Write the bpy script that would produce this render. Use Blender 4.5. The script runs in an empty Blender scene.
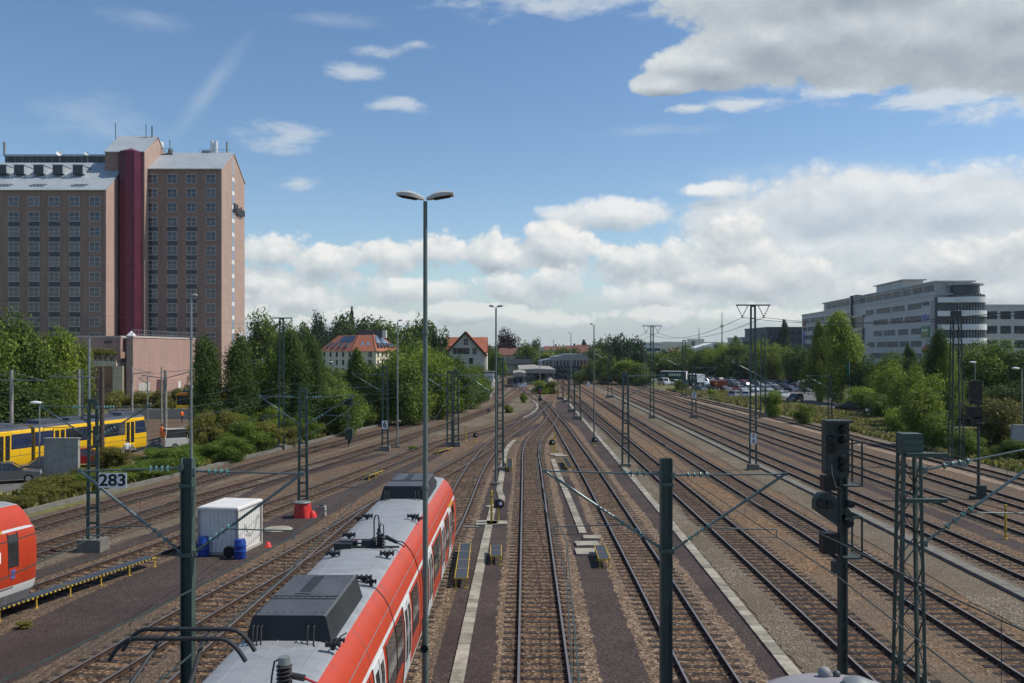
import bpy, math, random
import numpy as np
from mathutils import Vector, Matrix
rnd = random.Random(7)
S = bpy.context.scene
COL = S.collection
CAMH = 9.8; F = 900.0; HY = 350.0; VPX = 524.7
def at(px, py, Y):                       # pixel + depth -> world
    return Vector(((px-512)*Y/F, Y, CAMH-(py-HY)*Y/F))
def G(px, py, z=0.0):                    # pixel on a level plane -> (X, Y)
    Y = F*(CAMH-z)/(py-HY)
    return ((px-512)*Y/F, Y)
def R(px, py): return G(px, py, 0.17)
def O(Y, off): return (off+0.0141*Y, Y)
def zat(py, Y): return CAMH-(py-HY)*Y/F
def xat(px, Y): return (px-512)*Y/F

# ---------------------------------------------------------------- materials
MATS = {}
def _nt(name):
    m = bpy.data.materials.new(name); m.use_nodes = True
    nt = m.node_tree; nt.nodes.clear()
    out = nt.nodes.new('ShaderNodeOutputMaterial')
    b = nt.nodes.new('ShaderNodeBsdfPrincipled')
    nt.links.new(b.outputs[0], out.inputs[0])
    return m, nt, b
def N(nt, t, **kw):
    n = nt.nodes.new(t)
    for k, v in kw.items(): setattr(n, k, v)
    return n
def ramp(nt, fac, stops, interp='LINEAR'):
    r = N(nt, 'ShaderNodeValToRGB'); e = r.color_ramp; e.interpolation = interp
    while len(e.elements) < len(stops): e.elements.new(0.5)
    for el, (p, c) in zip(e.elements, stops):
        el.position = p; el.color = (*c, 1) if len(c) == 3 else c
    nt.links.new(fac, r.inputs[0]); return r.outputs[0]
def mixc(nt, fac, a, b, mode='MIX'):
    n = N(nt, 'ShaderNodeMix', data_type='RGBA', blend_type=mode)
    for sock, v in ((n.inputs[0], fac), (n.inputs[6], a), (n.inputs[7], b)):
        if hasattr(v, 'links') or isinstance(v, bpy.types.NodeSocket): nt.links.new(v, sock)
        elif isinstance(v, (int, float)): sock.default_value = v
        else: sock.default_value = (*v, 1)
    return n.outputs[2]
def noise(nt, vec, scale, detail=4, rough=0.55):
    n = N(nt, 'ShaderNodeTexNoise'); n.inputs['Scale'].default_value = scale
    n.inputs['Detail'].default_value = detail; n.inputs['Roughness'].default_value = rough
    nt.links.new(vec, n.inputs['Vector']); return n.outputs['Fac']
def bump(nt, b, h, strength=0.4, dist=0.02):
    n = N(nt, 'ShaderNodeBump'); n.inputs['Strength'].default_value = strength
    n.inputs['Distance'].default_value = dist
    nt.links.new(h, n.inputs['Height']); nt.links.new(n.outputs[0], b.inputs['Normal'])
def mat(name, col, rough=0.6, metal=0.0, var=0.18, scale=3.0, dirt=None, spec=0.4):
    """paint / metal / plaster with uneven tone and optional dirt patches"""
    if name in MATS: return MATS[name]
    m, nt, b = _nt(name)
    tc = N(nt, 'ShaderNodeTexCoord').outputs['Object']
    if name.startswith('train'):
        mp = N(nt, 'ShaderNodeMapping'); mp.inputs['Scale'].default_value = (1.2, 2.6, .35); nt.links.new(tc, mp.inputs[0]); tc = mp.outputs[0]
    n1 = noise(nt, tc, scale, 6, 0.65)
    lo = tuple(c*(1-var) for c in col); hi = tuple(min(1, c*(1+var)) for c in col)
    c = ramp(nt, n1, [(0.3, lo), (0.7, hi)])
    if dirt:
        n2 = noise(nt, tc, scale*0.6+0.3, 8, 0.75)
        f = ramp(nt, n2, [(0.52, (0, 0, 0)), (0.75, (0.75, 0.75, 0.75))])
        c = mixc(nt, f, c, dirt)
    nt.links.new(c, b.inputs['Base Color'])
    rr = N(nt, 'ShaderNodeMapRange'); rr.inputs[3].default_value = max(0.02, rough-0.1); rr.inputs[4].default_value = min(1, rough+0.12)
    nt.links.new(n1, rr.inputs[0]); nt.links.new(rr.outputs[0], b.inputs['Roughness'])
    b.inputs['Metallic'].default_value = metal
    b.inputs['Specular IOR Level'].default_value = spec
    MATS[name] = m; return m
def gravel(name, cols, cell=16.0, big=None, bigscale=0.12, bmp=0.8):
    m, nt, b = _nt(name)
    geo = N(nt, 'ShaderNodeNewGeometry').outputs['Position']
    cols = [(r_*1.02, g_*.88, b_*.74) for r_, g_, b_ in cols] if name.startswith(('ballast', 'bed')) else cols
    vo = N(nt, 'ShaderNodeTexVoronoi'); vo.inputs['Scale'].default_value = cell
    nt.links.new(geo, vo.inputs['Vector'])
    sep = N(nt, 'ShaderNodeSeparateColor'); nt.links.new(vo.outputs['Color'], sep.inputs[0])
    k = len(cols)
    c = ramp(nt, sep.outputs[0], [(i/(k-1), cc) for i, cc in enumerate(cols)])
    nb = noise(nt, geo, bigscale*6, 6, 0.7)
    c = mixc(nt, 0.75, c, ramp(nt, nb, [(0.3, (0.72, 0.70, 0.68)), (0.5, (1, 1, 1)), (0.72, (1.22, 1.2, 1.15))]), 'MULTIPLY')
    if big:
        n2 = noise(nt, geo, bigscale, 5, 0.6)
        c = mixc(nt, ramp(nt, n2, [(0.42, (0, 0, 0)), (0.62, (0.8, 0.8, 0.8))]), c, big)
    # fouling spots
    n3 = noise(nt, geo, 1.7, 7, 0.7)
    c = mixc(nt, ramp(nt, n3, [(0.6, (0, 0, 0)), (0.8, (0.6, 0.6, 0.6))]), c, tuple(x*0.45 for x in cols[0]))
    nt.links.new(c, b.inputs['Base Color']); b.inputs['Roughness'].default_value = 0.9
    b.inputs['Specular IOR Level'].default_value = 0.2
    bump(nt, b, vo.outputs['Distance'], bmp, 0.05)
    MATS[name] = m; return m
def leafmat(name, c0, c1, c2):
    m = bpy.data.materials.new(name); m.use_nodes = True
    nt = m.node_tree; nt.nodes.clear()
    out = N(nt, 'ShaderNodeOutputMaterial')
    g = N(nt, 'ShaderNodeNewGeometry')
    oi = N(nt, 'ShaderNodeObjectInfo')
    c = ramp(nt, g.outputs['Random Per Island'], [(0.0, c0), (0.55, c1), (1.0, c2)])
    tc = N(nt, 'ShaderNodeTexCoord').outputs['Object']
    nn = noise(nt, tc, 2.3, 3, 0.6)
    c = mixc(nt, 0.8, c, ramp(nt, nn, [(0.32, (0.68, 0.76, 0.66)), (0.68, (1.3, 1.22, 1.0))]), 'MULTIPLY')
    hs = N(nt, 'ShaderNodeHueSaturation')
    mr = N(nt, 'ShaderNodeMapRange'); mr.inputs[3].default_value = 0.75; mr.inputs[4].default_value = 1.25
    nt.links.new(oi.outputs['Random'], mr.inputs[0]); nt.links.new(mr.outputs[0], hs.inputs['Value'])
    nt.links.new(c, hs.inputs['Color']); c = hs.outputs[0]
    d = N(nt, 'ShaderNodeBsdfPrincipled'); d.inputs['Roughness'].default_value = 0.55
    d.inputs['Specular IOR Level'].default_value = 0.25
    nt.links.new(c, d.inputs['Base Color'])
    t = N(nt, 'ShaderNodeBsdfTranslucent'); nt.links.new(c, t.inputs[0])
    mx = N(nt, 'ShaderNodeMixShader'); mx.inputs[0].default_value = 0.38
    nt.links.new(d.outputs[0], mx.inputs[1]); nt.links.new(t.outputs[0], mx.inputs[2])
    nt.links.new(mx.outputs[0], out.inputs[0])
    MATS[name] = m; return m
def tiles(name, col, joint, bw, bh, var=0.12, rough=0.75, msize=0.03, streak=0.25, offset=0.0, axis='XZ'):
    """panel or tile cladding in the wall's own plane (object coordinates)"""
    m, nt, b = _nt(name)
    tc = N(nt, 'ShaderNodeTexCoord').outputs['Object']
    sx = N(nt, 'ShaderNodeSeparateXYZ'); nt.links.new(tc, sx.inputs[0])
    ad = N(nt, 'ShaderNodeMath', operation='ADD'); nt.links.new(sx.outputs[0], ad.inputs[0]); nt.links.new(sx.outputs[1], ad.inputs[1])
    cb = N(nt, 'ShaderNodeCombineXYZ'); nt.links.new(ad.outputs[0], cb.inputs[0]); nt.links.new(sx.outputs[2], cb.inputs[1])
    if axis == 'XY': nt.links.new(sx.outputs[0], cb.inputs[0]); nt.links.new(sx.outputs[1], cb.inputs[1])
    br = N(nt, 'ShaderNodeTexBrick'); br.offset = offset
    br.inputs['Scale'].default_value = 1; br.inputs['Brick Width'].default_value = bw; br.inputs['Row Height'].default_value = bh
    br.inputs['Mortar Size'].default_value = msize
    br.inputs['Color1'].default_value = (*[c*(1-var) for c in col], 1); br.inputs['Color2'].default_value = (*[c*(1+var) for c in col], 1)
    br.inputs['Mortar'].default_value = (*joint, 1)
    nt.links.new(cb.outputs[0], br.inputs['Vector'])
    mp = N(nt, 'ShaderNodeMapping'); mp.inputs['Scale'].default_value = (0.9, 0.9, 0.08); nt.links.new(tc, mp.inputs[0])
    nn = noise(nt, mp.outputs[0], 1.2, 6, 0.7)
    c = mixc(nt, 1.0, br.outputs['Color'], ramp(nt, nn, [(0.3, (1-streak,)*3), (0.65, (1.05,)*3)]), 'MULTIPLY')
    nt.links.new(c, b.inputs['Base Color']); b.inputs['Roughness'].default_value = rough
    b.inputs['Specular IOR Level'].default_value = 0.3
    MATS[name] = m; return m
def glass(name, col=(0.03, 0.04, 0.05), rough=0.08, cur=0.22, spec=.75):
    m, nt, b = _nt(name)
    tc = N(nt, 'ShaderNodeTexCoord').outputs['Object']
    oi = N(nt, 'ShaderNodeObjectInfo')
    n = noise(nt, tc, 0.8, 2, 0.5)
    c = ramp(nt, n, [(0.35, tuple(x*0.5 for x in col)), (0.65, tuple(x*1.7 for x in col))])
    # drawn curtains / blinds differ from window to window
    cu = ramp(nt, oi.outputs['Random'], [(0.72, (0, 0, 0)), (0.98, (cur,)*3)])
    c = mixc(nt, cu, c, (0.32, 0.31, 0.29))
    nt.links.new(c, b.inputs['Base Color']); b.inputs['Roughness'].default_value = rough
    b.inputs['Specular IOR Level'].default_value = spec
    MATS[name] = m; return m

def sleepmat(name, wood, stone, lim):
    """old sleeper, partly strewn with the stones of the bed"""
    m, nt, b = _nt(name)
    geo = N(nt, 'ShaderNodeNewGeometry').outputs['Position']
    vo = N(nt, 'ShaderNodeTexVoronoi'); vo.inputs['Scale'].default_value = 12; nt.links.new(geo, vo.inputs['Vector'])
    sep = N(nt, 'ShaderNodeSeparateColor'); nt.links.new(vo.outputs['Color'], sep.inputs[0])
    n1 = noise(nt, geo, 2.4, 4, 0.7)
    ad = N(nt, 'ShaderNodeMath', operation='MULTIPLY_ADD'); nt.links.new(sep.outputs[1], ad.inputs[0]); ad.inputs[1].default_value = 0.42; nt.links.new(n1, ad.inputs[2])
    f = ramp(nt, ad.outputs[0], [(lim, (0, 0, 0)), (lim+0.1, (1, 1, 1))])
    st = ramp(nt, sep.outputs[0], [(0, tuple(x*.45 for x in stone)), (.6, stone), (1, tuple(x*1.8 for x in stone))])
    wd = ramp(nt, noise(nt, geo, 5, 5, .7), [(.3, tuple(x*.6 for x in wood)), (.7, tuple(x*1.5 for x in wood))])
    nt.links.new(mixc(nt, f, wd, st), b.inputs['Base Color']); b.inputs['Roughness'].default_value = .9; b.inputs['Specular IOR Level'].default_value = .2
    bump(nt, b, vo.outputs['Distance'], .5, .03)
    MATS[name] = m; return m
def slabmat(name, col):
    """worn concrete lids: every lid its own tone, dark stains and moss in the joints"""
    m, nt, b = _nt(name); g = N(nt, 'ShaderNodeNewGeometry')
    c = ramp(nt, g.outputs['Random Per Island'], [(0, tuple(x*.62 for x in col)), (.5, col), (1, tuple(x*1.22 for x in col))])
    c = mixc(nt, .9, c, ramp(nt, noise(nt, g.outputs['Position'], 2.2, 8, .72), [(.34, (.55, .53, .5)), (.52, (1, 1, 1)), (.75, (1.15, 1.13, 1.1))]), 'MULTIPLY')
    c = mixc(nt, ramp(nt, noise(nt, g.outputs['Position'], .9, 6, .7), [(.6, (0, 0, 0)), (.74, (.55, .55, .55))]), c, (.09, .085, .05))
    nt.links.new(c, b.inputs['Base Color']); b.inputs['Roughness'].default_value = .92; b.inputs['Specular IOR Level'].default_value = .2
    bump(nt, b, noise(nt, g.outputs['Position'], 18, 4, .6), .3, .01); MATS[name] = m; return m
def build_mats():
    gravel('ballast grey', [(0.078, 0.061, 0.048), (0.128, 0.102, 0.080), (0.19, 0.155, 0.12), (0.33, 0.275, 0.22)], cell=11)
    gravel('bed brown', [(0.045, 0.030, 0.021), (0.095, 0.066, 0.046), (0.15, 0.108, 0.076), (0.30, 0.23, 0.165)], cell=11)
    gravel('bed dark', [(0.040, 0.027, 0.019), (0.080, 0.055, 0.039), (0.125, 0.088, 0.061), (0.24, 0.18, 0.125)], cell=11)
    gravel('ballast tan', [(0.075, 0.049, 0.031), (0.138, 0.096, 0.061), (0.19, 0.135, 0.087), (0.31, 0.24, 0.165)], cell=11, big=(0.13, 0.105, 0.075))
    gravel('ballast brown', [(0.055, 0.038, 0.027), (0.11, 0.080, 0.058), (0.155, 0.116, 0.085), (0.28, 0.22, 0.165)], cell=12, big=(0.105, 0.085, 0.064))
    gravel('ballast pale', [(0.14, 0.115, 0.095), (0.24, 0.205, 0.17), (0.30, 0.26, 0.22), (0.40, 0.36, 0.31)])
    gravel('fine gravel', [(0.085, 0.068, 0.047), (0.143, 0.116, 0.082), (0.195, 0.160, 0.115), (0.32, 0.27, 0.20)], cell=15, big=(0.125, 0.098, 0.062))
    gravel('path grit', [(0.040, 0.0285, 0.025), (0.056, 0.041, 0.0365), (0.064, 0.047, 0.0415), (0.14, 0.115, 0.10)], cell=24, big=(0.043, 0.030, 0.028), bmp=0.3)
    gravel('meadow', [(0.06, 0.080, 0.018), (0.11, 0.125, 0.032), (0.15, 0.15, 0.045), (0.23, 0.20, 0.09)], cell=6, big=(0.13, 0.115, 0.06), bmp=0.4)
    gravel('asphalt', [(0.10, 0.097, 0.092), (0.13, 0.126, 0.12), (0.145, 0.14, 0.134), (0.18, 0.175, 0.165)], cell=60, bmp=0.15)
    gravel('hill woods', [(0.035, 0.055, 0.035), (0.05, 0.072, 0.045), (0.06, 0.082, 0.05), (0.085, 0.09, 0.07)], cell=0.06, bmp=0.2)
    mat('rail steel', (0.27, 0.245, 0.225), 0.45, 0.6, 0.12, 2.0)
    mat('rail rust', (0.055, 0.032, 0.022), 0.85, 0.0, 0.35, 5.0, (0.09, 0.045, 0.025))
    sleepmat('sleeper wood', (0.040, 0.033, 0.029), (0.15, 0.115, 0.085), .80)
    sleepmat('sleeper dark', (0.036, 0.031, 0.029), (0.13, 0.10, 0.075), .90)
    mat('mast green', (0.058, 0.094, 0.078), 0.55, 0.0, 0.25, 2.5, (0.06, 0.062, 0.05))
    mat('lamp pole', (0.115, 0.150, 0.135), 0.5, 0.0, 0.12, 1.5, (0.075, 0.1, 0.09))
    mat('mast dark', (0.038, 0.053, 0.046), 0.55, 0.0, 0.25, 2.5, (0.05, 0.05, 0.045))
    mat('galvanised', (0.27, 0.29, 0.28), 0.5, 0.55, 0.15, 3.0)
    mat('tube steel', (0.14, 0.19, 0.19), 0.42, 0.5, 0.2, 3.0)
    mat('insulator glass', (0.10, 0.22, 0.20), 0.2, 0, 0.2, 8.0, None, 0.6)
    mat('concrete', (0.30, 0.285, 0.25), 0.9, 0, 0.2, 2.0, (0.16, 0.15, 0.13))
    mat('concrete dark', (0.17, 0.16, 0.135), 0.9, 0, 0.25, 2.0, (0.09, 0.085, 0.075))
    mat('concrete pale', (0.42, 0.40, 0.35), 0.9, 0, 0.15, 2.0, (0.25, 0.23, 0.2))
    slabmat('trough stone', (0.33, 0.305, 0.245))
    mat('white sheet', (0.76, 0.745, 0.69), 0.5, 0, 0.04, 1.5, (0.68, 0.66, 0.6))
    mat('white paint', (0.8, 0.8, 0.78), 0.45, 0, 0.05, 2.0, (0.6, 0.58, 0.55))
    mat('black', (0.012, 0.012, 0.013), 0.5, 0, 0.3, 4.0)
    mat('rubber', (0.02, 0.02, 0.02), 0.8, 0, 0.3, 4.0)
    mat('train red', (0.50, 0.050, 0.016), 0.36, 0, 0.10, 0.7, (0.36, 0.045, 0.022), 0.5)
    mat('train roof', (0.285, 0.30, 0.31), 0.55, 0.05, 0.16, 0.8, (0.17, 0.165, 0.155))
    mat('train light', (0.62, 0.63, 0.62), 0.4, 0, 0.06, 1.5, (0.5, 0.5, 0.48))
    mat('train skirt', (0.17, 0.175, 0.18), 0.5, 0, 0.2, 1.5, (0.1, 0.1, 0.1))
    mat('unit grey', (0.080, 0.086, 0.092), 0.55, 0.1, 0.2, 1.6, (0.13, 0.135, 0.14))
    mat('unit dark', (0.028, 0.030, 0.033), 0.6, 0.1, 0.25, 2.0)
    mat('porcelain brown', (0.05, 0.045, 0.042), 0.35, 0, 0.2, 6.0)
    mat('yellow paint', (0.52, 0.35, 0.035), 0.6, 0, 0.2, 3.0, (0.30, 0.21, 0.06))
    mat('tram yellow', (0.78, 0.46, 0.012), 0.35, 0, 0.06, 1.0)
    mat('tram blue', (0.016, 0.026, 0.07), 0.3, 0, 0.2, 1.5)
    mat('tram roof', (0.075, 0.085, 0.11), 0.6, 0, 0.2, 1.5)
    mat('step grating', (0.14, 0.165, 0.19), 0.5, 0.4, 0.15, 8.0)
    mat('red cover', (0.62, 0.035, 0.03), 0.45, 0, 0.15, 2.0)
    mat('signal red', (0.65, 0.03, 0.03), 0.4, 0, 0.1, 2.0)
    mat('barrel blue', (0.012, 0.055, 0.30), 0.35, 0, 0.15, 2.0)
    mat('metal roof', (0.42, 0.46, 0.48), 0.5, 0.25, 0.10, 0.35, (0.33, 0.36, 0.38))
    mat('slate dark', (0.06, 0.065, 0.075), 0.5, 0, 0.3, 0.8)
    mat('claret', (0.095, 0.008, 0.028), 0.45, 0.1, 0.25, 0.5)
    mat('claret light', (0.15, 0.022, 0.05), 0.4, 0.1, 0.1, 0.5)
    mat('window frame pink', (0.50, 0.42, 0.39), 0.6, 0, 0.1, 1)
    mat('spandrel', (0.035, 0.042, 0.055), 0.25, 0, 0.2, 0.6)
    mat('roof tile red', (0.34, 0.115, 0.062), 0.85, 0, 0.25, 1.2, (0.22, 0.085, 0.055))
    mat('roof tile brown', (0.17, 0.075, 0.055), 0.8, 0, 0.22, 1.2)
    mat('plaster cream', (0.66, 0.60, 0.45), 0.85, 0, 0.06, 0.6, (0.55, 0.5, 0.38))
    mat('plaster grey', (0.60, 0.57, 0.49), 0.85, 0, 0.08, 0.6, (0.36, 0.36, 0.33))
    mat('timber brown', (0.07, 0.035, 0.022), 0.7, 0, 0.2, 2)
    mat('solar', (0.012, 0.017, 0.035), 0.15, 0, 0.2, 1.0, None, 0.7)
    mat('solar sky', (0.22, 0.30, 0.40), 0.15, 0.2, 0.1, 1.0, None, 0.7)
    mat('office metal', (0.42, 0.42, 0.405), 0.5, 0.05, 0.06, 0.5)
    mat('office white', (0.72, 0.72, 0.70), 0.6, 0, 0.05, 0.5)
    mat('dark building', (0.05, 0.055, 0.065), 0.6, 0, 0.15, 0.3)
    mat('container rust', (0.24, 0.05, 0.025), 0.7, 0, 0.2, 0.6, (0.16, 0.04, 0.025))
    mat('sign green', (0.012, 0.16, 0.07), 0.4, 0, 0.1, 1)
    mat('trailer green', (0.012, 0.07, 0.035), 0.4, 0, 0.1, 1)
    mat('sign blue', (0.10, 0.14, 0.42), 0.4, 0, 0.1, 1)
    mat('sign red', (0.5, 0.02, 0.02), 0.4, 0, 0.1, 1)
    mat('sign pale', (0.62, 0.66, 0.5), 0.4, 0, 0.1, 1)
    mat('orange', (0.75, 0.18, 0.02), 0.6, 0, 0.1, 3)
    mat('vest orange', (0.85, 0.16, 0.02), 0.7, 0, 0.1, 3)
    mat('cloth dark', (0.03, 0.03, 0.045), 0.85, 0, 0.2, 3)
    mat('cloth white', (0.72, 0.71, 0.7), 0.85, 0, 0.1, 3)
    mat('cloth red', (0.42, 0.03, 0.04), 0.85, 0, 0.1, 3)
    mat('cloth blue', (0.06, 0.14, 0.34), 0.85, 0, 0.1, 3)
    mat('skin', (0.48, 0.27, 0.19), 0.6, 0, 0.1, 3)
    mat('hair', (0.03, 0.02, 0.015), 0.7, 0, 0.2, 3)
    mat('lamp grey', (0.46, 0.45, 0.42), 0.5, 0, 0.1, 3.0)
    mat('bark', (0.085, 0.065, 0.048), 0.9, 0, 0.35, 3)
    mat('graffiti wall', (0.36, 0.34, 0.33), 0.9, 0, 0.25, 2.0, (0.14, 0.12, 0.16))
    mat('hood grey', (0.27, 0.255, 0.27), 0.7, 0.0, 0.08, 3.0)
    glass('window glass', (.036, .043, .055), .06); glass('train glass', (0.02, 0.022, 0.026), 0.06); glass('car glass', (0.015, 0.018, 0.022), 0.05)
    glass('office glass', (0.045, 0.055, 0.062), 0.25, 0.03, .08)
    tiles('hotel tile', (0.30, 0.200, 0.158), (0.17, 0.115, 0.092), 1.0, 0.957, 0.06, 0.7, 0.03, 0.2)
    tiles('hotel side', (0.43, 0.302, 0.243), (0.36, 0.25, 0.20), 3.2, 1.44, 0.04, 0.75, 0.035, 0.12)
    tiles('podium tile', (0.39, 0.255, 0.21), (0.33, 0.215, 0.17), 1.5, 0.75, 0.05, 0.75, 0.03, 0.15)
    tiles('beige stone', (0.58, 0.48, 0.33), (0.36, 0.3, 0.22), 1.2, 0.6, 0.06, 0.8, 0.02, 0.2)
    tiles('office panel', (0.48, 0.475, 0.455), (0.35, 0.35, 0.335), 1.35, 1.2, 0.05, 0.5, 0.03, 0.08)
    leafmat('leaf dark', (0.034, 0.066, 0.012), (0.062, 0.108, 0.019), (0.115, 0.170, 0.032))
    leafmat('leaf mid', (0.066, 0.112, 0.014), (0.120, 0.182, 0.024), (0.210, 0.275, 0.046))
    leafmat('leaf bright', (0.110, 0.160, 0.016), (0.190, 0.255, 0.028), (0.300, 0.370, 0.055))
    leafmat('leaf olive', (0.105, 0.112, 0.020), (0.18, 0.178, 0.036), (0.28, 0.255, 0.06))
    leafmat('leaf purple', (0.010, 0.005, 0.009), (0.022, 0.009, 0.014), (0.040, 0.016, 0.022))
    leafmat('leaf conifer', (0.018, 0.042, 0.018), (0.030, 0.066, 0.027), (0.052, 0.098, 0.040))
    leafmat('grass blade', (0.075, 0.105, 0.022), (0.21, 0.20, 0.06), (0.46, 0.38, 0.19))
build_mats()
M = MATS
# ---------------------------------------------------------------- mesh builder
class MB:
    def __init__(s): s.v = []; s.f = []; s.m = []
    def add(s, vs, fs, mi=0):
        o = len(s.v); s.v += [tuple(p) for p in vs]
        s.f += [tuple(i+o for i in f) for f in fs]; s.m += [mi]*len(fs)
    def box(s, c, d, mi=0, rz=0.0, taper=1.0):
        x, y, z = d[0]/2, d[1]/2, d[2]/2; ca, sa = math.cos(rz), math.sin(rz)
        vs = []
        for sz in (-1, 1):
            t = taper if sz > 0 else 1
            for sx, sy in ((-1, -1), (1, -1), (1, 1), (-1, 1)):
                a, b = sx*x*t, sy*y*t
                vs.append((c[0]+a*ca-b*sa, c[1]+a*sa+b*ca, c[2]+sz*z))
        s.add(vs, [(3, 2, 1, 0), (4, 5, 6, 7), (0, 1, 5, 4), (1, 2, 6, 5), (2, 3, 7, 6), (3, 0, 4, 7)], mi)
    def b2(s, x0, x1, y0, y1, z0, z1, mi=0):
        s.box(((x0+x1)/2, (y0+y1)/2, (z0+z1)/2), (x1-x0, y1-y0, z1-z0), mi)
    def tube(s, p, q, r, r2=None, n=8, mi=0, caps=True):
        p = Vector(p); q = Vector(q); d = q-p
        if d.length < 1e-6: return
        r2 = r if r2 is None else r2
        z = d.normalized(); a = z.cross(Vector((0, 0, 1)))
        if a.length < 1e-3: a = Vector((1, 0, 0))
        a.normalize(); b = z.cross(a)
        vs = []
        for P, rr in ((p, r), (q, r2)):
            for i in range(n):
                t = 2*math.pi*(i+0.5)/n; vs.append(P+(a*math.cos(t)+b*math.sin(t))*rr)
        fs = [(i, (i+1) % n, n+(i+1) % n, n+i) for i in range(n)]
        if caps: fs += [tuple(range(n-1, -1, -1)), tuple(range(n, 2*n))]
        s.add(vs, fs, mi)
    def pipe(s, pts, r, n=6, mi=0):
        pts = [Vector(p) for p in pts]
        vs = []; prev = None
        for i, p in enumerate(pts):
            d = (pts[min(i+1, len(pts)-1)]-pts[max(i-1, 0)]).normalized()
            a = d.cross(Vector((0, 0, 1)))
            if a.length < 1e-3: a = prev or Vector((1, 0, 0))
            a.normalize(); prev = a; b = d.cross(a)
            for k in range(n):
                t = 2*math.pi*(k+0.5)/n; vs.append(p+(a*math.cos(t)+b*math.sin(t))*r)
        fs = []
        for i in range(len(pts)-1):
            for k in range(n): fs.append((i*n+k, i*n+(k+1) % n, (i+1)*n+(k+1) % n, (i+1)*n+k))
        fs += [tuple(range(n-1, -1, -1)), tuple(range((len(pts)-1)*n, len(pts)*n))]
        s.add(vs, fs, mi)
    def bar(s, p, q, w, h, mi=0):
        p = Vector(p); q = Vector(q); z = (q-p).normalized(); a = z.cross(Vector((0, 0, 1)))
        if a.length < 1e-3: a = Vector((1, 0, 0))
        a.normalize(); b = z.cross(a); vs = []
        for P in (p, q):
            for sx, sy in ((-1, -1), (1, -1), (1, 1), (-1, 1)): vs.append(P+a*(sx*w/2)+b*(sy*h/2))
        s.add(vs, [(3, 2, 1, 0), (4, 5, 6, 7), (0, 1, 5, 4), (1, 2, 6, 5), (2, 3, 7, 6), (3, 0, 4, 7)], mi)
    def lathe(s, prof, n=16, c=(0, 0, 0), mi=0):
        vs = []
        for r, z in prof:
            for i in range(n):
                t = 2*math.pi*i/n; vs.append((c[0]+r*math.cos(t), c[1]+r*math.sin(t), c[2]+z))
        fs = []
        for j in range(len(prof)-1):
            for i in range(n): fs.append((j*n+i, j*n+(i+1) % n, (j+1)*n+(i+1) % n, (j+1)*n+i))
        fs += [tuple(range(n-1, -1, -1)), tuple(range((len(prof)-1)*n, len(prof)*n))]
        s.add(vs, fs, mi)
    def prism(s, poly, z0, z1, mi=0, mtop=None):
        n = len(poly); vs = [(x, y, z0) for x, y in poly]+[(x, y, z1) for x, y in poly]
        s.add(vs, [(i, (i+1) % n, n+(i+1) % n, n+i) for i in range(n)]+[tuple(range(n-1, -1, -1))], mi)
        s.add([(x, y, z1) for x, y in poly], [tuple(range(n))], mi if mtop is None else mtop)
    def loft(s, rings, mi=0, closed=True, caps=True, mfun=None):
        k = len(rings[0]); o = len(s.v)
        for r in rings: s.v += [tuple(p) for p in r]
        for j in range(len(rings)-1):
            for i in range(k if closed else k-1):
                s.f.append((o+j*k+i, o+j*k+(i+1) % k, o+(j+1)*k+(i+1) % k, o+(j+1)*k+i)); s.m.append(mfun(i) if mfun else mi)
        if caps:
            s.f.append(tuple(o+i for i in range(k-1, -1, -1))); s.m.append(mi)
            s.f.append(tuple(o+(len(rings)-1)*k+i for i in range(k))); s.m.append(mi)
    def mesh(s, name, mats, smooth=False):
        me = bpy.data.meshes.new(name); me.from_pydata(s.v, [], s.f)
        for x in (mats if isinstance(mats, (list, tuple)) else [mats]): me.materials.append(M[x] if isinstance(x, str) else x)
        me.polygons.foreach_set('material_index', s.m)
        if smooth:
            me.polygons.foreach_set('use_smooth', [True]*len(s.f))
            try: me.set_sharp_from_angle(angle=math.radians(40))
            except Exception: pass
        me.update(); return me
    def build(s, name, mats, parent=None, smooth=False, loc=None, rz=0.0, label=None):
        o = bpy.data.objects.new(name, s.mesh(name, mats, smooth)); COL.objects.link(o)
        if parent is not None: o.parent = parent
        if loc is not None: o.location = loc
        if rz: o.rotation_euler.z = rz
        if label: o['label'] = label
        return o
def thing(name, label, cat, loc=(0, 0, 0), rz=0.0, group=None):
    o = bpy.data.objects.new(name, None); o.empty_display_size = 0.3; COL.objects.link(o)
    o.location = loc; o.rotation_euler.z = rz
    return tag(o, label, cat, group)
def tag(o, label, cat, group=None):
    o['label'] = label; o['category'] = cat
    if group: o['group'] = group
    return o
def struct(o): o['kind'] = 'structure'; return o
def stuff(o): o['kind'] = 'stuff'; return o
def inst(name, me, parent=None, loc=(0, 0, 0), rz=0.0, sc=None):
    o = bpy.data.objects.new(name, me); COL.objects.link(o)
    if parent is not None: o.parent = parent
    o.location = loc; o.rotation_euler.z = rz
    if sc: o.scale = sc
    return o
def copy_tree(o, parent=None):
    c = o.copy(); COL.objects.link(c)
    if parent is not None: c.parent = parent
    for ch in list(o.children): copy_tree(ch, c)
    return c
def text_mesh(txt, size, thick=0.01):
    cu = bpy.data.curves.new('lettering', 'FONT'); cu.body = txt; cu.size = size; cu.extrude = thick; cu.offset = size*.022
    cu.align_x = 'CENTER'; cu.align_y = 'CENTER'
    ob = bpy.data.objects.new('lettering', cu); COL.objects.link(ob)
    dg = bpy.context.evaluated_depsgraph_get(); me = bpy.data.meshes.new_from_object(ob.evaluated_get(dg))
    bpy.data.objects.remove(ob); bpy.data.curves.remove(cu); return me
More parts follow.
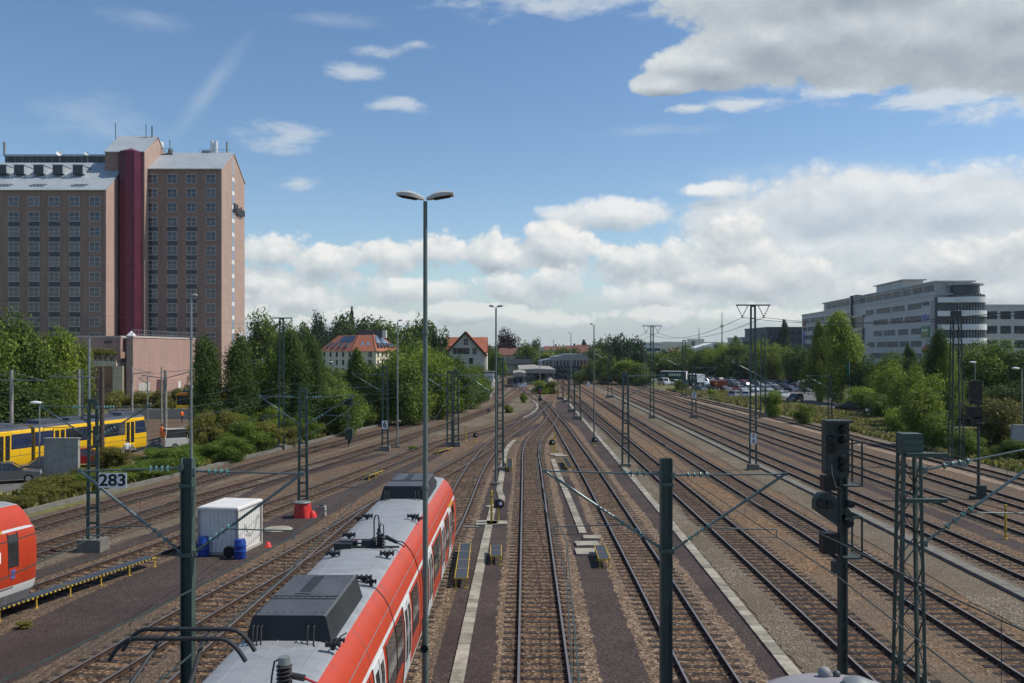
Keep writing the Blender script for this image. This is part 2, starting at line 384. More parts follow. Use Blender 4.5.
def lettering(txt, size, m, parent, loc, rot=(math.pi/2, 0, 0), name='lettering', thick=0.004, sx=1.0):
    me = text_mesh(txt, size, thick); me.materials.clear(); me.materials.append(M[m])
    o = bpy.data.objects.new(name, me); COL.objects.link(o); o.parent = parent
    o.location = loc; o.rotation_euler = rot; o.scale = (sx, 1, 1); return o
# ---------------------------------------------------------------- ground and tracks
def spline(pts, step):
    P = [Vector((x, y, 0)) for x, y in pts]
    P = [P[0]*2-P[1]]+P+[P[-1]*2-P[-2]]
    out = []
    for i in range(1, len(P)-2):
        a, b, c, d = P[i-1], P[i], P[i+1], P[i+2]
        # centripetal-like tangents scaled to the chord
        L = (c-b).length
        tb = ((c-b)/L+(b-a)/max((b-a).length, 1e-6))/2*L; tc = ((d-c)/max((d-c).length, 1e-6)+(c-b)/L)/2*L
        n = max(2, int(L/step))
        for k in range(n):
            t = k/n; t2 = t*t; t3 = t2*t
            out.append(b*(2*t3-3*t2+1)+tb*(t3-2*t2+t)+c*(-2*t3+3*t2)+tc*(t3-t2))
    out.append(P[-2]); return out
def resample(pts, step):
    out = [pts[0].copy()]; acc = 0.0; need = step
    for a, b in zip(pts, pts[1:]):
        L = (b-a).length; pos = 0.0
        while L-pos >= need:
            pos += need; out.append(a.lerp(b, pos/L)); need = step
        need -= (L-pos)
    return out
def back(pts, Y0):
    (x0, y0), (x1, y1) = pts[0], pts[1]
    t = (Y0-y0)/(y1-y0); return [(x0+(x1-x0)*t, Y0)]+list(pts)
def sidevec(C, i):
    d = (C[min(i+1, len(C)-1)]-C[max(i-1, 0)]).normalized(); return Vector((d.y, -d.x, 0))
def strip(name, C, wl, wr, z, m, jit=0.0, seed=1, fine=None):
    """a level band along a centre line, its edges frayed by jit metres"""
    r = random.Random(seed); mb = MB(); vs = []
    for i, p in enumerate(C):
        n = sidevec(C, i)
        k = jit*(1.0 if p.y < 130 else 0.5)
        a = wl+r.uniform(-k, k); b = wr+r.uniform(-k, k)
        if jit: a += 0.07*math.sin(p.y*0.33+seed)*min(1, jit*8); b += 0.07*math.sin(p.y*0.27+seed*2)*min(1, jit*8)
        q = p-n*a; w = p+n*b
        vs += [(q.x, q.y, z), (w.x, w.y, z)]
    mb.add(vs, [(2*i, 2*i+1, 2*i+3, 2*i+2) for i in range(len(C)-1)])
    return struct(mb.build(name, m))
RP = [(-.062, 0), (.062, 0), (.062, .018), (.012, .03), (.012, .105), (.036, .115), (.036, .145), (-.036, .145), (-.036, .115), (-.012, .105), (-.012, .03), (-.062, .018)]
SLEEP = {}
def sleeper_mesh(kind):
    if kind not in SLEEP:
        mb = MB(); mb.box((0, 0, -0.045), (2.6, 0.235, 0.14), 0)
        for x in (-.75, .75):
            mb.box((x, 0, 0.046), (0.30, 0.15, 0.012), 1)
            for dx in (-.1, .1): mb.box((x+dx, 0, 0.065), (0.035, 0.06, 0.04), 1)
        SLEEP[kind] = mb.mesh('sleeper', [kind, 'rail rust'])
    return SLEEP[kind]
TR = {}
def track(key, pts, label, kind='sleeper wood', z=0.0, nind=100, bal='ballast grey', bw=(2.2, 2.2), ymax=170, gap=0.62, near=25.5, own=True, ycut=None, bed=True, bseed=1):
    C = resample(spline(pts, 0.5), 0.5); TR[key] = C
    t = thing('railway_track', label, 'railway track', (C[0].x, C[0].y, 0), 0, 'railway tracks in the yard')
    o = Vector((C[0].x, C[0].y, 0))
    K = C[::2] if C[-1].y < 250 else C[::3]
    if K[-1] is not C[-1]: K.append(C[-1])
    for sgn in (-1, 1):
        mb = MB(); rings = []
        for i, p in enumerate(K):
            n = sidevec(K, i); q = p+n*(0.752*sgn)-o
            rings.append([q+n*a+Vector((0, 0, 0.026+b+z)) for a, b in RP])
        mb.loft(rings, 0, True, True, lambda i: 1 if i == 6 else 0)
        mb.build('rail', ['rail rust', 'rail steel'], t)
    me = sleeper_mesh(kind); ind = 0; rest = MB(); pts2 = resample(C, gap); r = random.Random(len(C))
    for i, p in enumerate(pts2):
        if p.y > ymax: break
        n = sidevec(pts2, i); a = math.atan2(n.y, n.x)+r.uniform(-.008, .008); q = p-o
        dz = z+r.uniform(-.006, .008)
        px = 512+F*p.x/max(p.y, 1)
        if p.y > near and ind < nind and -30 < px < 1054:
            inst('sleeper', me, t, (q.x, q.y, dz), a); ind += 1
        else: rest.box((q.x, q.y, dz-.045), (2.6, .235, .14), 0, a)
    if rest.f: stuff(rest.build('sleepers', kind, t))
    if bed:
        B = resample(C, 0.25) if C[0].y < 60 else C
        B = [p for p in B if p.y < 130]+[p for p in B if p.y >= 130][::8]
        if len(B) > 3:
            strip('ballast', B, bw[0], bw[1], 0.008+0.0006*len(TR), bal, 0.09, bseed+len(TR))
            strip('track_bed', B, 1.02, 1.02, 0.0165+0.0002*len(TR), 'bed dark' if kind == 'sleeper dark' else 'bed brown', 0.16, bseed+len(TR)*3)
    return C
# far ground sheet
def sheet(name, poly, z, m):
    mb = MB(); mb.add([(x, y, z) for x, y in poly], [tuple(range(len(poly)))]); return struct(mb.build(name, m))
sheet('ground', [(-3000, -60), (3000, -60), (3000, 4000), (-3000, 4000)], -0.03, 'meadow')
def offline(off, y0=-20, y1=420, step=2.0):
    n = int((y1-y0)/step); return [Vector((*O(y0+step*i, off), 0)) for i in range(n+1)]
# the gravel of the whole yard
yl = [G(-400, 640), G(20, 520), G(120, 493), G(200, 470), G(300, 443), G(390, 420), G(430, 408), G(470, 391), G(492, 378)]
sheet('yard_gravel', [(-46, -30)]+yl+[(-5, 330), (2, 400), (22, 420), (30, 300), (36.5, 240), (39, 180), (40.5, 120), (40.4, 80), (40, 40), (39.6, -30)], 0.0, 'ballast brown')

A = track('A', [O(2, .57), O(26, .57), O(45, .57), R(531.8, 470), R(530.8, 452), R(533.6, 441), R(541, 431.5), R(550, 421.5), R(553.5, 413.5)], 'straight track in the picture centre with signals and concrete cable ducts on both sides', bal='ballast grey', bw=(1.55, 1.75))
B = track('B', back([R(714.6, 683), R(629, 536), R(589.5, 470), R(570, 440), R(560, 424.6), R(552.8, 416), R(548.4, 410), R(544, 404), R(536, 397), R(528, 391.5), R(524, 388)], 3), 'track right of the centre post running into the double crossover from the right', bal='ballast grey', bw=(1.75, 1.75))
T = track('T', [O(-6, -4.6), O(20, -4.6), O(34, -4.58), O(42, -4.5), O(51, -4.27), R(474, 470), R(484.5, 455), R(497, 441), R(513, 430), R(530, 417.5), R(541, 407), R(546, 402), R(552, 396.5), R(559, 391), R(566, 387)], 'track under the big red train, crossing to the right beyond the double crossover', bal='ballast grey', bw=(1.7, 1.6))
L1 = track('L1', back([O(26, -13.05), O(33.7, -12.05), O(36.6, -11.6), O(41, -10.9), O(44, -10.45), O(49, -9.8), O(60, -8.45), O(70, -6.6), O(83, -4.65), O(95, -3.25)], 8), 'rusty track curving out from the lower left corner, left of the red train', 'sleeper wood', bw=(2.0, 1.9), bal='ballast brown')
L2 = track('L2', [O(-6, -9.7), O(26, -9.6), O(41, -9.35), O(49, -9.2), O(56, -8.95)], 'short track squeezed between the red train and the curving rusty track', 'sleeper wood', 0.004, bw=(1.6, 1.8), bal='ballast brown')
L3 = track('L3', back([R(81, 575), R(160, 547), R(267, 507), R(333, 483), R(419.6, 450), R(434, 444), R(496, 427), R(520, 418.5), R(540, 408.5)], 12), 'track beside the yellow edged walkway, carrying the red train at the left edge', 'sleeper wood', bal='ballast brown', bw=(1.7, 1.7))
L4 = track('L4', back([R(31, 550), R(120, 522), R(200, 497), R(305, 467.8), R(419.6, 433), R(466, 418), R(500.5, 404), R(518, 392), R(521, 385)], 25), 'curved main line passing behind the white container, second from the shrubs', 'sleeper dark', bal='ballast brown', bw=(1.9, 1.9))
L5 = track('L5', back([R(26, 526), R(86, 509), R(150.7, 491.7), R(200, 479), R(303, 451), R(346, 440), R(396, 426.7), R(434, 417), R(466, 406), R(496, 393), R(504, 379)], 30), 'curved main line closest to the shrubs and low kerb wall on the left', 'sleeper dark', bal='ballast brown', bw=(1.9, 1.9))
C_ = track('C', back([R(900, 680), R(793.2, 587), R(623, 440), R(593.5, 414.5), R(567, 388.5), R(557, 377)], 3), 'main line right of the brown path, passing under the signal mast', 'sleeper dark', bal='ballast tan', bw=(2.1, 2.4))
D = track('D', back([R(1049, 676), R(835, 544), R(664.5, 440), R(600, 399.8), R(575, 384), R(563, 376)], 3), 'main line beside the strip of light gravel and the narrow cable duct', 'sleeper dark', bal='ballast tan', bw=(2.4, 1.9))
E = track('E', back([R(947.5, 536), R(724, 440), R(640, 402.5), R(600, 385.5), R(580, 377)], 8), 'first track right of the cable duct, at the foot of the sign bearing mast', 'sleeper wood', bal='ballast brown', bw=(1.9, 1.9), nind=80)
Ft = track('F', back([R(904.7, 486), R(740, 428), R(630, 389.6), R(600, 379)], 10), 'track with bluish shiny rails in the middle of the right hand group', 'sleeper wood', bal='ballast brown', bw=(1.8, 1.8), nind=80)
Gt = track('G', back([R(1012, 500), R(811, 439), R(690, 402.5), R(620, 380.5), R(602, 375.5)], 12), 'second track from the right verge, dark rails on brown ballast', 'sleeper wood', bal='ballast brown', bw=(1.8, 1.8), nind=80)
H = track('H', back([R(1020, 480), R(890, 446.5), R(795, 421.5), R(664, 391.5), R(624, 381)], 12), 'outermost right track on pale ballast beside the grassy verge', 'sleeper wood', bal='ballast pale', bw=(2.2, 1.75), nind=80)

# brown paths between the tracks
def fineline(off, y0, y1, s=0.3): return [Vector((*O(y0+s*i, off), 0)) for i in range(int((y1-y0)/s)+1)]
strip('path', fineline(-1.82, 2, 78), 0.95, 1.0, 0.004, 'path grit', 0.02, 3)
strip('path', fineline(2.85, 2, 70), 0.85, 0.85, 0.0042, 'path grit', 0.02, 4)
strip('path', [Vector((*O(2+i*.5, 7.42), 0)) for i in range(280)], 0.62, 0.55, 0.0044, 'path grit', 0.02, 5)
wide = [G(-330, 683), G(-60, 652), G(0, 636), G(80, 598), G(160, 563), G(215, 541), G(300, 506), G(375, 477), G(430, 455.5), G(447, 449.5), G(440, 456), G(383, 484), G(300, 533), G(219, 582), G(183, 601), G(20, 686), G(-190, 800)]
sheet('path', wide, 0.0076, 'path grit')
strip('path', spline([G(-40, 602), G(32, 577), G(183, 525), G(271, 484), G(383, 454)], 0.8), 0.55, 0.55, 0.0202, 'path grit', 0.03, 7)
strip('path', spline([G(515, 437), G(528, 430), G(540, 424)], 0.8), 0.5, 0.5, 0.0212, 'path grit', 0.04, 8)
strip('path', offline(24.9, 10, 240), 0.8, 0.8, 0.0048, 'path grit', 0.05, 9)
sheet('path', [G(553, 416), G(557, 402), G(566, 397), G(600, 425), G(612, 440), G(600, 445), G(575, 425)], 0.0206, 'path grit')
strip('light_gravel', offline(18.9, 5, 260), 1.45, 1.7, 0.0208, 'fine gravel', 0.12, 10)
strip('light_gravel', offline(8.95, 4, 120, 0.3), 0.45, 0.75, 0.0212, 'fine gravel', 0.08, 11)
isl = [G(405, 441), G(455, 424), G(497, 409), G(520, 396), G(533, 399), G(535, 406), G(520, 413), G(490, 424), G(440, 437)]
sheet('light_gravel', isl, 0.0235, 'fine gravel')
sheet('light_gravel', [G(534, 397), G(541, 399), G(553, 391), G(558, 386), G(527, 386)], 0.0238, 'fine gravel')
strip('light_gravel', [Vector((p.x-2.75, p.y, 0)) for p in L4 if p.y > 60][::2], 0.35, 0.35, 0.022, 'fine gravel', 0.15, 14)
strip('light_gravel', spline([G(-40, 596), G(32, 568), G(183, 519), G(271, 479), G(383, 450)], 0.8), 0.5, 0.5, 0.0204, 'fine gravel', 0.1, 15)
strip('verge', [Vector((p.x+2.3, p.y, 0)) for p in H if p.y < 190][::2], 0.7, 0.6, 0.0226, 'fine gravel', 0.2, 16)
# the meadow verge beyond the right hand tracks and the car park
sheet('car_park', [G(650, 374), G(640, 379), G(700, 391), G(760, 399), G(812, 408), G(880, 416), G(960, 420), G(1010, 399), G(900, 372), G(760, 366)], 0.012, 'asphalt')
# street and tram ground on the left
sheet('tram_bed', [G(128, 462), G(172, 452), G(192, 430), G(208, 405), G(185, 397), G(118, 412), G(40, 440), G(40, 462)], 0.0105, 'ballast brown')
sheet('street', [(-75, 40), (-38.5, 52), (-33.5, 66), (-31.6, 70.5), (-33.6, 72.5), (-60, 66)], 0.012, 'asphalt')
sheet('street', [(-36.5, 86), (-33.0, 86), (-31.5, 96), (-36, 104), (-44, 165), (-52, 165)], 0.013, 'asphalt')
# ---------------------------------------------------------------- concrete cable ducts (laid from single slabs)
def duct(pts, w, label, z=0.0, m='trough stone', slab=0.6, h=0.07, name='cable_duct', ymax=140):
    C = resample(spline(pts, 0.3), slab); mb = MB(); r = random.Random(3)
    o = C[0]
    for i in range(len(C)-1):
        a, b = C[i], C[i+1]; d = b-a; rz = math.atan2(-d.x, d.y)
        c = (a+b)/2-o; mb.box((c.x, c.y, h/2+z+r.uniform(-.006, .006)), (w*(1+r.uniform(-.02, .02)), d.length*0.985, h), 0, rz+r.uniform(-.012, .012))
    ob = mb.build(name, m, None, loc=(o.x, o.y, 0)); return tag(ob, label, 'cable duct')
duct([O(4, -1.98), O(26, -2.0), O(45.5, -2.0), O(56, -1.98)], 0.40, 'pale slab cable duct running up the path between the red train and the centre track')
duct([G(487, 507.5), G(497, 505.2), G(499.4, 490), G(502.5, 470), G(504.5, 456), G(509, 446), G(514.5, 440.5)], 0.42, 'pale curved cable duct beside the double headed lamp pole, bending right at its far end')
duct([G(583, 534), G(568, 497), G(556, 469), G(552.5, 459)], 0.40, 'straight pale cable duct right of the centre track, ending at the flat concrete slabs')
duct([O(3, 8.02), O(26, 8.12), O(40, 8.2), O(60, 8.25), O(90, 8.25), O(130, 8.2), O(190, 8.0)], 0.42, 'long pale kerb like cable duct along the right edge of the brown path')
duct([O(6, 19.75), O(60, 19.7), O(120, 19.4), O(200, 18.6)], 0.55, 'narrow grey cable duct in the light gravel strip of the right yard', 0, 'concrete dark', 1.0, 0.16)
duct([G(524, 418), G(535, 411), G(537, 404), G(532, 400)], 0.45, 'short curved stone kerb around the gravel island left of the double crossover')
def slabs(pts, label):
    x, y = pts[0]; mb = MB(); r = random.Random(5)
    t = thing('concrete_slabs', label, 'slabs', (x, y, 0))
    for (a, b), (w, d, rz) in zip(pts, ((1.2, 1.25, .0), (1.15, 1.0, .06), (.9, .8, -.1), (1.1, .4, .2))):
        mb = MB(); mb.box((a-x, b-y, .05), (w, d, .1), 0, rz); mb.build('slab', 'trough stone', t)
slabs([G(588, 553), G(587, 545), G(592, 538.5)], 'flat pale concrete slabs at the near end of the duct right of the centre track')
slabs([G(556.5, 455), G(561, 456.5)], 'small pale concrete slabs at the foot of the yellow post right of the centre track')
slabs([G(486.5, 524), G(497, 524)], 'two pale slabs crossing the duct beside the left yellow post')
def cross_duct(p, q, label):
    mb = MB(); a = Vector((*p, .05)); b = Vector((*q, .05)); c = (a+b)/2
    mb.bar(a-c, b-c, 0.22, 0.07); mb.bar(a-c+Vector((0, .25, -.01)), b-c+Vector((0, .25, -.01)), 0.14, 0.06, 1)
    tag(mb.build('cross_duct', ['black', 'trough stone'], None, loc=(c.x, c.y, 0)), label, 'cable duct')
cross_duct(G(515, 442), G(586, 442), 'dark cable channel laid crosswise under both central tracks')
cross_duct(G(462, 527), G(478, 528), 'short pale board laid across just beyond the front of the red train')
# ---------------------------------------------------------------- trackside steps and walkway
def step_thing(p0, p1, w, h, label, bays, striped=False, name='track_step'):
    a = Vector((*p0, 0)); b = Vector((*p1, 0)); d = b-a; L = d.length; rz = math.atan2(-d.x, d.y)
    t = thing(name, label, 'inspection step', (a.x, a.y, 0), rz)
    top = MB(); fr = MB()
    n = max(1, bays)
    for i in range(n):
        y0 = L*i/n; y1 = L*(i+1)/n
        top.b2(-w/2+.03, w/2-.03, y0+.03, y1-.03, h-.03, h)
        for k in range(int((y1-y0)/0.12)): top.b2(-w/2+.03, w/2-.03, y0+.05+k*.12, y0+.07+k*.12, h+.001, h+.008, 1)
    top.build('tread', ['step grating', 'unit dark'], t)
    for sx in (-1, 1): fr.b2(sx*w/2-.014, sx*w/2+.014, 0, L, h-.05, h+.010, 2 if striped and sx < 0 else 0)
    for i in range(n+1): fr.b2(-w/2+.015, w/2-.015, max(0, L*i/n-.012), min(L, L*i/n+.012), h-.05, h+.004, 2 if striped and i % 3 else 0)
    if striped:
        k = int(L/0.22)
        for i in range(k): fr.b2(w/2-.016, w/2+.018, i*.22, i*.22+.11, h-.053, h+.013, 1)
    fr.build('edge_frame', ['yellow paint', 'black', 'step grating'], t)
    for i in range(n+1):
        for sx in ((1,) if striped else (-1, 1)):
            lg = MB(); y = min(max(L*i/n, .05), L-.05)
            lg.b2(sx*(w/2-.05)-.022, sx*(w/2-.05)+.022, y-.025, y+.025, 0, h-.05); lg.b2(sx*(w/2-.05)-.07, sx*(w/2-.05)+.07, y-.06, y+.06, 0, .02)
            lg.build('leg', 'yellow paint', t)
    return t
step_thing(G(461, 578, .42), G(465.5, 543, .42), .52, .42, 'long three part step with grey treads beside the red train', 4)
step_thing(G(496, 556, .42), G(496, 545, .42), .5, .42, 'short grey step right of the pale duct, left of the centre track', 2)
step_thing(G(604.5, 559, .42), G(599.5, 545, .42), .5, .42, 'short grey step beside the flat concrete slabs right of the centre track', 2)
step_thing(G(509.5, 467, .42), G(509.5, 459, .42), .5, .42, 'far grey step beside the curved pale duct', 2)
step_thing(G(570, 467, .42), G(564.5, 458, .42), .5, .42, 'far grey step between the two central tracks', 2)
step_thing(G(366, 475, .42), G(380, 470, .42), .5, .42, 'small isolated step on the brown path left of the red train', 2)
step_thing(O(26, -21.0), G(151, 556.5, .45), .55, .45, 'long grey walkway with black and yellow striped edge beside the left train', 9, True, 'track_walkway')
step_thing(G(436, 451, .3), G(450, 447, .3), .45, .3, 'low grey and yellow step in front of the paired lattice mast', 1)

# ---------------------------------------------------------------- masts
def insul(mb, p, q, n=4, r=0.085, mi=1, rod=0.02):
    p = Vector(p); q = Vector(q); mb.tube(p, q, rod, None, 6, 0)
    d = (q-p)
    for i in range(n):
        a = p+d*((i+0.35)/n); b = p+d*((i+0.50)/n); c = p+d*((i+0.8)/n)
        mb.tube(a, b, r, r*0.92, 12, mi); mb.tube(b, c, r*.45, r*.38, 8, mi)
def hbeam(mb, h, w=0.26, d=0.26, t=0.025, mi=0):
    mb.b2(-w/2, -w/2+t, -d/2, d/2, 0, h, mi); mb.b2(w/2-t, w/2, -d/2, d/2, 0, h, mi); mb.b2(-w/2+t, w/2-t, -t/2, t/2, 0, h-.002, mi)
def ladder(mb, h, w0, w1, d=0.16, pitch=0.75, leg=0.055):
    for sx in (-1, 1): mb.bar((sx*w0/2, 0, 0), (sx*w1/2, 0, h), leg, d)
    n = int(h/pitch)
    for i in range(1, n+1):
        z = h*i/(n+0.15); w = w0+(w1-w0)*z/h
        for sy in (-d/2+.01, d/2-.01): mb.bar((-w/2, sy, z), (w/2, sy, z), .012, .09)
    mb.box((0, 0, h-.1), (w1+.06, d+.03, .2))
def lattice(mb, h, w0, w1, d0, d1, pitch=0.6, leg=0.07, br=0.035):
    def c(z, sx, sy):
        t = z/h; return Vector((sx*(w0+(w1-w0)*t)/2, sy*(d0+(d1-d0)*t)/2, z))
    for sx in (-1, 1):
        for sy in (-1, 1):
            mb.bar(c(0, sx, sy), c(h, sx, sy), leg, leg)
    n = max(3, int(h/pitch))
    for i in range(n):
        z0 = h*i/n; z1 = h*(i+1)/n; s = 1 if i % 2 else -1
        for sy in (-1, 1): mb.bar(c(z0, -s, sy), c(z1, s, sy), br, .012)
        for sx in (-1, 1): mb.bar(c(z0, sx, -s), c(z1, sx, s), .012, br)
    mb.box((0, 0, h-.25), (w1+.08, d1+.08, .5))
def foundation(t, w=0.9, d=0.9, h=0.5, m='concrete dark', z0=-.15):
    w *= .78; d *= .78
    mb = MB(); mb.box((0, 0, (h+z0)/2), (w, d, h-z0), 0, 0, .94)
    for sx in (-1, 1):
        for sy in (-1, 1): mb.tube((sx*w*.3, sy*d*.3, h), (sx*w*.3, sy*d*.3, h+.1), .025, None, 6, 1)
    return mb.build('foundation', [m, 'mast dark'], t)
def cantilever(t, side, dx, zt, zl, tip, zs=None, sx0=.14, y=0.0, name='cantilever'):
    """top tie, diagonal tube, steady arm; the ribbed insulators are sub-parts"""
    s = side; mb = MB(); ins = MB()
    P = Vector((s*sx0, y, zt)); Q = Vector((s*dx, y, tip)); Lw = Vector((s*sx0, y, zl))
    a = P.lerp(Q, .12); b = P.lerp(Q, .34)
    mb.tube(P, a, .03, None, 6); mb.tube(b, Q, .022, None, 6)
    insul(ins, a, b, 4); in2 = MB()
    c = Lw.lerp(Q, .14); e = Lw.lerp(Q, .36)
    mb.tube(Lw, c, .035, None, 6); mb.tube(e, Q, .036, None, 8); insul(in2, c, e, 4)
    mb.box((s*dx, y, tip), (.12, .06, .09))
    for z in (zt, zl): mb.box((s*(sx0+.01), y, z), (.1, .2, .16))
    if zs is not None:
        k = (zs-zl)/(tip-zl); m_ = Lw.lerp(Q, max(.3, k))
        en = Vector((s*(dx*0.93), y, m_.z-.04)); mb.tube(m_, en, .017, None, 6)
        mb.tube(en, en-Vector((0, 0, .22)), .014, None, 6); mb.tube(en-Vector((s*.6, 0, .2)), en-Vector((0, 0, .2)), .01, None, 5)
    o = mb.build(name, 'tube steel', t)
    ins.build('insulator', ['tube steel', 'insulator glass'], o, True); in2.build('insulator', ['tube steel', 'insulator glass'], o, True)
    return o
PG = 'overhead line masts of the yard'
def ladder_mast(px, py, top, label, w0=.5, w1=.36, base=(1.0, .9, .45), arms=(), sign=None, Y=None, mt='mast green', pitch=.75, rot=0.0):
    X, Y_ = G(px, py) if Y is None else (xat(px, Y), Y)
    h = zat(top, Y_); t = thing('catenary_mast', label, 'catenary mast', (X, Y_, 0), rot, PG)
    foundation(t, *base); mb = MB(); bz = base[2]
    ladder(mb, h-bz, w0, w1, pitch=pitch); mb.build('mast_frame', mt, t, loc=(0, 0, bz))
    for s, dx, zt, zl in arms: cantilever(t, s, dx, zt, zl, zt+.1, zl+.55, .2)
    if sign:
        txt, z, w, hh = sign; sb = MB(); sb.box((0, -.14, z), (w, .02, hh)); so = sb.build('sign_plate', 'white paint', t)
        lines = txt.split('\n')
        for i, l in enumerate(lines):
            lettering(l, hh/len(lines)*1.0, 'black', so, (0, -.154, z+hh*(.5-(i+.5)/len(lines))), sx=.9, name='number')
    return t
def t_mast(px, py, top, label, span=2.6, sign=None, armz=.2, w0=.52, w1=.32, Y=None, base=(1.1, 1.0, .5)):
    X, Y_ = G(px, py) if Y is None else (xat(px, Y), Y)
    h = zat(top, Y_); t = thing('feeder_mast', label, 'feeder mast', (X, Y_, 0), 0, PG)
    foundation(t, *base); mb = MB(); ladder(mb, h-base[2], w0, w1, pitch=1.0); mb.build('mast_frame', 'mast green', t, loc=(0, 0, base[2]))
    ca = MB(); z = h-.05
    for sy in (-.1, .1): ca.bar((-span/2, sy, z), (span/2, sy, z), .05, .1)
    o = ca.build('crossarm', 'mast green', t)
    for s in (-1, 1):
        x0 = s*(span/2-.05); x1 = s*(span/2-.95); xm = s*(span/2-.5)
        ib = MB(); insul(ib, (x0, 0, z-.05), (xm, 0, z-.95), 5, .07); ib.box((xm, 0, z-1.0), (.12, .16, .1)); ib.build('insulator', ['mast green', 'mast dark'], o)
        ib = MB(); insul(ib, (x1, 0, z-.05), (xm, 0, z-.95), 5, .07); ib.build('insulator', ['mast green', 'mast dark'], o)
    if sign:
        sb = MB(); sb.box((0, -.17, sign[1]), (.5, .02, .85)); so = sb.build('sign_plate', 'white paint', t)
        for i, l in enumerate(sign[0]): lettering(l, .42, 'black', so, (0, -.184, sign[1]+.2-.4*i), name='number')
    return t, Vector((X, Y_, h))

# near posts
def near_post(px, top, Y, label, armsL, armsR, w=.26):
    X = xat(px, Y); h = zat(top, Y)
    t = thing('catenary_post', label, 'catenary post', (X, Y, 0), 0, PG)
    foundation(t, .9, .9, .3); mb = MB(); hbeam(mb, h, w, w)
    mb.b2(-w/2-.02, w/2+.02, -w/2-.02, w/2+.02, h-.7, h-.62); mb.b2(-w/2-.02, w/2+.02, -w/2-.02, w/2+.02, h-2.4, h-2.3)
    mb.build('post', 'mast green', t)
    return t, X, h
t, X, h = near_post(666, 458, 23, 'dark green steel post right of the centre track, carrying arms to both sides', 0, 0, .29)
cantilever(t, -1, xat(666, 23)-xat(545, 23), zat(474, 23), zat(548, 23), zat(471, 23), zat(529, 23))
cantilever(t, 1, xat(785, 23)-xat(666, 23), zat(475, 23), zat(551, 23), zat(474, 23), zat(529, 23))
t, X, h = near_post(188, 458, 22, 'dark green steel post left of the big red train, number plate on its arm', 0, 0, .28)
cl = cantilever(t, -1, xat(188, 22)-xat(80, 22), zat(468, 22), zat(553, 22), zat(471, 22), zat(526, 22))
cantilever(t, 1, xat(302, 22)-xat(188, 22), zat(471, 22), zat(553, 22), zat(474, 22), zat(529, 22))
sg = thing('number_sign', 'white sign with black digits 283 hanging from the left green post', 'sign', (xat(114, 22), 21.93, zat(480, 22)))
sb = MB(); sb.box((0, 0, 0), (.68, .015, .36), 0); sb.build('plate', 'white paint', sg)
hk = MB()
for sx in (-.25, .25): hk.tube((sx, .03, .14), (sx, .03, .30), .012, None, 6)
hk.build('hanger', 'mast dark', sg)
lettering('283', .40, 'black', sg, (0, -.012, -.005), name='digits', thick=.003, sx=1.12)
# lattice mast, right foreground
Yl = 22.3; Xl = xat(909, Yl); hl = zat(433, Yl)
t = thing('lattice_mast', 'tall four legged green lattice mast standing in the right foreground', 'lattice mast', (Xl, Yl, 0), 0, PG)
foundation(t, 1.2, 1.1, .35); mb = MB(); lattice(mb, hl, .66, .40, .46, .32, .62, .08, .05); mb.build('mast_frame', 'mast green', t)
pl = MB(); pl.box((0, -.21, hl-.28), (.50, .02, .56))
for i in range(4):
    for j in range(3): pl.tube((-.18+.12*i, -.24, hl-.12-.16*j), (-.18+.12*i, -.20, hl-.12-.16*j), .022, None, 6, 1)
pl.build('head_plate', ['mast green', 'mast dark'], t)
for zz in (454, 499):
    br = MB(); z = zat(zz, Yl); br.box((.30, -.30, z), (1.0, .08, .09)); br.box((.30, -.30, z+.05), (1.0, .16, .014)); br.build('bracket', 'mast green', t)
cantilever(t, 1, 3.9, zat(470, Yl), zat(543, Yl), zat(441, Yl), zat(522, Yl), .36)
# other masts, each from its foot on the ground
ladder_mast(93, 551, 399, 'slim lattice mast on a square concrete block between the two left curved lines', .5, .36, (1.5, 1.3, .62), ((-1, 2.6, 7.0, 5.5), (1, 2.8, 7.0, 5.5)))
tm = ladder_mast(303, 516, 388, 'slim lattice mast rising out of a red plastic cover', .5, .36, (1.1, 1.0, .4), ((1, 3.0, 7.0, 5.4), (-1, 2.6, 7.0, 5.4)))
ladder_mast(385, 451, 366, 'lattice mast with a small white number plate, left of the tall slender lamp', .55, .4, (1.3, 1.1, .5), ((-1, 3.2, 7.4, 5.7),), sign=('6', 2.55, .55, .8))
ladder_mast(449.6, 446.5, 371, 'left one of a close pair of lattice masts beyond the red train', .5, .4, (1.2, 1.1, .5), ((-1, 2.8, 7.2, 5.6),), pitch=.6)
ladder_mast(456, 446.5, 370, 'right one of a close pair of lattice masts beyond the red train', .5, .4, (1.2, 1.1, .5), ((1, 2.8, 7.2, 5.6),), pitch=.6)
ladder_mast(500, 471, 358, 'ladder like mast just behind the second lamp pole, left of the centre track', .5, .42, (1.1, 1.0, .35), ((1, 2.6, 7.6, 6.0), (-1, 2.6, 7.6, 6.0)), pitch=.62)
ladder_mast(625.5, 467, 372, 'lattice mast on the brown path edge beyond the right hand green post', .55, .36, (1.1, 1.0, .3), ((1, 3.3, 7.6, 5.9),), pitch=.8)
ladder_mast(609.8, 397.5, 337, 'tall thick mast far away between the two central main lines', .8, .6, (1.9, 1.6, .5), ((-1, 4, 9.5, 7.5),), pitch=1.2)
ladder_mast(694, 418, 366, 'lattice mast bearing a white plate, among the right hand tracks', .6, .45, (1.3, 1.1, .5), ((1, 3.4, 7.2, 5.6),), sign=('7', 3.3, .62, .95))
ladder_mast(763, 417.5, 334, 'tall lattice mast at the verge just right of the big feeder mast', .8, .5, (1.4, 1.2, .5), ((-1, 4.5, 8, 6),), pitch=1.1)
ladder_mast(684, 396, 340, 'distant lattice mast left of the container in the right yard', .8, .55, (1.4, 1.2, .5), ((-1, 4.5, 8, 6),), pitch=1.3)
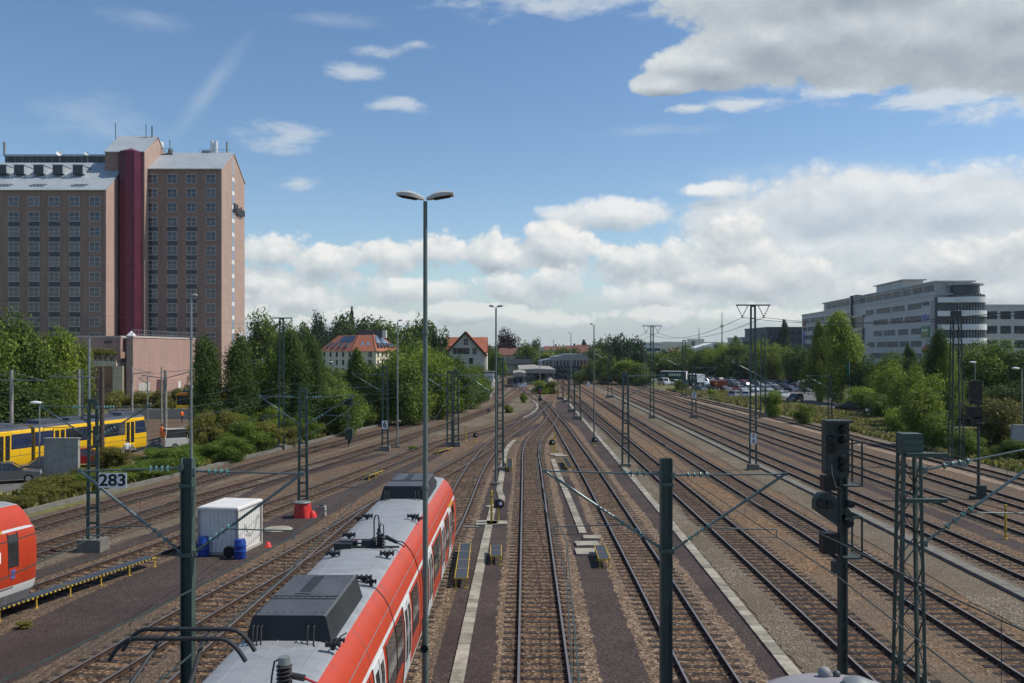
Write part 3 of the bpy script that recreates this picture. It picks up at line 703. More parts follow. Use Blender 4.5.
ladder_mast(645, 387, 347, 'farthest visible lattice mast on the right hand verge', .9, .6, (1.4, 1.2, .5), (), pitch=1.5)
ladder_mast(830, 428, 376, 'slender lattice mast with an orange lamp beyond the signal mast', .5, .4, (1.0, .9, .35), ((-1, 3.0, 6.5, 5.0),), mt='mast dark')
for i, (a, b, c, l) in enumerate(((560, 399.5, 373, 'farthest of the four green masts along the brown path right of the crossover'), (566, 402.5, 374, 'second farthest of the four green masts along the brown path right of the crossover'),
                               (571.6, 412, 372, 'second nearest of the four green masts along the brown path right of the crossover'), (577.3, 419.5, 384, 'nearest and lowest of the four green masts along the brown path right of the crossover'))):
    ladder_mast(a, b, c, l, .9, .7, (1.6, 1.3, .5), ((1, 3.4, 6, 4.8),) if i < 2 else (), pitch=.9)
# right lattice mast at the verge
X, Y_ = G(956, 466); h = zat(311, Y_)
t = thing('lattice_mast', 'very tall lattice mast at the right verge before the round office tower', 'lattice mast', (X, Y_, 0), 0, PG)
foundation(t, 2.0, 1.5, .35, 'concrete'); mb = MB(); lattice(mb, h, 1.05, .62, .7, .45, .9, .10, .07); mb.build('mast_frame', 'mast dark', t)
t1, T1 = t_mast(652, 418.5, 325.5, 'farther of the two T shaped feeder masts among the right hand tracks', 2.7)
t2, T2 = t_mast(753, 470, 304.5, 'nearer and bigger T shaped feeder mast, with a two line number plate on its shaft', 2.75, (('7', '8'), zat(438, 74)))
t3, T3 = t_mast(281.5, 449.5, 317.5, 'T shaped feeder mast in front of the poplar beside the hotel', 2.15)
t4, T4 = t_mast(590, 384, 345, 'tiny distant T shaped mast near the station roofs', 3.5)

# ---------------------------------------------------------------- light masts
def lamp_mast(X, Y_, h, label, heads=2, r0=.085, r1=.055, sp=.62, extra=None, m='lamp pole', hs=1.0, ang=.17):
    t = thing('lamp_mast', label, 'lamp mast', (X, Y_, 0), 0, 'tall lamp masts of the yard')
    mb = MB(); mb.tube((0, 0, 0), (0, 0, 3.2), r0, r0, 12); mb.tube((0, 0, 3.2), (0, 0, h-.06), r0*.85, r1, 12)
    for z in (3.2, h*.48, h*.76): mb.tube((0, 0, z-.05), (0, 0, z+.05), r0*1.12, None, 12)
    mb.build('pole', m, t, True)
    fb = MB(); fb.box((0, 0, .06), (.55, .55, .24)); fb.build('foundation', 'concrete dark', t)
    for s in ((-1, 1) if heads == 2 else ((1,) if heads == 1 else (-1,))):
        hb = MB(); L = sp*hs; rings = []
        for k in range(6):
            u = k/5; x = s*(.03+L*u); z = h-.02+ang*L*u+.02*math.sin(u*3)
            w = (.05+.10*math.sin(min(1, u*2.2)*1.57))*hs*1.25; th = .035+.04*math.sin(u*math.pi)
            rings.append([(x, -w, z-th*.25), (x, w, z-th*.25), (x, w*.95, z+th*1.0), (x, w*.5, z+th*1.7), (x, -w*.5, z+th*1.7), (x, -w*.95, z+th*1.0)])
        hb.loft(rings, 0); o = hb.build('lamp_head', ['lamp grey'], t, True)
        gb = MB(); gb.loft([[(s*L*.3, -.1*hs, h-.036+ang*L*.3), (s*L*.3, .1*hs, h-.036+ang*L*.3), (s*L*.95, .1*hs, h-.036+ang*L*.95), (s*L*.95, -.1*hs, h-.036+ang*L*.95)], [(s*L*.35, -.08*hs, h-.062+ang*L*.35), (s*L*.35, .08*hs, h-.062+ang*L*.35), (s*L*.9, .08*hs, h-.062+ang*L*.9), (s*L*.9, -.08*hs, h-.062+ang*L*.9)]])
        gb.build('diffuser', 'black', o)
    return t
Y1 = 21.9; t = lamp_mast(xat(425.3, Y1), Y1, zat(199, Y1), 'tallest and nearest lamp mast with two heads, beside the red train', 2, .08, .05, .66)
sp = MB(); rr = [(.03, .16), (.05, .1), (.07, .04), (.1, 0)]
for i in range(3):
    (ra, ya), (rb, yb) = rr[i], rr[i+1]; sp.tube((0, -.1-.2+ya, 0), (0, -.1-.2+yb, 0), ra, rb, 12, 0, i == 0)
sp.tube((0, -.11, 0), (0, .06, 0), .02, None, 6, 0)
sp.build('loudspeaker', 'unit dark', t, True, loc=(0, 0, zat(645, Y1)))
X, Y_ = G(496, 485); lamp_mast(X, Y_, zat(307, Y_), 'second lamp mast with two heads, left of the centre track', 2, .09, .06, .5)
X, Y_ = G(397.5, 447.5); lamp_mast(X, Y_, zat(321, Y_), 'slender lamp mast with one head to the right, in front of the red roofed villa', 1, .09, .06, .45, m='galvanised')
X, Y_ = G(594, 442); lamp_mast(X, Y_, zat(324.5, Y_), 'lamp mast with one head to the left, on the brown path beside a red lamp', 3, .085, .055, .42)
lamp_mast(xat(191.2, 72), 72, zat(296, 72), 'tall grey lamp mast rising behind the left green post in front of the hotel', 1, .12, .085, .42, m='galvanised')
for px, top, Y_, l in ((571, 333, 190, 'far lamp mast left of the tiny T shaped mast'), (540, 337, 240, 'faint far lamp mast above the station roofs'), (553.5, 340, 260, 'farthest faint lamp mast above the station roofs')):
    lamp_mast(xat(px, Y_), Y_, zat(top, Y_), l, 3, .11, .08, .7, m='galvanised')

# ---------------------------------------------------------------- main signal, right foreground
Ys = 21.0; Xs = xat(842.5, Ys)
t = thing('signal_mast', 'dark light signal with two lamp boxes on a mast in the right foreground', 'railway signal', (Xs, Ys, 0))
zs = lambda y: zat(y, Ys)
xs = lambda x: xat(x, Ys)-Xs
mb = MB()
for sx in (-1, 1): mb.box((sx*.07, 0, zs(470)/2), (.05, .16, zs(470)))
mb.box((0, 0, zs(470)/2), (.092, .05, zs(470)-.02))
for i in range(12): mb.box((0, 0, .4+i*.5), (.092, .1, .14))
mb.build('mast', 'mast dark', t)
def plate(name, pts, y, th, m, par, mi=0):
    mb = MB(); a = [Vector((x, y, z)) for x, z in pts]; b = [p+Vector((0, th, 0)) for p in a]
    mb.loft([a, b], 0); return mb.build(name, m, par)
bx = plate('upper_lamp_box', [(xs(825), zs(474)), (xs(848.5), zs(474)), (xs(848.5), zs(422)), (xs(847), zs(420)), (xs(826), zs(420)), (xs(825), zs(422))], -.06, .3, 'mast dark', t)
rim = MB(); rim.box((xs(836.7), -.07, zs(421)), (.6, .36, .05)); rim.box((xs(836.7), -.075, zs(471)), (.5, .02, .3)); rim.box((xs(829), -.08, zs(458)), (.13, .04, .16)); rim.box((xs(832), -.085, zs(446)), (.22, .05, .16)); rim.build('back_cover', 'mast dark', bx)
for lx, ly in ((841.5, 429), (830.5, 439), (842, 439.5), (831, 448), (841, 459), (841, 467)):
    c = Vector((xs(lx), -.07, zs(ly))); lamps = MB(); lamps.tube(c, c-Vector((0, .16, 0)), .105, .09, 12); lamps.tube(c-Vector((0, .16, 0)), c-Vector((0, .2, 0)), .06, .05, 10); lamps.build('lamp_housing', 'black', bx, True)
cb = MB(); cb.pipe([(xs(830), -.1, zs(464)), (xs(830.5), -.14, zs(474)), (xs(834), -.12, zs(486)), (xs(839), -.08, zs(488))], .012); cb.build('cable', 'galvanised', t)
sm = MB(); sm.box((xs(829.5), .05, zs(483)), (.32, .3, .34)); sm.build('small_box', 'black', t)
ob = plate('lower_lamp_box', [(xs(815), zs(510)), (xs(815), zs(500)), (xs(820), zs(493.5)), (xs(829), zs(493)), (xs(838), zs(499)), (xs(840), zs(508)), (xs(848), zs(508)), (xs(853), zs(515)), (xs(853), zs(522)), (xs(847), zs(529)), (xs(838), zs(526)), (xs(826), zs(518))], -.05, .28, 'mast dark', t)
for lx, ly in ((820, 503), (827.5, 504), (848, 503), (847, 522)):
    c = Vector((xs(lx), -.06, zs(ly))); lm = MB(); lm.tube(c, c-Vector((0, .16, 0)), .1, .085, 12); lm.build('lamp_housing', 'black', ob, True)
sm = MB(); sm.box((xs(829.5), .05, zs(543)), (.36, .3, .48)); sm.build('square_box', 'black', t)
sm = MB(); sm.box((xs(835.5), .0, zs(567)), (.16, .18, .28)); sm.build('terminal_box', 'mast dark', t)
for yt, yb in ((441, 484), (515, 555)):
    rl = MB(); x1 = xs(857); x0 = xs(840)
    rl.bar((x0, -.3, zs(yt+2)), (x1, -.3, zs(yt)), .035, .035); rl.bar((x0, .3, zs(yt)), (x1, .3, zs(yt)), .035, .035); rl.bar((x1, -.3, zs(yt)), (x1, .3, zs(yt)), .035, .035)
    for yy in (-.3, .3): rl.bar((x1, yy, zs(yt)), (x1, yy, zs(yb)), .035, .035)
    rl.bar((x1, -.3, zs(yb)), (x1, .3, zs(yb)), .03, .03); rl.box(((x0+x1)/2, 0, zs(yb)-.01), (x1-x0, .62, .03)); rl.build('platform_rail', 'mast dark', t)
# second signal farther right
X, Y_ = G(978.5, 499); t = thing('signal_mast', 'smaller black light signal on a thin mast near the right picture edge', 'railway signal', (X, Y_, 0))
mb = MB(); mb.tube((0, 0, 0), (0, 0, 7.4), .1, .08, 10); mb.build('mast', 'mast dark', t)
mb = MB(); mb.box((-.2, 0, zat(393, Y_)), (.75, .3, 1.5)); mb.box((-.2, -.2, zat(381, Y_)), (.8, .2, .06)); mb.build('upper_lamp_box', 'black', t)
mb = MB(); mb.box((-.3, 0, zat(413, Y_)), (.95, .28, .8)); mb.box((-.15, 0, zat(422, Y_)), (.6, .28, .6), 0, 0, 1.0); mb.build('lower_lamp_box', 'black', t)
mb = MB(); mb.box((.12, -.15, .55), (.5, .35, .75)); mb.box((.0, 0, .1), (.9, .7, .2)); mb.build('control_box', 'mast dark', t)
mb = MB(); mb.box((0, -.1, 5.0), (.6, .5, .03)); mb.bar((.3, -.3, 5), (.3, -.3, 6), .03, .03); mb.build('platform_rail', 'mast dark', t)
# small signal seen from behind at the left verge
X, Y_ = G(348.5, 447); t = thing('signal_mast', 'low signal post with a grey switch box at the foot, before the left hedge', 'railway signal', (X, Y_, 0))
mb = MB(); mb.tube((0, 0, 0), (0, 0, 4.6), .07, .06, 8); mb.build('mast', 'mast green', t)
mb = MB(); mb.box((.0, 0, 4.55), (.9, .3, .6)); mb.tube((-.45, -.2, 4.7), (-.45, -.5, 4.65), .13, .1, 10); mb.tube((.3, -.2, 4.5), (.3, -.5, 4.45), .13, .1, 10); mb.build('lamp_box', 'black', t)
mb = MB(); mb.box((.05, 0, 1.35), (.75, .45, 1.1)); mb.tube((.1, 0, .8), (.1, 0, .35), .2, .12, 10); mb.build('control_box', 'mast dark', t)

# pale hood at the bottom edge
Yh = 10.0; t = thing('lamp_hood', 'pale grey domed metal hood with two round knobs at the bottom picture edge', 'hood', (xat(838, Yh), Yh, 0))
mb = MB(); mb.tube((0, 0, 0), (0, 0, 5.6), .09, .08, 12); mb.build('post', 'mast dark', t)
pr = [(.0, .22), (.12, .218), (.3, .20), (.48, .165), (.66, .11), (.78, .05), (.82, .0), (.8, -.06)]
mb = MB(); mb.lathe([(r*1.15, z) for r, z in reversed(pr[1:])]+[(.02, .22)], 48, (.03, 0, zat(688, Yh)-.215)); mb.build('dome', 'hood grey', t, True)
for px, py, r, m in ((824.5, 676, .075, 'hood grey'), (836.6, 677, .044, 'unit grey')):
    kb = MB(); kb.lathe([(r*math.sin(math.pi*k/10)+.001, -r*math.cos(math.pi*k/10)) for k in range(11)], 16, (xat(px, Yh+.45)-xat(838, Yh), .45, zat(py-3, Yh+.45))); kb.build('knob', m, t, True)
kb = MB(); kb.lathe([(.16, 0), (.15, .04), (.08, .07), (.01, .08)], 20, (.25, .1, zat(684, Yh+.1))); kb.build('cap', 'galvanised', t, True)

# ---------------------------------------------------------------- yellow posts, ground signals
def ypost(px, py, top, label, r=.06):
    X, Y_ = G(px, py); h = zat(top, Y_); mb = MB(); mb.tube((0, 0, 0), (0, 0, h), r, r, 10); mb.tube((0, 0, h), (0, 0, h+.03), r*1.05, r*.6, 10); mb.tube((0, 0, h*.82), (0, 0, h*.86), r*1.05, None, 10, 1)
    mb.tube((0, 0, 0), (0, 0, .04), r*2.2, r*2.2, 10)
    tag(mb.build('marker_post', ['yellow paint', 'mast dark'], None, True, (X, Y_, 0)), label, 'marker post')
ypost(491.5, 524, 491, 'yellow post beside the black signal disc on the pale duct left of the centre')
ypost(554.5, 454, 434, 'yellow post between the two central tracks')
ypost(1005.6, 539, 505, 'yellow post on a concrete slab at the right picture edge')
ypost(465.8, 441, 425, 'yellow post beyond the red train, left of the second lamp mast')
ypost(558.5, 395.5, 390, 'tiny far yellow post right of the double crossover')
def dwarf(px, py, top, label, red=False, face=1):
    X, Y_ = G(px, py); h = zat(top, Y_); t = thing('ground_signal', label, 'ground signal', (X, Y_, 0))
    mb = MB(); mb.tube((0, 0, 0), (0, 0, h-.4), .04, None, 8); mb.box((0, 0, .03), (.35, .3, .06)); mb.build('stand', 'yellow paint', t)
    mb = MB(); pts = [(-.3+.0, h-.45), (.12, h-.5), (.3, h-.35), (.3, h-.1), (.1, h+.04), (-.2, h-.02)]
    a = [(x, 0, z) for x, z in pts]; b = [(x, .25, z) for x, z in pts]; mb.loft([a, b]); mb.tube((-.1, -.1, h-.25), (-.1, .02, h-.25), .13, .15, 12); mb.build('lamp_case', 'black', t)
    mb = MB(); mb.tube((.12, -.03, h-.2), (.12, -.012, h-.2), .1, None, 12, 0); mb.box((.31, .1, h-.2), (.02, .2, .3), 1); mb.build('disc', ['white paint', 'signal red'], t)
dwarf(498.5, 524, 500, 'black and white ground signal with red edge beside the left yellow post')
dwarf(552, 455, 440, 'black ground signal with red edge beside the yellow post between the central tracks')
dwarf(475.5, 441, 433, 'black ground signal beyond the red train')
dwarf(594.5, 446, 437.5, 'red and black ground lamp at the foot of the single headed lamp mast')
dwarf(489, 414, 409, 'small dark ground box on the gravel left of the crossover')
for i, (px, py, top, l) in enumerate(((540, 401, 388, 'red and blue banded signal post in front of the green bush beyond the crossover'),)):
    X, Y_ = G(px, py); h = zat(top, Y_); t = thing('banded_post', l, 'signal post', (X, Y_, 0)); mb = MB(); mb.box((0, 0, h/2), (.3, .3, h)); mb.box((0, 0, .3), (.7, .7, .6)); mb.build('post', 'mast dark', t)
    mb = MB(); mb.box((0, -.2, h*.7), (.5, .1, .35), 0); mb.box((0, -.2, h*.9), (.45, .1, .3), 1); mb.build('plate', ['signal red', 'sign blue'], t)
# white number plate near the station, on two short posts
X, Y_ = G(522.5, 392); t = thing('number_sign', 'small white plate on two stakes before the station canopy', 'sign', (X, Y_, 0)); mb = MB()
for sx in (-.7, .7): mb.tube((sx, 0, 0), (sx, 0, 1.4), .05, None, 6)
mb.build('stake', 'mast dark', t); mb = MB(); mb.box((0, -.06, 1.6), (2.0, .04, .9)); mb.build('plate', 'white paint', t)
X, Y_ = G(614, 379); 
mb = MB(); mb.box((0, 0, .45), (2.4, 1.6, .9), 0, 0, .9); mb.box((-.9, 0, 1.2), (.4, .4, .6)); tag(mb.build('equipment_cabinet', 'galvanised', None, loc=(*G(621, 382), 0)), 'low grey equipment cabinet among the far right tracks', 'cabinet')
mb = MB(); mb.box((0, 0, .6), (.7, .5, 1.2)); mb.box((0, 0, 1.22), (.8, .6, .06)); tag(mb.build('equipment_cabinet', 'white paint', None, loc=(*G(588.5, 386.5), 0)), 'narrow white cabinet beside the far main line', 'cabinet')
mb = MB(); mb.box((0, 0, .55), (1.1, .5, 1.1)); mb.box((0, 0, 1.12), (1.2, .6, .06)); tag(mb.build('equipment_cabinet', 'white paint', None, loc=(*G(377.5, 424), 0)), 'white cabinet in front of the hedge behind the plated mast', 'cabinet')

# ---------------------------------------------------------------- overhead wires
def wire(pts, label, r=.012, name='overhead_wire', sag=0.0):
    o = Vector(pts[0]); P = []
    for a, b in zip(pts, pts[1:]):
        a = Vector(a); b = Vector(b); n = 8 if sag else 1
        for k in range(n):
            u = k/n; P.append(a.lerp(b, u)-Vector((0, 0, sag*4*u*(1-u)))-o)
    P.append(Vector(pts[-1])-o)
    mb = MB(); mb.pipe(P, r, 4); ob = mb.build(name, 'mast dark', None, loc=o); return tag(ob, label, 'overhead wire', 'overhead wires above the tracks')
def line_over(C, label, z=5.65, zz=.2, y1=150):
    pts = [p for p in C if 4 < p.y < y1][::24]
    if len(pts) < 2: return
    o = pts[0].copy(); o.z = z; mb = MB(); r = random.Random(4)
    P = [Vector((p.x+(zz if i % 2 else -zz)-o.x, p.y-o.y, 0)) for i, p in enumerate(pts)]; mb.pipe(P, .013, 4)
    Q = []
    for i in range(len(P)-1):
        for k in range(6):
            u = k/6; s = ((i % 4)+u)/4; Q.append(P[i].lerp(P[i+1], u)+Vector((0, 0, .35+1.15*(2*s-1)**2)))
    mb.pipe(Q, .012, 4)
    for i in range(0, len(Q), 3):
        q = Q[i]; mb.tube((q.x, q.y, 0), q, .005, None, 4, 0, False)
    tag(mb.build('overhead_wire', 'mast dark', None, loc=o), label, 'overhead wire', 'overhead wires above the tracks')
for C, l in ((A, 'contact wire hung above the centre track'), (B, 'contact wire hung above the track right of the centre post'), (T, 'contact wire hung above the big red train'), (L2, 'short contact wire left of the big red train'), (L3, 'contact wire above the walkway track'),
             (C_, 'contact wire above the main line under the signal mast'), (D, 'contact wire above the main line beside the light gravel'), (L4, 'contact wire above the curved line behind the white container'), (L5, 'contact wire above the curved line beside the left shrubs'), (Ft, 'contact wire above the middle right hand track')):
    line_over(C, l)
for s, l in ((-1, 'left feeder cable slung along the T shaped masts'), (1, 'right feeder cable slung along the T shaped masts')):
    xo = s*.85; pts = [(T4.x+xo, T4.y, T4.z-1), (T1.x+xo, T1.y, T1.z-1.05), (T2.x+xo, T2.y, T2.z-1.05), (21.5+xo, 14, 12.4)]
    wire(pts, l, .022, 'feeder_cable', 1.2)
for px0, py0, Y0, px1, py1, Y1_, l in ((-20, 302, 64, 281, 324, 88, 'thin line from the left picture edge to the feeder mast at the poplar'), (-20, 392, 80, 200, 388, 110, 'tram wire strung in front of the podium building'), (-20, 396, 84, 165, 392, 112, 'lower tram wire strung in front of the podium building')):
    wire([at(px0, py0, Y0), at(px1, py1, Y1_)], l, .014, 'overhead_wire', .4)
# ---------------------------------------------------------------- electric trains
PR = [(1.22, .32), (1.36, .70), (1.45, 1.02), (1.505, 1.7), (1.51, 2.1), (1.49, 2.6), (1.435, 3.0), (1.41, 3.10), (1.32, 3.40), (1.18, 3.66), (1.0, 3.86), (.93, 3.90), (.5, 3.97)]
def px_side(z):
    for (x0, z0), (x1, z1) in zip(PR, PR[1:]):
        if z0 <= z <= z1: return x0+(x1-x0)*(z-z0)/(z1-z0)
    return PR[-1][0]
RING = PR+[(-x, z) for x, z in reversed(PR)]
NP = len(PR)
def seg_mat(i):
    k = i if i < NP else 2*NP-2-i
    if i == NP-1 or k in (10, 11): return 3
    if k == 0: return 2
    if k == 1: return 1
    if k == 6: return 1
    if i == 2*NP-1: return 2
    return 0
def side_panel(mb, s, y0, y1, z0, z1, off=.008, mi=0):
    zs = sorted({z0, z1}|{z for _, z in PR if z0 < z < z1})
    vs = []
    for z in zs:
        x = px_side(z)+off; vs += [(s*x, y0, z), (s*x, y1, z)]
    mb.add(vs, [(2*i, 2*i+1, 2*i+3, 2*i+2) for i in range(len(zs)-1)], mi)
    o = [(s*px_side(z), y, z) for z in (zs[0], zs[-1]) for y in (y0, y1)]
    mb.add([vs[0], vs[1], o[1], o[0]], [(0, 1, 2, 3)], mi); mb.add([vs[-2], vs[-1], o[3], o[2]], [(0, 1, 2, 3)], mi)
def train_car(t, y0, L, layout, cab=False, label=None):
    rings = []; ys = [0.0, .06]+[L*k/10 for k in range(1, 10)]
    def ring(y, k=1.0, dz=0): return [(x*k, y, z) for x, z in RING]
    rings = [ring(y) for y in ys]
    if cab:
        for u in (0.0, .25, .5, .75, .9, 1.0):
            rings.append([(x*(1-.11*u**4), (L-.8)*(1-u)+u*(L-max(0, z-2.4)**1.6*.22)-(.25*u if z < .6 else 0), z-(.10*u*u if z > 3 else 0)) for x, z in RING])
    else: rings += [ring(L-.06), ring(L)]
    mb = MB(); mb.loft(rings, 0, True, True, seg_mat)
    body = mb.build('car_body', ['train red', 'train light', 'train skirt', 'train roof'], t, True, loc=(0, y0, 0))
    if cab:
        wb = MB(); a = [(sx*.98, L-max(0, z-2.4)**1.6*.22+.012-abs(sx)*.02, z) for z in (2.05, 3.05) for sx in (-1, -.3, .3, 1)]
        wb.add(a, [(0, 1, 5, 4), (1, 2, 6, 5), (2, 3, 7, 6)]); wb.build('windscreen', 'train glass', body)
        hb = MB()
        for sx in (-.72, .72): hb.tube((sx, L-.1, 1.15), (sx, L+.03, 1.15), .13, .11, 12)
        hb.build('headlight', 'white paint', body)
    # roof seams
    rb = MB()
    for x in (-.62, -.2, .2, .62): rb.b2(x-.012, x+.012, .3, L-2.0, px_roof(x)-.005, px_roof(x)+.012)
    rb.build('roof_seam', 'train roof', body)
    for s in (1, -1):
        gb = MB(); side_panel(gb, s, .0, L-(2.0 if cab else 0), 3.40, 3.415, .006, 0); gb.build('gutter', 'train skirt', body)
        sm_ = MB()
        for ys_ in (L*.22, L*.47, L*.70): side_panel(sm_, s, ys_, ys_+.02, 3.12, 3.84, .005, 0)
        sm_.build('panel_seam', 'train skirt', body)
        for kind, a, b in layout:
            if kind == 'w':
                fb = MB(); side_panel(fb, s, a, b, 1.72, 2.90, .012, 0); w = fb.build('window', 'train glass', body)
                f2 = MB()
                for (p, q, r_, u_) in ((a-.05, a, 1.67, 2.95), (b, b+.05, 1.67, 2.95)): side_panel(f2, s, p, q, r_, u_, .016, 0)
                f2.build('window_frame', 'unit dark', body)
            elif kind == 'd':
                db = MB(); side_panel(db, s, a, b, .72, 3.0, .020, 0); m_ = (a+b)/2
                for p, q in ((a+.14, m_-.12), (m_+.12, b-.14)): side_panel(db, s, p, q, 1.5, 2.82, .028, 1)
                side_panel(db, s, m_-.015, m_+.015, .75, 2.98, .026, 2)
                for p in (a-.03, b): side_panel(db, s, p, p+.03, .72, 3.0, .014, 2)
                db.build('door', ['train light', 'train glass', 'unit dark'], body)
            elif kind == 'y':
                yb = MB(); side_panel(yb, s, a, b, 3.0, 3.10, .009, 0); yb.build('class_stripe', 'yellow paint', body)
    bg = MB()
    for yb_ in (2.2, L-2.8):
        for yy in (-.95, .95):
            for s in (-1, 1): bg.tube((s*.68, yb_+yy, .43), (s*.82, yb_+yy, .43), .43, None, 20)
            bg.tube((-.7, yb_+yy, .43), (.7, yb_+yy, .43), .09, None, 8)
        for s in (-1, 1): bg.b2(s*.98-.1, s*.98+.1, yb_-1.5, yb_+1.5, .3, .62)
    bg.build('bogie', 'unit dark', body)
    return body
def px_roof(x):
    x = abs(x); return 3.97-(.07*max(0, x-.5)/.43)
def roof_unit(t, y0, y1, w, h, label=None, vent=True):
    mb = MB(); z0 = 3.93; s = .16
    pr = [(-w/2-.08, z0-.05), (w/2+.08, z0-.05), (w/2-.06, z0+h-.03), (w/2-.1, z0+h), (-w/2+.1, z0+h), (-w/2+.06, z0+h-.03)]
    a = [(x, y0+(.06 if z > z0+.1 else 0), z) for x, z in pr]; b = [(x, y1-(.12 if z > z0+.1 else 0), z) for x, z in pr]
    mb.loft([a, b], 0, True, True, lambda i: 1 if i in (1, 5) else 0)
    o = mb.build('roof_unit', ['unit grey', 'unit dark'], t)
    f = MB(); f.add([(x*.998, y0-.004+(.06 if z > z0+.1 else 0), z) for x, z in pr], [tuple(range(6))]); f.build('front_face', 'unit dark', o)
    L = y1-y0
    if vent:
        d = MB(); d.b2(-.22, .02, y0+L*.50, y1-.3, z0+h-.02, z0+h+.012, 0); d.b2(-.27, .07, y0+L*.47, y0+L*.50, z0+h, z0+h+.02, 1); d.build('ventilation_grille', ['unit dark', 'unit grey'], o)
    d = MB()
    for yy in (y0+L*.36, y0+L*.42): d.b2(-w/2+.1, w/2-.1, yy, yy+.02, z0+h, z0+h+.014, 1)
    for yy in (y0+.25, y1-.25, y0+L*.4):
        for k in range(9): d.tube((-w/2+.16+k*(w-.32)/8, yy, z0+h), (-w/2+.16+k*(w-.32)/8, yy, z0+h+.01), .014, None, 6, 1)
    d.build('rivets', ['unit dark', 'unit dark'], o)
    for k in range(3):
        yy = y0+L*(.08+.3*k)
        for sx in (-1, 1): d = MB(); d.add([(sx*(w/2+.035-.0*k), yy, z0+.1), (sx*(w/2+.035), yy+L*.24, z0+.1), (sx*(w/2-.045), yy+L*.24, z0+h-.08), (sx*(w/2-.045), yy, z0+h-.08)], [(0, 1, 2, 3)], 0); d.build('ventilation_grille', ['unit dark', 'unit grey'], o)
    c = MB()
    for xx in (-w/2+.12, -w/2+.2, -w/2+.28, w/2-.38, w/2-.26):
        c.pipe([(xx, y0-.0, z0+.34), (xx, y0-.09, z0+.33), (xx+.01, y0-.15, z0+.2), (xx+.02, y0-.2, z0+.04), (xx+.06, y0-.3, z0+.02)], .018, 6)
    c.build('cable', 'unit dark', o)
    return o
def spool(mb, c, r=.085, L=.3, ax=(1, 0, 0)):
    a = Vector(ax)*L/2; c = Vector(c)
    mb.tube(c-a, c+a, r*.6, None, 10)
    for k in (-1, -.35, .35, 1): mb.tube(c+a*k-a*.12, c+a*k+a*.12, r, None, 12)
    mb.tube(c-Vector((0, 0, r+.05)), c, .04, None, 8)
LAY_MID = [('w', .35, 1.55), ('d', 1.95, 3.25), ('w', 3.65, 4.85), ('w', 4.98, 6.18), ('d', 6.55, 7.85), ('w', 8.25, 9.45), ('w', 9.6, 10.8), ('d', 11.2, 12.5), ('w', 12.9, 14.2)]
LAY_MID = [('w', .5, 1.8), ('d', 2.25, 3.55), ('w', 3.95, 5.3), ('w', 5.45, 6.8), ('d', 7.2, 8.5), ('w', 8.9, 10.2), ('w', 10.35, 11.5), ('d', 11.75, 13.0), ('w', 13.4, 14.75)]
LAY_END = [('w', .45, 1.7), ('d', 2.1, 3.4), ('w', 3.8, 5.0), ('w', 5.15, 6.35), ('d', 6.75, 8.05), ('w', 8.45, 9.65), ('d', 10.0, 11.2), ('w', 11.6, 12.5), ('y', 10.6, 12.3)]
Yj = 26.9
tr = thing('train', 'long red electric train with grey roof and black roof boxes in the foreground', 'train', (-4.6+.0141*Yj, Yj, .17), -math.atan(.0141))
c1 = train_car(tr, .07, 14.08, LAY_END, True)
c2 = train_car(tr, -15.4, 15.33, LAY_MID)
c3 = train_car(tr, -31.0, 15.2, LAY_MID)
gb = MB(); gb.loft([[(x*.93, y, z*.985+.02) for x, z in RING] for y in (-.08, -.04, 0, .04, .08)]); gb.build('gangway', 'rubber', tr)
g2 = MB(); g2.loft([[(x*.93, y, z*.985+.02) for x, z in RING] for y in (-15.85, -15.4)]); g2.build('gangway', 'rubber', tr)
def tl(px, py, z=4.0): # pixel on the roof -> train-local coordinates
    Y = F*(CAMH-z-.17)/(py-HY); return (xat(px, Y)-(-4.6+.0141*Y), Y-Yj, z)
yn = tl(288, 643, 3.93)[1]
roof_unit(tr, yn, yn+3.35, 1.56, .52)
yf = tl(400, 500, 3.93)[1]
roof_unit(tr, yf, yf+3.7, 1.66, .52)
rb = MB(); rb.b2(-.85, .85, yf+3.9, yf+4.25, 3.93, 4.06); rb.box((.55, yf+4.3, 4.02), (.5, .12, .16)); rb.build('roof_rail', 'unit dark', tr)
for i, (px, py) in enumerate(((367, 517), (413, 517), (349, 536), (333, 554.5), (387, 554.5), (364, 579))):
    x, y, z = tl(px, py, 4.02); mb = MB(); spool(mb, (x, y, 4.06), .075, .34)
    if i in (0, 1, 5): spool(mb, (x+(.22 if i else -.25), y-.25, 4.03), .06, .22)
    mb.build('roof_insulator', 'unit dark', tr)
x, y, z = tl(379, 546, 4.0); mb = MB()
for dx, dy, h in ((0, 0, .55), (.12, -.1, .42), (-.14, -.05, .3)):
    mb.tube((x+dx, y+dy, 3.95), (x+dx, y+dy, 3.95+h), .06, .05, 10)
    for k in range(4): mb.tube((x+dx, y+dy, 4.02+h*k/5), (x+dx, y+dy, 4.06+h*k/5), .095, .06, 10)
mb.pipe([(x-.14, y, 4.1), (x-.14, y, 4.75), (x-.10, y, 4.88), (x-.03, y, 4.88), (x+.0, y, 4.75), (x, y, 4.3)], .02, 6)
mb.pipe([(x, y, 4.45), (x+.06, y, 4.66), (x+.13, y, 4.6), (x+.14, y, 4.3)], .016, 6)
mb.tube((x+.15, y+.3, 4.2), (x+.5, y+.05, 4.1), .065, .05, 10); mb.tube((x+.5, y+.05, 4.1), (x+.75, y-.1, 4.0), .02, None, 6)
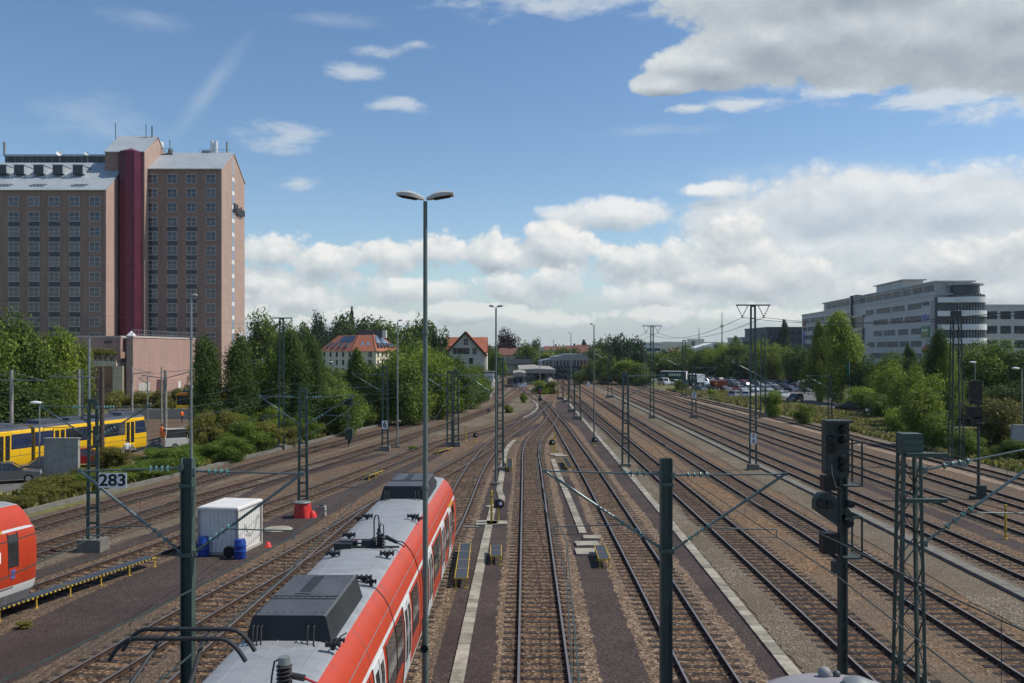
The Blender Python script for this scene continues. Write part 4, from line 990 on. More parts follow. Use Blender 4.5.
mb.box((x-.9, y+.15, 4.04), (.5, .2, .16)); mb.box((x-1.0, y-.15, 4.03), (.5, .2, .16)); mb.tube((x-.7, y+.1, 4.06), (x-.2, y+.0, 4.06), .025, None, 6); mb.box((x-.35, y+.05, 4.06), (.28, .3, .22)); mb.tube((x-.75, y-.12, 4.0), (x+.6, y-.1, 4.0), .03, None, 6)
mb.build('switch_gear', 'unit dark', tr, True)
x, y, z = tl(284.5, 700, 4.0); mb = MB(); mb.tube((x, y, 3.93), (x, y, 4.62), .06, None, 12)
for k in range(9): mb.lathe([(.06, 0), (.125, .012), (.13, .03), (.06, .05)], 18, (x, y, 4.0+k*.066))
mb.tube((x, y, 4.58), (x, y, 4.70), .10, .09, 14, 1); mb.tube((x+.1, y+.05, 4.38), (x+.32, y+.02, 4.35), .055, None, 10); mb.tube((x+.32, y+.02, 4.35), (x+.7, y-.05, 4.22), .022, None, 6, 2)
mb.pipe([(x-.07, y, 4.66), (x-.16, y, 4.62), (x-.2, y, 4.4), (x-.22, y, 4.2), (x-.42, y, 4.06), (x-.6, y, 4.02)], .016, 6); mb.box((x-.62, y, 4.02), (.22, .2, .14)); mb.box((x+.55, y-.1, 4.0), (.4, .25, .1))
mb.build('surge_arrester', ['porcelain brown', 'galvanised', 'cloth red'], tr, True)
x, y, z = tl(333, 647, 4.0); mb = MB(); spool(mb, (x, y, 4.06), .06, .25); spool(mb, (x+.05, y+.3, 4.04), .05, .2); mb.pipe([(x, y, 4.05), (x+.1, y+.3, 4.12), (x+.12, y+.7, 4.05)], .015, 5); mb.build('roof_insulator', 'unit dark', tr)
# raised collector: two bars with drooping ends, arms reaching back to the roof
pan = MB(); zc = 5.52
for dy in (-.22, .22):
    pts = []
    for k in range(-11, 12):
        u = k/11*.98; au = abs(u); zz = zc-(max(0, au-.62)/.36)**2*.32; pts.append((u, dy, zz))
    pan.pipe(pts, .032, 8)
pan.bar((-.3, -.22, zc-.04), (-.3, .22, zc-.04), .03, .03); pan.bar((.3, -.22, zc-.04), (.3, .22, zc-.04), .03, .03)
for sx in (-1, 1): pan.tube((sx*.3, 0, zc-.05), (sx*.52, -1.7, 4.7), .028, .035, 8); pan.tube((sx*.52, -1.7, 4.7), (sx*.1, -.6, 4.1), .045, None, 8)
pan.tube((-.55, -1.7, 4.7), (.55, -1.7, 4.7), .03, None, 8); pan.b2(-.7, .7, -.9, -.75, 3.98, 4.1); pan.b2(-.7, .7, .3, .45, 3.98, 4.1)
for sx in (-.6, .6): pan.b2(sx-.04, sx+.04, -.9, .45, 4.02, 4.09)
Yp = F*(CAMH-zc-.17)/(634-HY)
pan.build('pantograph', 'unit dark', tr, True, loc=(xat(183, Yp)-(-4.6+.0141*Yp), Yp-Yj, 0))
# the train at the left picture edge
i0 = min(range(len(L3)), key=lambda i: abs(L3[i].y-35)); a = L3[i0]; d = (L3[i0]-L3[i0-8]).normalized()
tr2 = thing('train', 'rounded red cab end of a second train cut by the left picture edge', 'train', (a.x-d.x*14.75, a.y-d.y*14.75, .17), -math.atan2(d.x, d.y))
e = train_car(tr2, 0, 14.3, [('w', .45, 1.7), ('d', 2.1, 3.4), ('w', 3.8, 5.0), ('w', 5.15, 6.35), ('d', 6.75, 8.05), ('w', 8.45, 9.65), ('d', 10.0, 11.0), ('w', 12.75, 13.15), ('y', 11.2, 12.5)], True)
lettering('1', .55, 'white paint', e, (px_side(2.1)+.018, 12.3, 2.15), (math.pi/2, 0, math.pi/2), name='class_number')
mb = MB()
for k in range(3): side_panel(mb, 1, 12.85, 13.05, 1.28+k*.12, 1.37+k*.12, .014, 0)
mb.build('symbol_plate', 'sign blue', e); mb = MB(); side_panel(mb, 1, 12.25, 13.0, .95, 1.0, .012); side_panel(mb, 1, 12.1, 12.16, .95, 1.35, .012); mb.build('hatch', 'train skirt', e)

# ---------------------------------------------------------------- container, barrels, red cover
X0, Y0 = G(243, 555.5); t = thing('site_container', 'small white corrugated container with a bright roof, standing on the brown path', 'container', (X0-.98, Y0+1.3, 0), -math.radians(8.5))
def corrugated(name, w, d, h, z0, m, par, pitch=.2, dep=.035):
    mb = MB()
    for (x0, y0, x1, y1) in ((-w/2, -d/2, w/2, -d/2), (w/2, -d/2, w/2, d/2), (w/2, d/2, -w/2, d/2), (-w/2, d/2, -w/2, -d/2)):
        a = Vector((x0, y0, 0)); b = Vector((x1, y1, 0)); L = (b-a).length; dd = (b-a)/L; nn = Vector((dd.y, -dd.x, 0)); n = max(2, int(L/pitch)); P = []
        for k in range(n):
            s = L*k/n; q = L/n
            for f, o in ((0, 0), (.35, 0), (.5, -dep), (.85, -dep)): P.append(a+dd*(s+q*f)+nn*o)
        P.append(b)
        vs = [(p.x, p.y, z0) for p in P]+[(p.x, p.y, z0+h) for p in P]; k = len(P)
        mb.add(vs, [(i, i+1, k+i+1, k+i) for i in range(k-1)])
    return mb.build(name, m, par)
corrugated('wall_panels', 1.92, 2.62, 2.06, .12, 'white sheet', t)
mb = MB(); mb.box((0, 0, 2.22), (2.06, 2.78, .1)); mb.box((0, 0, 2.285), (1.96, 2.68, .04))
for k in range(7): mb.b2(-.9, .9, -1.2+k*.38, -1.12+k*.38, 2.3, 2.318)
mb.build('roof', 'white sheet', t)
mb = MB(); mb.box((0, 0, .09), (2.0, 2.7, .14))
for sx in (-1, 1):
    for sy in (-1, 1): mb.b2(sx*.98-.05, sx*.98+.05, sy*1.33-.05, sy*1.33+.05, 0, 2.18)
mb.build('frame', ['concrete pale'], t)
mb = MB(); mb.pipe([(.99, -.6, 1.4), (1.02, -.3, .9), (1.02, .1, .75), (1.02, .5, .95), (1.02, .9, 1.6)], .018, 6); mb.build('hose', 'galvanised', t)
def barrel(px, py, label, r=.27, h=.92):
    X, Y_ = G(px, py); mb = MB(); mb.lathe([(r*.86, 0), (r*.95, .03), (r, .12), (r*1.01, h*.36), (r*1.05, h*.38), (r*1.05, h*.41), (r*1.01, h*.43), (r*1.01, h*.64), (r*1.05, h*.66), (r*1.05, h*.69), (r*1.0, h*.71), (r*.96, h*.9), (r*.82, h*.95)], 24)
    o = mb.build('barrel', 'barrel blue', None, True, (X, Y_+r, 0)); tag(o, label, 'barrel', 'blue plastic barrels at the container')
    mb = MB(); mb.tube((0, 0, h*.94), (0, 0, h), r*.9, r*.88, 24); mb.build('lid', 'barrel blue', o, True); return o
barrel(238.3, 560, 'blue plastic barrel in front of the container corner'); barrel(201.5, 557.5, 'blue plastic barrel half hidden behind the left green post')
X, Y_ = G(228.5, 558); mb = MB(); mb.tube((0, 0, .28), (0, .12, .28), .27, None, 24); mb.tube((0, -.03, .28), (0, 0, .28), .25, .27, 24); mb.tube((0, -.04, .28), (0, .13, .28), .08, None, 12)
tag(mb.build('cable_reel', 'rubber', None, True, (X, Y_+.05, 0)), 'small round black reel leaning at the container between the barrels', 'reel')
X, Y_ = G(302.5, 517.5); t = thing('mast_cover', 'red plastic cover wrapped round the foot of a lattice mast', 'cover', (X, Y_, 0)); mb = MB(); rings = []
for z, w in ((0, .54), (.3, .51), (.6, .48), (.85, .46), (.88, .44)):
    rings.append([(w*math.cos(a)*(1+.07*math.sin(5*a+z*3)), w*.8*math.sin(a)*(1+.07*math.sin(5*a+z*3)), z) for a in [2*math.pi*k/24 for k in range(24)]])
mb.loft(rings); mb.build('sheet', 'red cover', t, True); mb = MB(); mb.lathe([(.47, .0), (.49, .04), (.44, .08)], 24, (0, 0, .86)); mb.build('rim', 'galvanised', t)
mb = MB(); rings = [[(.58+w*math.cos(a)*(1+.2*math.sin(3*a)), w*math.sin(a)*.8, z) for a in [2*math.pi*k/14 for k in range(14)]] for z, w in ((0, .25), (.2, .2), (.36, .12), (.4, .04))]; mb.loft(rings); mb.build('sheet_fold', 'red cover', t, True)
X, Y_ = G(312, 517); mb = MB(); mb.box((0, 0, .3), (.5, .5, .6), 0, 0, .95); mb.box((0, 0, .63), (.3, .3, .1), 1); tag(mb.build('concrete_block', ['concrete', 'mast dark'], None, loc=(X+.5, Y_+.3, 0)), 'pale concrete block behind the red cover', 'block')
mb = MB(); mb.lathe([(.2, 0), (.17, .06), (.1, .2), (.04, .26), (.01, .27)], 14); tag(mb.build('red_bag', 'red cover', None, True, (*G(268, 547), 0)), 'small red bag at the back corner of the white container', 'bag')
mb = MB(); mb.lathe([(.75, 0), (.78, .05), (.7, .1), (.2, .12)], 24); tag(mb.build('manhole_cover', 'trough stone', None, loc=(*G(278, 530), 0)), 'round pale manhole slab behind the container', 'manhole')

# ---------------------------------------------------------------- trams
def tram(t, y0, L, nose=0):
    W = 1.32; pr = [(1.22, .35), (W, .55), (W, 1.75), (1.30, 2.95), (1.26, 3.25), (1.05, 3.45), (.7, 3.52)]
    ring = pr+[(-x, z) for x, z in reversed(pr)]; n = len(pr)
    def sm(i):
        k = i if i < n else 2*n-2-i
        return 1 if k == 2 else (2 if k in (4, 5) or i == n-1 else (3 if i == 2*n-1 else 0))
    rings = [[(x, y, z) for x, z in ring] for y in (0, L*.5, L-1.2)]
    if nose: rings += [[(x*.95, L-.6, z) for x, z in ring], [(x*.82, L-(.1 if z < 1.8 else .1+(z-1.8)*.3), z) for x, z in ring]]
    else: rings += [[(x, L, z) for x, z in ring]]
    mb = MB(); mb.loft(rings, 0, True, True, sm); b = mb.build('tram_body', ['tram yellow', 'tram blue', 'tram roof', 'unit dark'], t, True, loc=(0, y0, 0))
    for s in (-1, 1):
        for k in range(3):
            y1 = L*(.14+.31*k); mb = MB(); mb.b2(s*(W+.012)-.012, s*(W+.012)+.012, y1, y1+1.35, .5, 3.15, 0)
            for q in (.14, .76): mb.b2(s*(W+.026)-.006, s*(W+.026)+.006, y1+q, y1+q+.45, .95, 2.9, 1)
            mb.build('door', ['tram yellow', 'black'], b)
            for q in range(2):
                a = y1+1.6+q*1.95
                if a+1.7 < L-(1.4 if nose else .3): mb = MB(); mb.b2(s*(W-.004)-.014, s*(W-.004)+.014, a, a+1.75, 1.85, 2.85); mb.build('window', 'train glass', b)
    rb = MB()
    for k in range(4): rb.b2(-.75, .75, L*(.08+.23*k), L*(.08+.23*k)+L*.15, 3.48, 3.80)
    rb.b2(-.98, -.93, .3, L-1, 3.44, 3.56); rb.b2(.93, .98, .3, L-1, 3.44, 3.56); rb.build('roof_equipment', 'tram roof', b)
    bg = MB()
    for yy in (L*.15, L*.24, L*.76, L*.85):
        for s in (-1, 1): bg.tube((s*.68, yy, .34), (s*.8, yy, .34), .34, None, 16)
    bg.build('bogie', 'unit dark', b)
    if nose: wb = MB(); wb.add([(sx*1.0, L-(.1+(z-1.8)*.3)+.02, z) for z in (1.9, 3.0) for sx in (-1, 1)], [(0, 1, 3, 2)]); wb.build('windscreen', 'train glass', b)
dr = Vector((-35.6+40.4, 88-71, 0)).normalized(); rz = -math.atan2(dr.x, dr.y)
e1 = Vector((-36.6, 88, 0)); t = thing('tram', 'yellow tram with dark blue window band standing left of the hotel podium', 'tram', (*(e1-dr*28.8)[:2], .1), rz)
tram(t, 14.6, 14.2, 1); tram(t, 0, 14.2, 0); g = MB(); g.b2(-1.15, 1.15, 14.2, 14.6, .6, 3.3); g.build('gangway', 'rubber', t)
d2 = Vector((3.6, 27, 0)).normalized(); t = thing('tram', 'second yellow tram farther back, half hidden by the two dark poplars', 'tram', (xat(187, 132), 131, .1), -math.atan2(d2.x, d2.y))
tram(t, 0, 13, 0); tram(t, 13.4, 13, 1); g = MB(); g.b2(-1.15, 1.15, 13, 13.4, .6, 3.3); g.build('gangway', 'rubber', t)
mb = MB(); mb.b2(-1.2, 1.2, -.05, -.02, 1.7, 3.1, 0); mb.b2(-.9, .9, -.07, -.05, 3.1, 3.4, 1); mb.build('end_window', ['train glass', 'orange'], t)

# ---------------------------------------------------------------- cars
PAINT = {'silver': (.42, .43, .44), 'white': (.78, .78, .77), 'black': (.015, .015, .017), 'grey': (.11, .115, .12), 'dark blue': (.018, .03, .08), 'red': (.38, .02, .02), 'blue': (.04, .11, .3), 'green': (.02, .12, .06)}
for k, c in PAINT.items(): mat('car paint '+k, c, .22, .25, .03, .5, None, .6)
CARM = {}
def car_meshes(kind, colour):
    if (kind, colour) in CARM: return CARM[(kind, colour)]
    if kind == 'van':
        L, W, H = 4.8, 1.85, 1.95; low = [(-2.4, .3), (2.4, .3), (2.4, .75), (2.3, 1.0), (1.75, 1.12), (-2.38, 1.12), (-2.4, .7)]; top = [(1.7, 1.1), (1.0, 1.88), (.7, 1.95), (-2.2, 1.95), (-2.36, 1.1)]
    elif kind == 'hatch':
        L, W, H = 4.1, 1.72, 1.48; low = [(-2.05, .28), (2.05, .28), (2.08, .55), (1.95, .78), (1.1, .93), (-1.98, .95), (-2.08, .6)]; top = [(1.05, .92), (.35, 1.40), (.1, 1.46), (-1.3, 1.45), (-1.6, 1.38), (-1.98, .93)]
    elif kind == 'estate':
        L, W, H = 4.6, 1.76, 1.48; low = [(-2.3, .28), (2.3, .28), (2.33, .55), (2.2, .78), (1.2, .92), (-2.25, .95), (-2.33, .6)]; top = [(1.15, .91), (.45, 1.40), (.2, 1.46), (-1.8, 1.46), (-2.25, .94)]
    else:
        L, W, H = 4.5, 1.75, 1.42; low = [(-2.25, .28), (2.25, .28), (2.28, .55), (2.15, .76), (1.15, .9), (-1.5, .95), (-2.2, .93), (-2.28, .6)]; top = [(1.1, .89), (.4, 1.36), (.1, 1.42), (-.8, 1.41), (-1.65, .94)]
    def body(pts, w, inset):
        mb = MB(); n = len(pts); r = []
        cy = sum(z for _, z in pts)/n
        for x, k in ((-w/2, .95), (-w/2+.07, 1), (w/2-.07, 1), (w/2, .95)):
            r.append([(x*1.0, y*(1 if k == 1 else .985), cy+(z-cy)*k) for y, z in pts])
        mb.loft(r); return mb
    b = body(low, W, 0); me_b = b.mesh('body', 'car paint '+colour, True)
    # glasshouse tapers inwards, painted roof on top
    g = MB(); rr = []; n = len(top); zt = max(z for _, z in top)
    def wx(z): return (W/2-.06)*(1-.16*(z-.9)/(zt-.9))
    for s in (-1, 1): rr.append([(s*wx(z), y, z) for y, z in top])
    g.loft(rr); me_g = g.mesh('window', 'car glass')
    ro = MB(); tp = [(y, z) for y, z in top if z > zt-.1]; a = [(-wx(z)-.01, y, z+.012) for y, z in tp]; c = [(wx(z)+.01, y, z+.012) for y, z in tp]
    ro.loft([a, c, [(x, y, z+.02) for x, y, z in c], [(x, y, z+.02) for x, y, z in a]], 0, False, False); ro.loft([[(x, y, z+.03) for x, y, z in a], [(x, y, z+.03) for x, y, z in c]], 0, False, False)
    for s in (-1, 1):
        for i in range(len(top)-1):
            (y0, z0), (y1, z1) = top[i], top[i+1]
            if z1 != z0 and abs(z1-z0) > .2: ro.bar((s*(wx(z0)+.004), y0, z0), (s*(wx(z1)+.004), y1, z1), .05, .07)
        ro.bar((s*(wx(zt)+.005), -.25, zt-.02), (s*(wx(.95)+.006), -.25, .95), .03, .08)
    me_r = ro.mesh('roof', 'car paint '+colour)
    wm = MB(); wm.tube((-.1, 0, 0), (.1, 0, 0), .31, None, 18, 0); wm.tube((-.105, 0, 0), (.105, 0, 0), .19, None, 12, 1); me_w = wm.mesh('wheel', ['rubber', 'galvanised'])
    lm = MB(); lm.box((0, 0, 0), (.34, .05, .13)); me_h = lm.mesh('headlight', 'white paint'); me_t = lm.mesh('tail_light', 'signal red')
    pm = MB(); pm.box((0, 0, 0), (.5, .02, .11)); me_p = pm.mesh('number_plate', 'white paint')
    CARM[(kind, colour)] = (me_b, me_g, me_r, me_w, me_h, me_t, me_p, L, W); return CARM[(kind, colour)]
def car(kind, colour, X, Y_, rz, label, group=None, z=.015):
    me = car_meshes(kind, colour); L, W = me[7], me[8]
    t = thing('parked_car' if kind != 'van' else 'parked_van', label, 'van' if kind == 'van' else 'car', (X, Y_, z), rz, group)
    inst('body', me[0], t); inst('window', me[1], t); inst('roof', me[2], t)
    for sx in (-1, 1):
        for fy in (.32, -.3): inst('wheel', me[3], t, (sx*(W/2-.1), L*fy, .31))
    for sx in (-1, 1): inst('headlight', me[4], t, (sx*(W/2-.32), L/2+.005, .66)); inst('tail_light', me[5], t, (sx*(W/2-.28), -L/2-.01, .72))
    inst('number_plate', me[6], t, (0, -L/2-.02, .55)); inst('number_plate', me[6], t, (0, L/2+.02, .45))
    return t
X, Y_ = G(4, 484); car('estate', 'grey', X-.2, Y_+.6, math.radians(-62), 'dark grey estate car cut by the left picture edge, on the street', 'cars beside the grey wall panel')
X, Y_ = G(38, 479); car('sedan', 'grey', X-.6, Y_+2.0, math.radians(-118+180+55), 'charcoal saloon car facing out beside the grey wall panel', 'cars beside the grey wall panel')
X, Y_ = G(86, 466); car('hatch', 'red', X, Y_, math.radians(-70), 'dark red car half hidden behind the grey wall panel', 'cars beside the grey wall panel')
# work van with orange stripe beside the track workers
X, Y_ = G(184, 449); t = car('van', 'white', X, Y_+1, math.radians(-55), 'white works vehicle beside the tram track, left of the dark poplars')
mb = MB(); mb.b2(-.9, .9, -2.46, -2.43, 1.2, 1.8, 0); mb.b2(-.5, .5, -.2, .2, 2.02, 2.1, 1); mb.build('orange_marking', ['orange', 'yellow paint'], t)
# the railside car park
rows = [
 (401.5, [(795, 'black', 'hatch')]),
 (398, [(737, 'silver', 'estate'), (749, 'white', 'hatch'), (783, 'white', 'hatch')]),
 (391.5, [(700, 'grey', 'hatch'), (712, 'black', 'estate'), (724, 'grey', 'sedan'), (740, 'silver', 'hatch'), (752, 'white', 'hatch'), (765, 'silver', 'sedan'), (776, 'black', 'hatch'), (790, 'dark blue', 'sedan'), (803, 'silver', 'sedan'), (815, 'silver', 'estate')]),
 (388, [(682, 'black', 'van'), (733, 'black', 'hatch'), (744, 'dark blue', 'estate'), (757, 'silver', 'hatch'), (770, 'white', 'sedan'), (782, 'black', 'sedan'), (794, 'grey', 'hatch')]),
 (385, [(664, 'white', 'van'), (676, 'white', 'hatch'), (703, 'white', 'van'), (712, 'silver', 'hatch'), (723, 'black', 'hatch'), (733, 'silver', 'estate'), (744, 'red', 'hatch'), (755, 'grey', 'sedan'), (766, 'black', 'estate'), (777, 'dark blue', 'hatch'), (789, 'black', 'hatch')]),
 (382, [(678, 'silver', 'hatch'), (688, 'blue', 'hatch'), (699, 'white', 'hatch'), (708, 'white', 'estate'), (718, 'grey', 'hatch'), (729, 'white', 'hatch'), (739, 'black', 'sedan'), (749, 'silver', 'sedan'), (760, 'red', 'hatch'), (770, 'black', 'hatch')]),
 (379, [(688, 'white', 'hatch'), (697, 'silver', 'estate'), (706, 'white', 'hatch'), (715, 'dark blue', 'hatch'), (724, 'silver', 'hatch'), (734, 'grey', 'estate'), (744, 'black', 'hatch'), (755, 'white', 'sedan')]),
]
rown = ['nearest', 'second', 'third', 'fourth', 'fifth', 'sixth', 'farthest']; ordn = ['first', 'second', 'third', 'fourth', 'fifth', 'sixth', 'seventh', 'eighth', 'ninth', 'tenth', 'eleventh', 'twelfth']
kn = {'hatch': 'small car', 'estate': 'estate car', 'sedan': 'saloon car', 'van': 'van'}
for i, (py, cs) in enumerate(rows):
    for j, (px, colr, kd) in enumerate(cs):
        X, Y_ = G(px, py); car(kd, colr, X, Y_, math.radians((20 if i % 2 else 200)+rnd.uniform(-6, 6)-60*(i < 2)), f'{colr} {kn[kd]}, {ordn[j]} from the left in the {rown[i]} row of the car park', 'cars in the railside car park')
X, Y_ = G(848, 412); car('hatch', 'black', X, Y_, math.radians(70), 'dark small car half hidden by the tall birch at the car park edge')
for px, c, l in ((956, 'black', 'black car glimpsed between the right hand trees'), (942, 'white', 'white car glimpsed left of the small right hand signal')):
    X, Y_ = G(px, 424); car('hatch', c, X, Y_+20, math.radians(60), l)
# lorries, container and awnings in the car park
def trailer(px, py, top, L, label, rz, door='white paint'):
    X, Y_ = G(px, py); h = zat(top, Y_); t = thing('lorry_trailer', label, 'trailer', (X, Y_, 0), rz)
    mb = MB(); mb.b2(-1.25, 1.25, -L/2, L/2, 1.0, h); mb.build('cargo_box', 'trailer green', t)
    mb = MB(); mb.b2(-1.28, 1.28, -L/2-.02, L/2+.02, h, h+.12); mb.b2(-1.2, 1.2, -L/2-.04, -L/2-.005, 1.1, h-.05); mb.b2(-1.2, 1.2, L/2+.005, L/2+.04, 1.1, h-.05); mb.build('white_frame', door, t)
    mb = MB()
    for k in range(5): mb.b2(1.252, 1.262, -L*.18+k*.75, -L*.18+k*.75+.55, h*.62, h*.62+.7); mb.b2(-1.262, -1.252, -L*.18+k*.75, -L*.18+k*.75+.55, h*.62, h*.62+.7)
    mb.build('light_marking', 'sign pale', t)
    for yy in (-L*.3, -L*.18, L*.32):
        for sx in (-1, 1): mb = MB(); mb.tube((sx*1.0, yy, .5), (sx*1.24, yy, .5), .5, None, 16); mb.build('wheel', 'rubber', t)
    mb = MB(); mb.b2(-1.0, 1.0, -L/2, L/2, .75, 1.0); mb.build('chassis', 'unit dark', t)
trailer(674, 383, 371.5, 7.5, 'dark green lorry trailer with a white roof edge, left end of the car park', math.radians(-112))
trailer(727, 378.5, 372, 9.5, 'long dark green trailer parked at the back of the car park', math.radians(-97))
trailer(696, 386, 374.5, 5, 'short light green and white lorry box left of the rust red container', math.radians(-160))
X, Y_ = G(720, 391.5); t = thing('shipping_container', 'rust red corrugated shipping container at the edge of the car park', 'container', (X, Y_+1.0, 0), math.radians(14))
corrugated('wall_panels', 3.7, 2.4, 2.3, .1, 'container rust', t, .3, .05); mb = MB(); mb.box((0, 0, 2.45), (3.76, 2.46, .1)); mb.box((0, 0, .06), (3.74, 2.44, .1)); mb.build('frame', 'container rust', t); mb = MB(); mb.box((-1.3, -1.225, 1.9), (.5, .02, .4)); mb.build('yellow_sign', 'yellow paint', t)
X, Y_ = G(818, 392); t = thing('kiosk', 'small kiosk with white canopy and green base at the car park edge', 'kiosk', (X, Y_+8, 0)); mb = MB(); mb.box((0, 0, .8), (2.6, 2, 1.6)); mb.build('base', 'sign green', t); mb = MB(); mb.lathe([(2.2, 0), (2.1, .3), (.3, .8)], 4, (0, 0, 2.0)); mb.build('canopy', 'office white', t); mb = MB(); mb.box((0, 0, 1.9), (.2, .2, 1.2)); mb.build('post', 'galvanised', t)
def flag(px, py, top, label, w=.9, side=-1):
    X, Y_ = G(px, py); h = zat(top, Y_); t = thing('flagpole', label, 'flagpole', (X, Y_, 0)); mb = MB(); mb.tube((0, 0, 0), (0, 0, h), .08, .05, 8); mb.build('pole', 'white paint', t, True)
    mb = MB(); k = 10; P = []
    for z, f in ((h*.95, 1.0), (h*.8, .8), (h*.62, .6), (h*.5, .4)):
        P.append([(side*w*f*i/k*.7, .12*math.sin(i*1.1+z), z-.12*i/k) for i in range(k+1)])
    mb.loft(P, 0, False, False); mb.loft([[(x, y+.02, z) for x, y, z in r] for r in P], 0, False, False); mb.build('flag', 'sign green', t, True)
flag(811.5, 398, 358, 'left white flagpole with a limp green flag at the car park', 1.0)
flag(849.5, 405, 362, 'right white flagpole with a limp green flag beside the birch', 1.1)
flag(857, 392, 366, 'third flagpole with a green flag, half hidden right of the birch', 1.0)

# ---------------------------------------------------------------- people by the tram line
def person(px, py, label, rz, shirt, trousers, stride=.18, arm=.25, vest=None):
    X, Y_ = G(px, py)
    V = [(0, 0, .95), (0, .0, 1.15), (0, .01, 1.38), (0, .01, 1.48), (0, .03, 1.56), (0, .04, 1.66), (0, .03, 1.74)]; E = [(i, i+1) for i in range(6)]; Rr = [.15, .14, .16, .07, .065, .10, .075]
    for s in (-1, 1):
        o = len(V); f = stride*s
        V += [(s*.1, 0, .9), (s*.11, f*.5+.03, .5), (s*.11, f-.03, .09), (s*.12, f+.13, .05)]; Rr += [.1, .065, .045, .04]; E += [(0, o), (o, o+1), (o+1, o+2), (o+2, o+3)]
        o = len(V); V += [(s*.2, .0, 1.4), (s*.26, -f*.5, 1.14), (s*.25, -f*.5+arm, .94), (s*.25, -f*.5+arm+.08, .88)]; Rr += [.06, .045, .035, .03]; E += [(2, o), (o, o+1), (o+1, o+2), (o+2, o+3)]
    me = bpy.data.meshes.new('body'); me.from_pydata(V, E, []); tmp = bpy.data.objects.new('body', me); COL.objects.link(tmp)
    sk = tmp.modifiers.new('skin', 'SKIN'); sv = me.skin_vertices[0].data
    for i, r_ in enumerate(Rr): sv[i].radius = (r_, r_*.8) if i < 3 else (r_, r_)
    sv[0].use_root = True; ss = tmp.modifiers.new('sub', 'SUBSURF'); ss.levels = 2; ss.render_levels = 2
    m2 = bpy.data.meshes.new_from_object(tmp.evaluated_get(bpy.context.evaluated_depsgraph_get())); bpy.data.objects.remove(tmp)
    m2.materials.clear()
    for x in (M['skin'], M[shirt], M[trousers], M['black']): m2.materials.append(x)
    for p in m2.polygons:
        c = p.center; z = c.z
        p.material_index = 3 if z < .1 else (2 if z < .93 and abs(c.x) < .2 else (1 if z < 1.5 and not (abs(c.x) > .2 and z < 1.05) else 0)); p.use_smooth = True
    m2.name = 'body'; t = thing('person', label, 'person', (X, Y_, .02), rz); inst('body', m2, t)
    hb = MB(); hb.lathe([(.004, .1), (.06, .09), (.105, .03), (.11, -.03), (.1, -.06)][::-1], 14, (0, .025, 1.71)); hb.build('hair', 'hair', t, True)
    if vest: vb = MB(); vb.lathe([(.17, .9), (.19, 1.05), (.2, 1.3), (.19, 1.42), (.1, 1.47)], 16, (0, .01, 0)); vb.build('vest', vest, t, True)
person(162, 441, 'person in an orange work suit standing in front of the white works vehicle', 2.0, 'vest orange', 'vest orange', .1, .2, 'vest orange')
person(127, 460, 'person in a white shirt walking beside the guard rail', .6, 'cloth white', 'cloth dark', .3, .2)
person(59.5, 421, 'person in a dark red top behind the yellow tram', 1.0, 'cloth red', 'cloth dark', .15, .2)
person(173, 406, 'person in blue on the tram platform beside the hedge', -1.0, 'cloth blue', 'cloth dark', .15, .15)
person(182, 423, 'person in dark clothes with orange top beside the tram signal', 1.2, 'vest orange', 'cloth dark', .1, .2)
# ---------------------------------------------------------------- the hotel tower
def pane_mesh(w, h, name='window', nx=2, ny=2, fr='window frame pink', gl='window glass', t=.06):
    """window unit facing -Y: glass set back in a proud frame; returns (glass mesh, frame mesh)"""
    g = MB(); g.b2(-w/2, w/2, -.02, .03, -h/2, h/2)
    f = MB()
    for s in (-1, 1): f.b2(s*(w/2)-t, s*(w/2)+t, -.09, -.022, -h/2-t, h/2+t)
    for s in (-1, 1): f.b2(-w/2+t, w/2-t, -.088, -.022, s*h/2-t, s*h/2+t)
    for i in range(1, nx): x = -w/2+w*i/nx; f.b2(x-t*.6, x+t*.6, -.075, -.022, -h/2+t, h/2-t)
    for i in range(1, ny): z = -h/2+h*i/ny; f.b2(-w/2+t, w/2-t, -.07, -.022, z-t*.6, z+t*.6)
    return g.mesh('window', gl), f.mesh('frame', fr)
HB = Vector((-66.1, 180, 0)); ho = thing('hotel', 'tall pinkish brown hotel tower block with a claret glass stair tower and grey metal roofs', 'hotel', HB)
def hx(px, Y): return xat(px, Y)-HB.x
YR = 180.0; YL = 172.0; SH = 14.37*YR/F
x0 = hx(119, YR); x1 = hx(221.6, YR); zE = zat(168.2, YR); D_ = 15.5; zA = zat(153.2, 187.4)
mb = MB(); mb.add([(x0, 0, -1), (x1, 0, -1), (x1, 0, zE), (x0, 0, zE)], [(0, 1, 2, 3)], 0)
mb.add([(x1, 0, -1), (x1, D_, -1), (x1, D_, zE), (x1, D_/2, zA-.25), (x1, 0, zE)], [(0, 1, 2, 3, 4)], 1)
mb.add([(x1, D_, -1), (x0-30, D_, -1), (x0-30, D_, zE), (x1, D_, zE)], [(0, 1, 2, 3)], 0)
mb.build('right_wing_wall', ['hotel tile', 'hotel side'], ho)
def slab_roof(par, name, a, b, c, d, th, m, ribs=0.0):
    """sloped sheet roof: eave a-b, ridge d-c"""
    a, b, c, d = map(Vector, (a, b, c, d)); n = (b-a).cross(d-a).normalized()
    if n.z < 0: n = -n
    mb = MB(); q = [a, b, c, d]; u = [p+n*th for p in q]
    mb.add(q+u, [(3, 2, 1, 0), (4, 5, 6, 7), (0, 1, 5, 4), (1, 2, 6, 5), (2, 3, 7, 6), (3, 0, 4, 7)])
    if ribs:
        k = int((b-a).length/ribs)
        for i in range(1, k): t = i/k; mb.bar(a.lerp(b, t)+n*(th+.02), d.lerp(c, t)+n*(th+.02), .05, .06)
    return mb.build(name, m, par)
